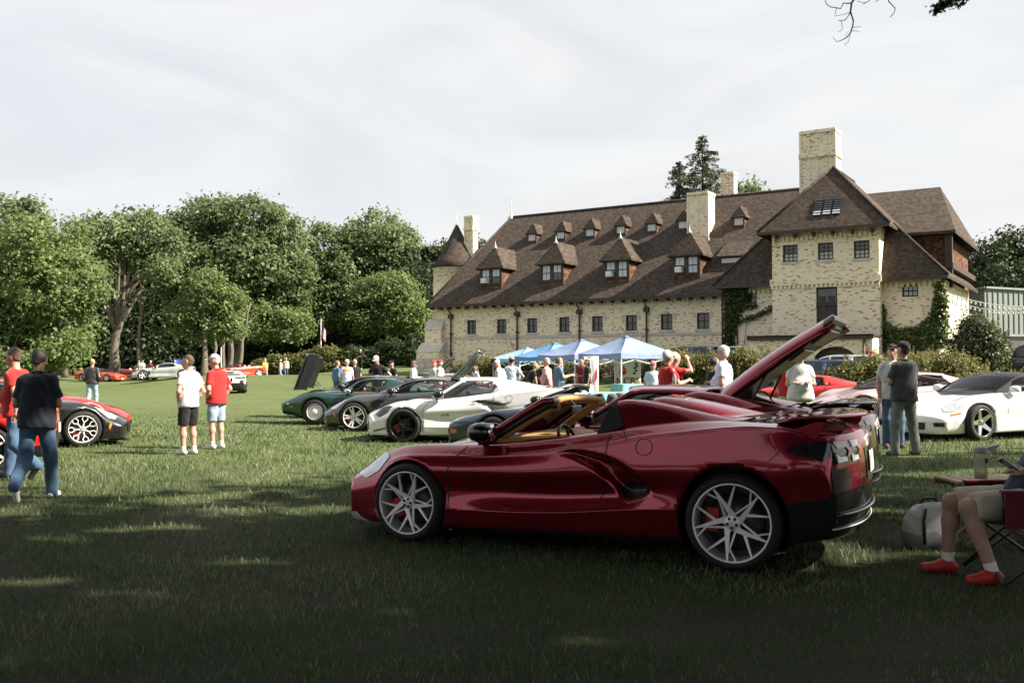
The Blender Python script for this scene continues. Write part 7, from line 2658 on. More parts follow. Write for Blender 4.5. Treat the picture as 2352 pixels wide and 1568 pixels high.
def person(label, loc, rz, h=1.75, arms=('down', 'down'), legs='stand', lean=0.0, head=(0.0, 0.0), shirt=None, sleeve=.62, pants=None, shorts=False, shoes=None, hair=None, bald=False,
           cap=None, glasses=False, sk=None, res=.024, belly=0.0, collar=False, vest=None, group='visitors at the car show', long_hair=False, z=None, jacket=False, socks=None):
    s = h / 1.75
    gz_ = gz(loc[0], loc[1]) if z is None else z
    root = empty('person', (loc[0], loc[1], gz_), rz)
    root.scale = (s, s, s)
    tag(root, label, 'person', group)
    sk = sk or SKIN
    J = {}
    sit = legs == 'sit'
    hz = .50 if sit else .93
    hip = {1: Vector((.085, 0, hz)), -1: Vector((-.085, 0, hz))}
    Lg = LEGS[legs]
    low = min(hz + Lg[0][1][2], hz + Lg[1][1][2])
    dz = .08 - low
    for k in hip: hip[k].z += dz
    hz += dz
    for i, sd in ((0, 1), (1, -1)):
        kn, an = Lg[i]
        J['kn', sd] = hip[sd] + Vector((sd * kn[0], kn[1], kn[2])); J['an', sd] = hip[sd] + Vector((sd * an[0], an[1], an[2]))
    Lm = Matrix.Rotation(R(-lean), 3, 'X')

    def up(x, y, z_): return Vector((0, 0, hz)) + Lm @ Vector((x, y, z_))
    pel = up(0, 0, .04); wai = up(0, .01, .16); che = up(0, 0, .38); nek = up(0, 0, .545); 
    sh = {1: up(.170, -.01, .470), -1: up(-.170, -.01, .470)}
    hm = Matrix.Rotation(R(head[0]), 3, 'Z') @ Matrix.Rotation(R(-head[1]), 3, 'X')
    hb = up(0, .015, .60)
    def hd(x, y, z_): return hb + Lm @ (hm @ Vector((x, y, z_)))
    for i, sd in ((0, 1), (1, -1)):
        e, w = ARMS[arms[i]]
        f = Matrix.Identity(3) if sit else Lm
        J['el', sd] = sh[sd] + f @ Vector((sd * e[0], e[1], e[2])); J['wr', sd] = sh[sd] + f @ Vector((sd * w[0], w[1], w[2]))
    # --- body, one continuous skin
    B = [('c', pel, che, .13, .135, (1.15, .8, 1)), ('c', nek - Vector((0, 0, .06)), hb + Vector((0, 0, .02)), .062, .055)]
    hc = hd(0, .005, .125)
    B += [('e', hc, (.080, .102, .118)), ('c', hd(0, .035, .05), hd(0, .06, .03), .052, .036), ('c', hd(0, .095, .12), hd(0, .118, .085), .011, .016), ('c', hd(-.03, .085, .145), hd(.03, .085, .145), .018, .018),
          ('c', hd(0, .088, .055), hd(0, .092, .055), .022, .02), ('e', hd(.078, -.005, .115), (.012, .022, .033)), ('e', hd(-.078, -.005, .115), (.012, .022, .033))]
    for sd in (1, -1):
        B += [('c', hip[sd], J['kn', sd], .085, .056), ('c', J['kn', sd], J['kn', sd].lerp(J['an', sd], .35) + Vector((0, -.012, 0)), .054, .057), ('c', J['kn', sd].lerp(J['an', sd], .3), J['an', sd], .055, .036),
              ('c', sh[sd], J['el', sd], .054, .042), ('c', J['el', sd], J['el', sd].lerp(J['wr', sd], .35), .041, .042), ('c', J['el', sd].lerp(J['wr', sd], .3), J['wr', sd], .041, .027)]
    body = field_mesh('body', B, sk, res, k=.022, parent=root)
    # hands: palm, four fingers, thumb (joined to the wrists)
    for sd in (1, -1):
        w = J['wr', sd]; d = (w - J['el', sd]).normalized()
        a = arms[0 if sd > 0 else 1]
        if a == 'pocket': continue
        side = Vector((0, 1, 0)) - d * d.y
        side = side.normalized() if side.length > .1 else Vector((1, 0, 0))
        nrm = d.cross(side) * sd
        pc = w + d * .045
        H = [('c', w, w + d * .03, .026, .028), ('c', w + d * .035 - side * .018, w + d * .085 - side * .024, .020, .016), ('c', w + d * .035 + side * .018, w + d * .085 + side * .024, .020, .016)]
        for q in range(4):
            o = side * (-.030 + .020 * q)
            Ln = (.052, .064, .068, .058)[q] if a not in ('front', 'phone', 'point') else .045
            b0 = w + d * .088 + o
            b1 = b0 + d * Ln * .55 + nrm * .012; b2 = b1 + d * Ln * .30 + nrm * .028
            if a == 'point' and q == 3: b1 = b0 + d * .04; b2 = b0 + d * .085
            H += [('c', b0, b1, .0105, .0095), ('c', b1, b2, .0095, .008)]
        t0 = w + d * .03 + side * .03
        H += [('c', t0, t0 + side * .022 + d * .03 + nrm * .008, .013, .012), ('c', t0 + side * .022 + d * .03 + nrm * .008, t0 + side * .026 + d * .062 + nrm * .02, .012, .009)]
        field_mesh('hand', H, sk, min(res, .009) if res < .0156 else .013, k=.008, parent=root)
    # --- trousers or shorts
    if pants is not None:
        Pn = [('c', pel + Lm @ Vector((0, 0, .04)), pel, .128 + belly * .3, .138, (1.12, .84, 1)), ('c', pel + Lm @ Vector((0, -.02, 0)), pel + Lm @ Vector((0, -.03, -.05)), .12, .12, (1.2, .9, 1))]
        for sd in (1, -1):
            if shorts:
                Pn += [('c', hip[sd], hip[sd].lerp(J['kn', sd], .98), .108, .092)]
            else:
                Pn += [('c', hip[sd], J['kn', sd], .100, .078), ('c', J['kn', sd], J['an', sd] + (J['an', sd] - J['kn', sd]).normalized() * .015, .078, .068)]
        wz = (pel + Lm @ Vector((0, 0, .06)))

        def cutp(g, d):
            d = np.maximum(d, (g - np.array(wz)) @ np.array(Lm @ Vector((0, 0, 1))))
            if shorts:
                for sd in (1, -1):
                    q = hip[sd].lerp(J['kn', sd], .93); ax = (J['kn', sd] - hip[sd]).normalized()
                    near = np.sign(g[..., 0]) == sd
                    d = np.where(near, np.maximum(d, (g - np.array(q)) @ np.array(ax)), d)
            return d
        field_mesh('shorts' if shorts else 'trousers', Pn, pants, res, cutp, .03, .006, int(h * 1000) % 17, root)
    # --- shirt
    if shirt is not None:
        hem = -.10 if not jacket else -.04
        T = [('c', che + Lm @ Vector((0, -.005, .03)), pel + Lm @ Vector((0, .005, -.08)), .160, .172 + belly * .35, (1.17, .88, 1)), ('c', sh[1] + Lm @ Vector((-.04, 0, 0)), sh[-1] + Lm @ Vector((.04, 0, 0)), .062, .062),
             ('c', sh[1] + Lm @ Vector((-.05, 0, .0)), nek, .056, .058), ('c', sh[-1] + Lm @ Vector((.05, 0, .0)), nek, .056, .058)]
        if belly: T.append(('e', up(0, .05 + belly * .3, .17), (.16 + belly * .2, .12 + belly * .5, .17)))
        ends = []
        for sd in (1, -1):
            f = sleeve
            if f <= 1:
                e_ = sh[sd].lerp(J['el', sd], f)
                T += [('c', sh[sd] + Lm @ Vector((-sd * .012, 0, -.004)), e_, .068, .066)]
                ends.append((e_, (J['el', sd] - sh[sd]).normalized(), sd))
            else:
                T += [('c', sh[sd], J['el', sd], .078, .062), ('c', J['el', sd], J['el', sd].lerp(J['wr', sd], .95), .060, .044)]
        nz = nek + Lm @ Vector((0, 0, .022)); hz_ = pel + Lm @ Vector((0, 0, hem - .03)); axv = np.array(Lm @ Vector((0, 0, 1))); nax = np.array(Lm @ Vector((0, -.5, 1)).normalized())

        def cuts(g, d):
            d = np.maximum(d, (g - np.array(nz)) @ nax)
            d = np.maximum(d, -((g - np.array(hz_)) @ axv))
            for e_, ax, sd in ends:
                q = g - np.array(e_)
                al = q @ np.array(ax)
                rad = np.linalg.norm(q - al[..., None] * np.array(ax), axis=-1)
                d = np.where((rad < .078) & (al < .12) & (al > -.05) & (np.abs(g[..., 0]) > .215), np.maximum(d, al), d)
            return d
        so = field_mesh('jacket' if jacket else 'shirt', T, shirt, res, cuts, .035, .0065, int(h * 997) % 13, root)
        if collar:
            m = MB()
            pts = [nek + Lm @ Vector((.068 * math.cos(R(a)), .066 * math.sin(R(a)) + .005, .010 - .028 * (a % 360 == 90) - .012 * math.sin(R(a)))) for a in range(-250, 71, 20)]
            m.tube(pts, .013, 6); m.build('collar', collar if collar is not True else shirt, so)
        if vest is not None:
            Vp = [('c', che + Lm @ Vector((0, -.005, .03)), pel + Lm @ Vector((0, .01, .06)), .170, .165 + belly * .35, (1.17, .84, 1)), ('c', sh[1] + Lm @ Vector((-.07, 0, .01)), sh[-1] + Lm @ Vector((.07, 0, .01)), .066, .066)]
            field_mesh('vest', Vp, vest, res, cuts, .03, .003, 3, root)
    # --- shoes
    for sd in (1, -1):
        an = J['an', sd]; back = legs in ('stride', 'stroll') and sd < 0
        fd = Vector((sd * .12, 1, 0)).normalized()
        ftz = an.z - .045
        if back and legs == 'stride':
            fd = Vector((0, .55, -.83)).normalized()
        pr = [('c', an + fd * -.03 + Vector((0, 0, -.035)), an + fd * .15 + Vector((0, 0, -.048)), .043, .036), ('c', an + Vector((0, 0, -.01)), an + fd * .05 + Vector((0, 0, -.03)), .046, .042)]
        zc = an.z - .078 if not (back and legs == 'stride') else an.z - .30
        field_mesh('shoe', pr, shoes or M_white, min(res, .016), (lambda g, d, zc=zc: np.maximum(d, zc - g[..., 2])), .02, parent=root)
        if shorts:
            field_mesh('sock', [('c', an, an + (J['kn', sd] - an).normalized() * .055, .041, .043)], socks or M_white, .012, None, .01, parent=root)
    # --- hair, cap, glasses
    up_ = Lm @ (hm @ Vector((0, 0, 1))); fw = Lm @ (hm @ Vector((0, 1, 0)))
    if hair is not None:
        Hh = [('e', hd(0, -.012, .132), (.087, .107, .119))]
        if long_hair: Hh.append(('c', hd(0, -.06, .10), hd(0, -.075, -.10), .075, .055, (1.15, .8, 1)))

        def cuth(g, d):
            q = g - np.array(hd(0, .03, .165))
            front = q @ np.array(fw) * 1.0 - (q @ np.array(up_)) * .55
            d = np.maximum(d, front * .8)
            if not long_hair: d = np.maximum(d, -((g - np.array(hd(0, -.085, .035))) @ np.array(up_ * .8 - fw * .6)))
            if bald: d = np.maximum(d, .045 - np.linalg.norm(g - np.array(hd(0, -.035, .235)), axis=-1))
            return d
        field_mesh('hair', Hh, hair, min(res, .016), cuth, .02, .006, 5, root)
    if cap is not None:
        Cp = [('e', hd(0, -.008, .15), (.096, .116, .110))]
        def cutc(g, d): return np.maximum(d, -((g - np.array(hd(0, 0, .165))) @ np.array(up_)))
        co = field_mesh('cap', Cp, cap, min(res, .015), cutc, .01, parent=root)
        field_mesh('cap_brim', [('e', hd(0, .125, .168), (.078, .085, .013))], cap, .010, None, .01, parent=co)
    if glasses:
        m = MB()
        for sx in (-1, 1):
            c = hd(sx * .034, .098, .128)
            m.lathe([(.001, 0), (.026, 0), (.026, .004), (.001, .004)], 10, Matrix.Translation(c) @ (Lm @ hm).to_4x4() @ Matrix.Rotation(R(-90), 4, 'X'))
            m.bar(hd(sx * .06, .09, .132), hd(sx * .080, -.005, .132), .006)
        m.bar(hd(-.012, .102, .132), hd(.012, .102, .132), .005)
        m.build('glasses', M_black, root)
    root['hl'] = [tuple(J['wr', 1]), tuple(J['wr', -1])][0][0:1]
    del root['hl']
    return root, J, hd


C_navy = cloth('navy_cotton', (.014, .018, .028)); C_red = cloth('red_cotton', (.40, .022, .022)); C_white = cloth('white_cotton', (.52, .52, .53)); C_black = cloth('black_cotton', (.013, .013, .014))
C_denim = cloth('blue_denim', (.055, .105, .185), .25); C_denim_l = cloth('light_denim', (.26, .34, .44), .2); C_pink = cloth('pink_cotton', (.66, .27, .30)); C_lblue = cloth('light_blue_cotton', (.50, .62, .78))
C_grey = cloth('grey_cotton', (.34, .34, .34)); C_lgrey = cloth('light_grey_cotton', (.52, .53, .52)); C_dgrey = cloth('charcoal_cotton', (.055, .06, .062)); C_khaki = cloth('khaki_cotton', (.46, .41, .33)); C_yellow = cloth('yellow_cotton', (.80, .68, .10))
C_maroon = cloth('maroon_cotton', (.14, .015, .022)); C_vest = cloth('orange_vest', (.85, .30, .16)); C_blue = cloth('steel_blue_cotton', (.09, .15, .24)); C_leather = plain('black_leather', (.022, .021, .020), .42, var=.3, bump=.4, bscale=25)
C_grpants = cloth('grey_green_trousers', (.16, .18, .18)); C_floral = cloth('pale_floral_cotton', (.46, .54, .66), .5)
H_brown = plain('brown_hair', (.085, .050, .028), .6, var=.55, scale=30, bump=1.0, bscale=90); H_dark = plain('dark_hair', (.016, .013, .011), .55, var=.5, scale=30, bump=1.0, bscale=90); H_grey = plain('grey_hair', (.42, .40, .38), .6, bump=.5, bscale=90); H_white = plain('white_hair', (.68, .66, .62), .6, bump=.5, bscale=90)
H_blond = plain('blond_hair', (.36, .25, .13), .6, bump=.5, bscale=90)
S_black = plain('black_shoe', (.02, .02, .02), .6); S_white = plain('white_shoe', (.66, .66, .66), .6); S_red = plain('red_shoe', (.42, .02, .02), .5); S_brown = plain('brown_shoe', (.06, .04, .03), .6)
C_capw = cloth('white_cap', (.55, .55, .57)); C_capr = cloth('red_cap', (.42, .05, .06)); C_capb = cloth('black_cap', (.012, .012, .013)); C_capg = cloth('grey_cap', (.10, .11, .11)); C_capp = cloth('faded_red_cap', (.55, .16, .20))


def gp(px, py): p = on_ground(px, py); return (p.x, p.y)


# near left
person('man in navy polo and jeans walking away, seen from behind', gp(82, 1148), R(8), 1.67, ('front', 'front'), 'stride', 3, (-4, 4), C_navy, .75, C_denim, False, S_white, H_dark, True, sk=SKIN_D, res=.0150, belly=.04, collar=True)
person('grey haired man in red shirt and sunglasses at the left edge', gp(40, 1100), R(84), 1.72, ('swing_f', 'swing_b'), 'stride', 4, (0, 8), C_red, .7, C_denim, False, S_black, H_brown, glasses=True, sk=SKIN_R, res=.0185, belly=.08)
person('young man in white shirt and black shorts standing on the lawn', gp(432, 1043), R(58), 1.655, ('pocket', 'pocket'), 'stand', 0, (28, 4), C_white, .6, C_black, True, S_white, H_brown, res=.0150, sk=SKIN_R)
person('man in white cap, red polo and denim shorts', gp(497, 1030), R(62), 1.68, ('pocket', 'pocket'), 'stand', 2, (18, 10), C_red, .75, C_denim_l, True, S_white, H_grey, cap=C_capw, glasses=True, res=.0150, sk=SKIN_R, belly=.06, collar=True)
person('man in black leather jacket and jeans walking away', px_at(212, 33), R(5), 1.72, ('pocket', 'pocket'), 'stroll', 0, (0, 4), C_leather, 1.5, C_denim_l, False, S_black, H_blond, res=.018, jacket=True, belly=.05)
# far lawn
for lab, px, D, rz, h, kw in [
        ('man in yellow shirt on the far lawn', 609, 86, 20, 1.78, dict(shirt=C_yellow, pants=C_denim_l, hair=H_white, legs='stand_wide')),
        ('person in grey shirt and white cap striding across the far lawn', 645, 88, 75, 1.74, dict(shirt=C_grey, pants=C_denim_l, cap=C_capw, legs='stride', arms=('front', 'down'))),
        ('man in orange safety vest by the hedge', 657, 87, -160, 1.78, dict(shirt=C_lgrey, pants=C_denim, hair=H_white, vest=C_vest, sleeve=1.5, legs='stroll')),
        ('man in black suit on the shaded bank', 828, 88, 165, 1.80, dict(shirt=C_black, pants=C_black, hair=H_white, sleeve=1.5, arms=('front', 'front'), jacket=True)),
        ('man in white shirt beside the dark red convertible', 320, 94, 150, 1.74, dict(shirt=C_white, pants=C_denim, hair=H_brown, arms=('hip', 'down'))),
        ('person in grey shirt with raised arm beside the dark red convertible', 328, 95, -150, 1.72, dict(shirt=C_lgrey, pants=C_denim, hair=H_dark, arms=('shade', 'down'))),
        ('white haired man in maroon shirt by the blue coupe', 346, 92, 10, 1.72, dict(shirt=C_maroon, pants=C_denim_l, hair=H_white))]:
    person(lab, px_at(px, D), R(rz), h, res=.032, **kw)
# behind the row of cars
for lab, px, D, rz, h, kw in [
        ('balding man in blue jacket behind the green coupe', 774, 38, -50, 1.72, dict(shirt=C_blue, pants=C_denim, hair=H_brown, bald=True, sleeve=1.5, jacket=True)),
        ('person in orange vest and white cap seen from behind', 797, 37, 10, 1.74, dict(shirt=C_lblue, vest=C_vest, pants=C_khaki, cap=C_capw, hair=H_grey)),
        ('person in black shirt with grey hair right of the orange vest', 815, 39, 20, 1.76, dict(shirt=C_black, pants=C_khaki, hair=H_grey)),
        ('man in black polo and white cap leaning over the grey coupe', 870, 30.5, 160, 1.84, dict(shirt=C_black, pants=C_khaki, cap=C_capw, arms=('hip', 'hip'), lean=8, head=(0, 25), collar=True)),
        ('person in black shirt bent over a hood', 908, 36, 120, 1.70, dict(shirt=C_black, pants=C_denim, cap=C_capb, lean=12, arms=('front', 'front'))),
        ('person in white shirt and dark cap facing right', 950, 35.5, -95, 1.68, dict(shirt=C_white, pants=C_khaki, cap=C_capg, sleeve=1.5, arms=('front', 'front'))),
        ('person in pale green shirt left of the grey hoodie', 998, 35, 150, 1.70, dict(shirt=cloth('pale_green_cotton', (.40, .50, .44)), pants=C_denim, cap=C_capr, arms=('front', 'front'))),
        ('person in grey hoodie and red cap', 1011, 34.5, 80, 1.72, dict(shirt=C_lgrey, pants=C_denim, cap=C_capr, hair=H_grey, sleeve=1.5, arms=('front', 'front'))),
        ('person in patterned top behind the raised hatch', 1093, 40, 120, 1.50, dict(shirt=C_floral, pants=C_denim, hair=H_blond, long_hair=True)),
        ('man in white shirt and black cap looking down behind the white car', 1153, 24.5, 75, 1.72, dict(shirt=C_white, pants=C_khaki, cap=C_capb, hair=H_white, lean=8, head=(0, 30), arms=('front', 'front'), belly=.06, sk=SKIN_R)),
        ('man in blue floral shirt and faded red cap seen from behind', 1175, 30, -10, 1.80, dict(shirt=C_floral, pants=C_khaki, cap=C_capp, hair=H_dark, arms=('hip', 'hip'))),
        ('blond person in black shirt bending over a display table', 1214, 33.5, -70, 1.66, dict(shirt=C_black, pants=C_black, hair=H_blond, lean=22, arms=('lean', 'lean'))),
        ('dark haired person in black behind the pink shirted man', 1236, 36, -40, 1.70, dict(shirt=C_black, pants=C_black, hair=H_dark, long_hair=True, arms=('front', 'front'))),
        ('man in pink shirt at the display table', 1256, 30, 70, 1.76, dict(shirt=C_pink, pants=C_denim, hair=H_grey, arms=('front', 'down'), belly=.06)),
        ('man in steel blue shirt gesturing beside the pink shirted man', 1283, 29.5, -75, 1.78, dict(shirt=C_blue, pants=C_denim, hair=H_brown, arms=('point', 'point'), belly=.05, sk=SKIN_R)),
        ('man in maroon shirt under the middle canopy', 1337, 38, 150, 1.78, dict(shirt=C_maroon, pants=C_denim, hair=H_dark)),
        ('black haired woman in black under the middle canopy', 1349, 36.5, 95, 1.76, dict(shirt=C_black, pants=C_black, hair=H_dark, long_hair=True, arms=('front', 'down'))),
        ('man in white shirt and faded red cap behind the burgundy cars', 1500, 25, 170, 1.62, dict(shirt=C_lblue, pants=C_khaki, cap=C_capp, hair=H_white, glasses=True)),
        ('grey haired man in red polo holding a drink', 1533, 17.6, -65, 1.76, dict(shirt=C_red, pants=C_khaki, hair=H_grey, arms=('point', 'front'), glasses=True, belly=.06, collar=C_black, sk=SKIN_R, res=.016)),
        ('person in red shirt with hand raised behind the red polo man', 1549, 18.6, -70, 1.74, dict(shirt=C_red, pants=C_khaki, hair=H_grey, arms=('shade', 'down'), sk=SKIN_R)),
        ('white haired man in light blue polo behind the raised cover', 1662, 17.6, 60, 1.84, dict(shirt=C_lblue, pants=C_khaki, hair=H_white, arms=('front', 'down'), glasses=True, belly=.08, collar=True, sk=SKIN_R, res=.016)),
        ('person in black shirt facing the light blue polo man', 1640, 20.5, -60, 1.66, dict(shirt=C_black, pants=C_black, hair=H_dark, arms=('front', 'front'))),
        ('man in light grey shirt and pale shorts behind the raised cover', 1838, 17.4, 170, 1.74, dict(shirt=C_lgrey, pants=C_khaki, shorts=True, arms=('crossed', 'crossed'), hair=H_grey, belly=.10)),
        ('person in red top and white trousers left of the light grey shirt', 1806, 21, 150, 1.60, dict(shirt=C_red, pants=C_white, hair=H_brown, arms=('pocket', 'down')))]:
    kw.setdefault('res', .024)
    person(lab, px_at(px, D), R(rz), h, **kw)
# right pair
person('man in charcoal polo, grey trousers and black cap seen from behind', px_at(2076, 15.2), R(16), 1.77, ('crossed', 'crossed'), 'stand_wide', 0, (12, 0), C_dgrey, .75, C_grpants, False, S_brown, H_dark, cap=C_capb, res=.0150, belly=.06, collar=True)
person('man in white shirt and dark cap facing the charcoal polo', (px_at(2050, 16.4)), R(172), 1.74, ('down', 'down'), 'stand', 0, (-20, -4), C_white, .6, C_denim, False, S_brown, H_dark, cap=C_capb, res=.016, sk=SKIN_R)

# ------------------------------------------------------------------ canopies, banners, tables
M_pole = plain('white_pole', (.72, .72, .72), .4)


def canopy(label, c, ang, size, z_e, z_p, mat, group='pop-up canopies in front of the house'):
    x, y = c
    g = gz(x, y)
    root = empty('canopy_tent', (x, y, g), ang)
    tag(root, label, 'canopy', group)
    h = size / 2
    ze, zp = z_e - g, z_p - g
    V = []; F = []
    n = 10
    for side in range(4):
        a = side * math.pi / 2
        for i in range(n + 1):
            f = i / n
            for k in range(n + 1):
                t = -1 + 2 * k / n
                px_, py_ = h * (1 - f) * t, -h * (1 - f)
                sag = -.10 * math.sin(math.pi * f) * (1 - .0 * t * t) - .05 * (1 - t * t) * (1 - f)
                zz = ze + (zp - ze) * f + sag * (1 - abs(t) ** 3)
                V.append((px_ * math.cos(a) - py_ * math.sin(a), px_ * math.sin(a) + py_ * math.cos(a), zz))
        b = side * (n + 1) ** 2
        for i in range(n):
            for k in range(n): F.append((b + i * (n + 1) + k, b + i * (n + 1) + k + 1, b + (i + 1) * (n + 1) + k + 1, b + (i + 1) * (n + 1) + k))
    link('canopy_top', np_mesh('canopy_top', V, np.array(F), mat, smooth_shade=True), root)
    V = []; F = []
    for side in range(4):
        a = side * math.pi / 2
        b = len(V)
        for k in range(n + 1):
            t = -1 + 2 * k / n
            for dz in (-.05 * (1 - t * t) * (1 - abs(t) ** 3), -.24 - .02 * math.sin(k * 2.2)):
                px_, py_ = h * t, -h - (.015 if dz < -.1 else 0)
                V.append((px_ * math.cos(a) - py_ * math.sin(a), px_ * math.sin(a) + py_ * math.cos(a), ze + dz))
            if k: F.append((b + 2 * k - 2, b + 2 * k - 1, b + 2 * k + 1, b + 2 * k))
    link('valance', np_mesh('valance', V, np.array(F), mat, smooth_shade=True), root)
    for sx in (-1, 1):
        for sy in (-1, 1):
            m = MB(); m.bar((sx * (h - .03), sy * (h - .03), 0), (sx * (h - .03), sy * (h - .03), ze - .02), .045); m.box(sx * (h - .03) - .06, sx * (h - .03) + .06, sy * (h - .03) - .06, sy * (h - .03) + .06, 0, .02)
            m.build('leg', M_pole, root)
    for k in range(4):
        a = k * math.pi / 2
        ca, sa = math.cos(a), math.sin(a)
        def q(x_, y_, z_): return (x_ * ca - y_ * sa, x_ * sa + y_ * ca, z_)
        m = MB(); e = h - .05
        m.bar(q(-e, -e, ze - .12), q(0, -e, ze - .45), .025); m.bar(q(0, -e, ze - .12), q(-e, -e, ze - .45), .025); m.bar(q(0, -e, ze - .12), q(e, -e, ze - .45), .025); m.bar(q(e, -e, ze - .12), q(0, -e, ze - .45), .025)
        m.build('scissor_brace', M_pole, root)
    cap = MB(); cap.lathe([(.16, zp - .06), (.12, zp - .02), (.02, zp + .02)], 12); cap.build('peak_cap', mat, root)
    return root


def tent_cloth(name, c):
    t = NT(name)
    n = t.noise(t.tex('Object'), 2.2, 5.0, .6, .4)
    t.col(t.ramp(n, [(.3, tuple(x * .85 for x in c)), (.7, tuple(min(1, x * 1.12) for x in c))])).set(rough=.55, spec=.35)
    t.bump(n, .5, .06)
    d = t.new('ShaderNodeBsdfTranslucent'); d.inputs['Color'].default_value = (*c, 1)
    mx = t.new('ShaderNodeMixShader'); mx.inputs[0].default_value = .25
    t.l.new(t.p.outputs[0], mx.inputs[1]); t.l.new(d.outputs[0], mx.inputs[2]); t.l.new(mx.outputs[0], t.out.inputs['Surface'])
    return t.m


C_tblue = tent_cloth('canopy_blue', (.26, .34, .54)); C_tbright = tent_cloth('canopy_bright_blue', (.15, .32, .60)); C_tpale = tent_cloth('canopy_pale_blue', (.34, .58, .74))
TA = math.atan2(.53, .85)
canopy('nearest and largest blue canopy with white poles', (5.15, 43.0), TA, 3.1, 2.08, 2.86, C_tblue)
canopy('second blue canopy behind the nearest one', (3.35, 45.9), TA, 3.05, 2.06, 2.80, C_tblue)
canopy('bright blue canopy, third in the row', (2.2, 48.8), TA, 3.05, 2.02, 2.72, C_tbright)
canopy('pale blue canopy at the far end of the row', (.85, 52.8), TA, 2.8, 1.98, 2.55, C_tpale)

# hanging banners
def banner(label, c, ang, w, h, z0, mat, stand=True):
    x, y = c
    root = empty('banner', (x, y, gz(x, y)), ang)
    tag(root, label, 'banner')
    V = []; F = []
    n = 12
    for i in range(n + 1):
        for k in range(n + 1): V.append((w * (k / n - .5), .02 * math.sin(k * .9 + i * .3), z0 + h * i / n))
        if i:
            for k in range(1, n + 1): F.append((i * (n + 1) + k, i * (n + 1) + k - 1, (i - 1) * (n + 1) + k - 1, (i - 1) * (n + 1) + k))
    o = link('banner_cloth', np_mesh('banner_cloth', V, np.array(F), mat, smooth_shade=True), root)
    sd = o.modifiers.new('t', 'SOLIDIFY'); sd.thickness = .006
    m = MB(); m.tube([(-w / 2 - .03, 0, z0 + h), (w / 2 + .03, 0, z0 + h)], .018, 6)
    for sx in (-1, 1): m.tube([(sx * (w / 2 + .02), .03, 0), (sx * (w / 2 + .02), .03, z0 + h)], .018, 6)
    m.build('banner_frame', M_pole, root)
    return root


b1 = banner('cream cloth banner lettered NCRS with a red figure', px_at(1442, 42.2), R(12), 1.15, 1.75, .25, cloth('cream_cloth', (.52, .44, .30)))
T_black = plain('black_print', (.012, .012, .012), .8); T_red = plain('red_print', (.45, .03, .03), .8)
link('lettering', text_mesh('NCRS', .44, T_black), b1, (0.0, -.045, .70), (R(90), 0, 0))
link('lettering', text_mesh('* Founders Chapter *', .11, T_black), b1, (0, -.045, .47), (R(90), 0, 0))
link('lettering', text_mesh('NEW ENGLAND', .12, T_black), b1, (0, -.045, 1.72), (R(90), 0, 0))
m = MB(); m.lathe([(.001, 0), (.17, 0), (.17, .004), (.001, .004)], 10, Matrix.Translation((-.24, -.045, 1.28)) @ Matrix.Rotation(R(90), 4, 'X')); m.box(-.40, -.14, -.049, -.044, 1.15, 1.28); m.box(-.30, -.16, -.052, -.0495, 1.38, 1.52)
m.build('red_emblem', T_red, b1)
m = MB()
for k, (a, b) in enumerate([(.22, 1.15), (.30, 1.27), (.24, 1.38), (.34, 1.46), (.30, 1.57)]): m.box(a, a + .13, -.049, -.044, b, b + .075)
m.build('black_emblem', T_black, b1)
b2 = banner('white banner with a red pennant behind the black haired woman', px_at(1357, 40.5), R(10), .62, 1.75, .15, cloth('white_banner_cloth', (.72, .72, .71)))
m = MB(); m.poly([(.0, -.04, .6), (.28, -.04, 1.0), (.28, -.04, 1.6), (.15, -.04, .95)]); m.build('red_pennant', T_red, b2)
link('lettering', text_mesh('S', .22, T_black), b2, (-.12, -.045, 1.45), (R(90), 0, 0))


def table(label, c, ang, w, d, h, mat, cloth_m=None):
    x, y = c
    root = empty('display_table', (x, y, gz(x, y)), ang)
    tag(root, label, 'table')
    m = MB(); m.box(-w / 2, w / 2, -d / 2, d / 2, h - .03, h); m.build('table_top', mat, root)
    for sx in (-1, 1):
        for sy in (-1, 1):
            m = MB(); m.tube([(sx * (w / 2 - .08), sy * (d / 2 - .06), 0), (sx * (w / 2 - .08), sy * (d / 2 - .06), h - .03)], .016, 6); m.build('leg', M_dark_metal, root)
    if cloth_m:
        V = []; F = []
        n = 40
        per = []
        for k in range(n):
            f = k / n * 4
            s_, t = int(f), f % 1
            per.append([(-1 + 2 * t, -1), (1, -1 + 2 * t), (1 - 2 * t, 1), (-1, 1 - 2 * t)][s_])
        for i in range(5):
            z = h + .004 - (h - .08) * i / 4
            for k, (a, b) in enumerate(per):
                wv = 1 + (.02 + .02 * math.sin(k * 2.3)) * i / 4
                V.append((a * (w / 2 + .012) * wv, b * (d / 2 + .012) * (1 + .05 * i / 4 * math.sin(k * 1.9)), z))
            if i:
                for k in range(n): F.append(((i - 1) * n + k, i * n + k, i * n + (k + 1) % n, (i - 1) * n + (k + 1) % n))
        me = np_mesh('tablecloth', V, np.array(F), cloth_m, smooth_shade=True)
        link('tablecloth_skirt', me, root)
        m = MB(); m.box(-w / 2 - .01, w / 2 + .01, -d / 2 - .01, d / 2 + .01, h + .004, h + .008); m.build('tablecloth_top', cloth_m, root)
    return root


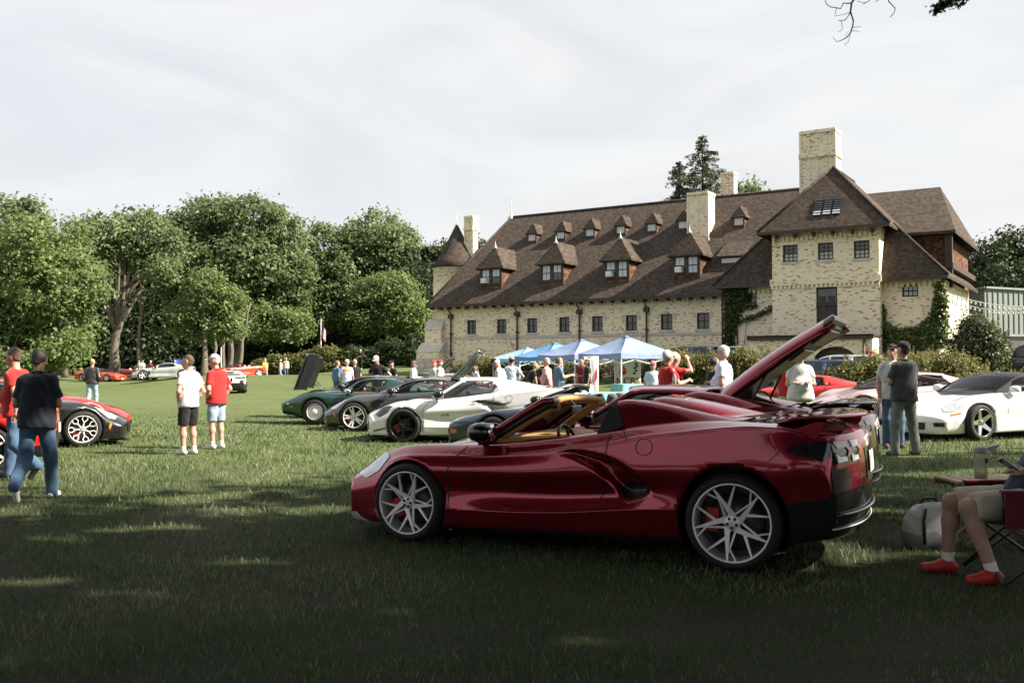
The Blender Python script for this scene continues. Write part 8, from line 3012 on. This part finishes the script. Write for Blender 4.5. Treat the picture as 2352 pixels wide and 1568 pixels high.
C_teal = cloth('teal_tablecloth', (.20, .46, .47), .18)
table('table under a teal cloth behind the burgundy cars', px_at(1402, 27.5), R(24), 1.9, .75, .76, M_white, C_teal)
table('table under a teal cloth beneath the nearest canopy', px_at(1455, 41.0), R(30), 1.8, .75, .74, M_white, C_teal)
table('display table in front of the pink shirted man', px_at(1246, 28.2), R(10), 1.8, .7, .74, M_white)
rg = random.Random(4)
for i, (px, c, w, h, lab) in enumerate([(1195, (.60, .62, .64), .16, .24, 'white canister on the display table'), (1213, (.03, .03, .03), .2, .3, 'black urn on the display table'), (1232, (.66, .66, .66), .14, .22, 'pale jug right of the black urn'),
                                        (1255, (.50, .42, .36), .3, .2, 'cardboard carton on the display table'), (1290, (.10, .20, .22), .18, .3, 'dark teal drinks cooler beside the gesturing man')]):
    x, y = px_at(px, 28.2)
    o = MB()
    if i in (0, 1, 2): o.lathe([(w * .42, 0), (w * .5, .02), (w * .5, h * .8), (w * .35, h * .92), (w * .15, h), (w * .12, h * 1.1)], 14)
    else: o.box(-w / 2, w / 2, -w * .4, w * .4, 0, h); o.box(-w * .53, w * .53, -w * .43, w * .43, h * .86, h * .93)
    tag(o.build('table_ware', plain('ware_%d' % i, c, .5), None, (x + .0, y + .02 * i, gz(x, y) + .742)), lab, 'container', 'things set out on the display table')
# loudspeaker by the hedge
x, y = px_at(1208, 47)
root = empty('loudspeaker', (x, y, gz(x, y)), R(15)); tag(root, 'dark loudspeaker box on a stand left of the bright blue canopy', 'loudspeaker')
m = MB(); m.box(-.22, .22, -.18, .18, .55, 1.25); m.build('cabinet', M_black, root, bevel=.02)
m = MB(); m.lathe([(.001, 0), (.15, 0), (.16, .012), (.13, .014), (.04, .004)], 18, Matrix.Translation((0, -.19, .78)) @ Matrix.Rotation(R(90), 4, 'X')); m.lathe([(.001, 0), (.07, 0), (.08, .01)], 14, Matrix.Translation((0, -.19, 1.08)) @ Matrix.Rotation(R(90), 4, 'X')); m.build('cone', M_dark_metal, root)
m = MB(); m.tube([(0, 0, .1), (0, 0, .56)], .02, 8)
for a in (0, 120, 240): m.tube([(0, 0, .35), (.3 * math.cos(R(a)), .3 * math.sin(R(a)), 0)], .012, 6)
m.build('stand', M_black, root)

# drink bottle held by the man in the red polo
x, y = px_at(1560, 17.3)
m = MB(); m.lathe([(.028, 0), (.032, .01), (.032, .14), (.015, .18), (.013, .20), (.001, .2)], 14)
tag(m.build('water_bottle', glass('bottle_plastic', (.6, .65, .7), .35), None, (px_at(1545, 17.35)[0] + .02, 17.28, 1.16)), 'clear water bottle held by the man in the red polo', 'bottle')


# flags and poles
def flagpole(label, px, D, top_py, flag, fy=None):
    x, y = px_at(px, D)
    g = gz(x, y); zt = at(px, top_py, D).z - g
    root = empty('flagpole', (x, y, g)); tag(root, label, 'flagpole')
    m = MB(); m.tube([(0, 0, 0), (0, 0, zt)], [.06, .035], 8); m.lathe([(.001, zt), (.07, zt + .03), (.07, zt + .08), (.001, zt + .11)], 8); m.build('pole', M_pole, root)
    if flag:
        C_w = cloth('flag_white', (.65, .65, .65)); C_r = cloth('flag_red', (.50, .04, .06)); C_b = cloth('flag_blue', (.03, .05, .18))
        for k in range(9):
            V = []; F = []
            for i in range(9):
                f = i / 8
                for q in (0, 1):
                    zz = zt - .15 - (k + q) * .15 - f * .85
                    V.append((.05 + .42 * f, .10 * math.sin(f * 7 + k * .2), zz))
                if i: F.append((2 * i - 2, 2 * i - 1, 2 * i + 1, 2 * i))
            link('flag_stripe', np_mesh('flag_stripe', V, np.array(F), C_r if k % 2 == 0 else C_w), root)
        m = MB(); m.poly([(.052, -.13, zt - .14), (.052, -.13, zt - .85), (.26, -.15, zt - 1.25), (.26, -.15, zt - .55)]); m.build('flag_canton', C_b, root)
    return root


flagpole('white flagpole with a limp red and white striped flag above the hedge', 737, 97.5, 735, True)
flagpole('thin pole standing among the trunks left of the red polo man', 508, 90, 800, False)

# ------------------------------------------------------------------ right hand background
def shed():
    M_shed = plain('grey_green_metal', (.17, .20, .19), .6, .1, var=.06); M_trim = plain('shed_trim', (.20, .23, .22), .6)
    a = at(2180, 700, 62); b = at(2262, 700, 60)
    root = empty('metal_shed', (b.x, b.y, gz(b.x, b.y))); tag(root, 'grey green ribbed metal shed at the right edge', 'building')
    z0 = 0; zr = at(2262, 662, 60).z - gz(b.x, b.y); ze = at(2180, 705, 62).z - gz(b.x, b.y) + .2
    lx, ly = a.x - b.x - 3.5, a.y - b.y + 2
    m = MB(); m.poly([(lx, ly, z0), (0, 0, z0), (0, 0, zr), (lx, ly, ze)]); m.build('gable_wall', M_shed, root)
    m = MB(); m.poly([(0, 0, z0), (12, 6, z0), (12, 6, zr), (0, 0, zr)]); m.build('side_wall', M_shed, root)
    d = Vector((12, 6, 0)).normalized(); n = Vector((d.y, -d.x, 0))
    for k in range(26):
        p = d * (.25 + k * .5)
        r_ = MB(); r_.bar(p + n * .03, p + n * .03 + Vector((0, 0, zr - .1)), .07, .05); r_.build('wall_rib', M_trim, root)
    d2 = Vector((lx, ly, 0)); L = d2.length; d2 = d2.normalized(); n2 = Vector((-d2.y, d2.x, 0))
    for k in range(int(L / .5)):
        p = d2 * (.25 + k * .5); zz = zr + (ze - zr) * (k * .5 / L)
        r_ = MB(); r_.bar(p + n2 * -.03 * (1 if n2.y > 0 else -1), p + n2 * -.03 * (1 if n2.y > 0 else -1) + Vector((0, 0, zz - .12)), .05, .04); r_.build('wall_rib', M_shed, root)
    m = MB(); m.bar((lx, ly - .06, ze + .05), (0, -.06, zr + .05), .25, .12); m.bar((0, -.06, zr + .05), (12, 5.94, zr + .05), .25, .12); m.build('roof_edge', M_trim, root)
    m = MB(); m.poly([(lx, ly, ze), (0, 0, zr), (12, 6, zr), (12 + lx, 6 + ly, ze)]); m.build('roof', M_trim, root)
    for f in (.22, .50, .8):
        p = d2 * L * f
        m = MB(); m.box(p.x - .12, p.x + .12, p.y - .3, p.y - .02, zr - 1.3, zr - .95); m.build('wall_lamp', M_dark_metal, root)


shed()
# retaining wall at the right
x, y = px_at(2350, 50)
m = MB(); m.box(-1.2, 4, -.3, .3, -.2, 2.2)
rw = m.build('retaining_wall', plain('grey_concrete', (.20, .19, .18), .9, var=.2, bump=.3), None, (x, y, gz(x, y)))
tag(rw, 'low grey concrete retaining wall at the right edge', 'wall')
m = MB(); m.box(-1.25, 4.05, -.36, .36, 2.202, 2.32); m.build('coping', M_stone, rw)


# string lights from the house corner to the right
def string_lights(label, a, b, sag, seed):
    a, b = Vector(a), Vector(b)
    root = empty('string_lights', a); tag(root, label, 'string lights', 'strings of lights right of the house')
    n = 24
    P = [(b - a) * (i / n) - Vector((0, 0, sag * math.sin(math.pi * i / n))) for i in range(n + 1)]
    m = MB(); m.tube(P, .022, 5); m.build('cable', plain('pale_cable', (.62, .62, .58), .5), root)
    for i in range(1, n, 1):
        m = MB(); m.lathe([(.02, .0), (.025, -.04), (.05, -.10), (.045, -.15), (.01, -.17)], 8, Matrix.Translation(P[i])); m.build('bulb', plain('bulb_glass', (.70, .69, .62), .25), root)


hp_ = from_b(13.15, 5.0)
string_lights('upper string of lights sagging from the house corner', (hp_[0], hp_[1], at(2186, 664, 46).z), tuple(at(2420, 700, 42)), .35, 1)
string_lights('lower string of lights sagging from the house corner', (hp_[0], hp_[1] + .1, at(2186, 676, 46).z), tuple(at(2420, 703, 42)), .45, 2)


# ------------------------------------------------------------------ near right: seated visitor, chair, table, bag, bottle
SX, SY = 3.58, 6.70
seated, SJ, _ = person('seated visitor in khaki shorts and red sneakers cut off by the right edge', (SX, SY), R(86), 1.80, ('phone', 'phone'), 'sit', -30, (0, 40), cloth('navy_print', (.03, .045, .07), .5), 1.5, C_khaki, True, S_red, H_brown, res=.0150, group=None, z=0.0)
w = seated.matrix_basis @ ((SJ['wr', 1] + SJ['wr', -1]) / 2)
ph = MB(); ph.box(-.037, .037, -.006, .006, -.075, .075)
po = ph.build('phone', plain('phone_case', (.62, .62, .62), .4), None, (w.x - .12, w.y - .03, w.z + .05), (R(-50), R(20), R(86)), bevel=.004)
tag(po, 'pale phone held in the seated visitor\'s hands', 'phone')
m = MB(); m.box(-.033, .033, .0065, .0085, -.068, .068); m.build('screen', M_carbon, po)

chair = empty('camp_chair', (SX, SY, 0), R(86)); tag(chair, 'maroon and black folding camp chair at the right edge', 'chair')
C_mar = cloth('maroon_canvas', (.11, .012, .024)); C_can = cloth('black_canvas', (.014, .014, .016))
V = []; F = []
for i in range(9):
    f = i / 8
    for k in range(7):
        t = -1 + 2 * k / 6
        V.append((.27 * t, .26 - .50 * f, .43 - .05 * (1 - t * t) - .03 * f))
    if i:
        for k in range(1, 7): F.append((i * 7 + k, i * 7 + k - 1, (i - 1) * 7 + k - 1, (i - 1) * 7 + k))
link('seat', np_mesh('seat', V, np.array(F), C_mar, smooth_shade=True), chair)
V = []; F = []
for i in range(9):
    f = i / 8
    for k in range(7):
        t = -1 + 2 * k / 6
        V.append((.29 * t, -.25 - .16 * f - .06 * (1 - t * t), .44 + .48 * f))
    if i:
        for k in range(1, 7): F.append((i * 7 + k, i * 7 + k - 1, (i - 1) * 7 + k - 1, (i - 1) * 7 + k))
link('backrest', np_mesh('backrest', V, np.array(F), C_mar, smooth_shade=True), chair)
for s in (1, -1):
    m = MB(); m.box(s * .31 - .035, s * .31 + .035, -.30, .30, .63, .65); m.build('armrest', C_mar, chair, bevel=.008)
    m = MB(); m.box(s * .33 - .008, s * .33 + .008, -.28, .28, .40, .63); m.build('side_panel', C_mar, chair)
    m = MB(); m.tube([(s * .30, .28, .42), (s * .33, -.30, .02)], .011, 8); m.tube([(s * .33, .30, .02), (s * .30, -.26, .44)], .011, 8); m.build('leg', M_dark_metal, chair)
    m = MB(); m.tube([(s * .31, .28, .42), (s * .31, .29, .63)], .010, 8); m.tube([(s * .31, -.26, .42), (s * .31, -.44, .94)], .010, 8); m.build('post', M_dark_metal, chair)
m = MB(); m.tube([(-.32, .30, .03), (.32, .28, .42)], .011, 8); m.tube([(.32, .30, .03), (-.32, .28, .42)], .011, 8); m.build('leg', M_dark_metal, chair)
m = MB(); m.tube([(-.32, -.30, .03), (.32, -.27, .42)], .011, 8); m.tube([(.32, -.30, .03), (-.32, -.27, .42)], .011, 8); m.build('leg', M_dark_metal, chair)

M_pine = plain('pale_pine', (.42, .31, .18), .6, var=.25, scale=12, bump=.15, bscale=40)
M_pine_d = plain('brown_pine', (.24, .14, .06), .6, var=.3, scale=12)
tp = at(2255, 1098, 8.0)
tb = empty('slatted_table', (tp.x + .12, tp.y, 0), R(0)); tag(tb, 'small wooden slatted folding table beside the seated visitor', 'table')
TH = tp.z
for k in range(8):
    m = MB(); m.box(-.42 + k * .105, -.42 + k * .105 + .085, -.22, .22, TH - .022, TH); m.build('slat', M_pine, tb, bevel=.004)
for s in (-1, 1):
    m = MB(); m.box(-.43, .43, s * .20 - .018, s * .20 + .018, TH - .065, TH - .023); m.build('rail', M_pine_d, tb)
    m = MB(); m.bar((-.30, s * .17, TH - .05), (.32, s * .17, .0), .045, .025, (0, 1, 0)); m.build('leg', M_pine_d, tb)
    m = MB(); m.bar((.30, s * .14, TH - .05), (-.32, s * .14, .0), .045, .025, (0, 1, 0)); m.build('leg', M_pine_d, tb)
bp = at(2253, 1092, 8.0)
bt_ = empty('drink_dispenser', (bp.x, bp.y, TH)); tag(bt_, 'clear measuring bottle with grey spout lid on the slatted table', 'bottle')
m = MB(); m.lathe([(.048, .0), (.050, .01), (.052, .20), (.050, .215)], 20); m.build('clear_body', glass('pale_plastic', (.62, .62, .50), .45), bt_)
m = MB(); m.lathe([(.001, .004), (.046, .004), (.046, .045), (.001, .045)], 20); m.build('dark_drink', plain('dark_liquid', (.03, .012, .008), .2), bt_)
m = MB(); m.lathe([(.053, .214), (.054, .22), (.054, .25), (.045, .262), (.001, .264)], 20)
m.add([(.05, -.012, .235), (.05, .012, .235), (.10, .012, .215), (.10, -.012, .215), (.05, -.012, .258), (.05, .012, .258), (.155, .02, .285), (.155, -.02, .285)], [(0, 1, 2, 3), (4, 7, 6, 5), (0, 3, 7, 4), (1, 5, 6, 2), (3, 2, 6, 7), (0, 4, 5, 1)])
m.build('spout_lid', plain('grey_lid', (.35, .36, .37), .4), bt_)
m = MB(); m.box(.012, .036, -.0525, -.050, .13, .17); m.build('label_patch', M_black, bt_)

gb = on_ground(2150, 1262)
bag = empty('cooler_bag', (gb.x, gb.y + .12, 0), R(12)); bag.scale = (.85, .85, .9); tag(bag, 'white and grey soft cooler bag on the grass behind the seated visitor\'s leg', 'bag')
C_bagw = plain('white_vinyl', (.60, .61, .63), .45, var=.1, bump=.3, bscale=18); C_bagg = plain('grey_vinyl', (.22, .24, .26), .5, var=.12)
field_mesh('bag_body', [('c', (-.14, 0, .14), (.14, 0, .14), .13, .13), ('c', (-.13, 0, .24), (.13, 0, .25), .115, .115), ('c', (-.10, 0, .33), (.10, 0, .34), .07, .07)], C_bagw, .012, (lambda g, d: np.maximum(d, .012 - g[..., 2])), .05, .006, 2, bag)
field_mesh('bag_base', [('c', (-.14, 0, .10), (.14, 0, .10), .138, .138)], C_bagg, .012, (lambda g, d: np.maximum(np.maximum(d, .004 - g[..., 2]), g[..., 2] - .17)), .03, .003, 4, bag)
m = MB(); m.tube([(-.11, -.10, .36), (-.15, -.13, .25), (-.15, -.145, .05)], .016, 6); m.tube([(.11, -.10, .36), (.13, -.13, .25), (.13, -.145, .05)], .016, 6); m.tube([(-.12, 0, .37), (-.06, 0, .44), (.06, 0, .44), (.12, 0, .37)], .014, 6); m.build('strap', M_black, bag)
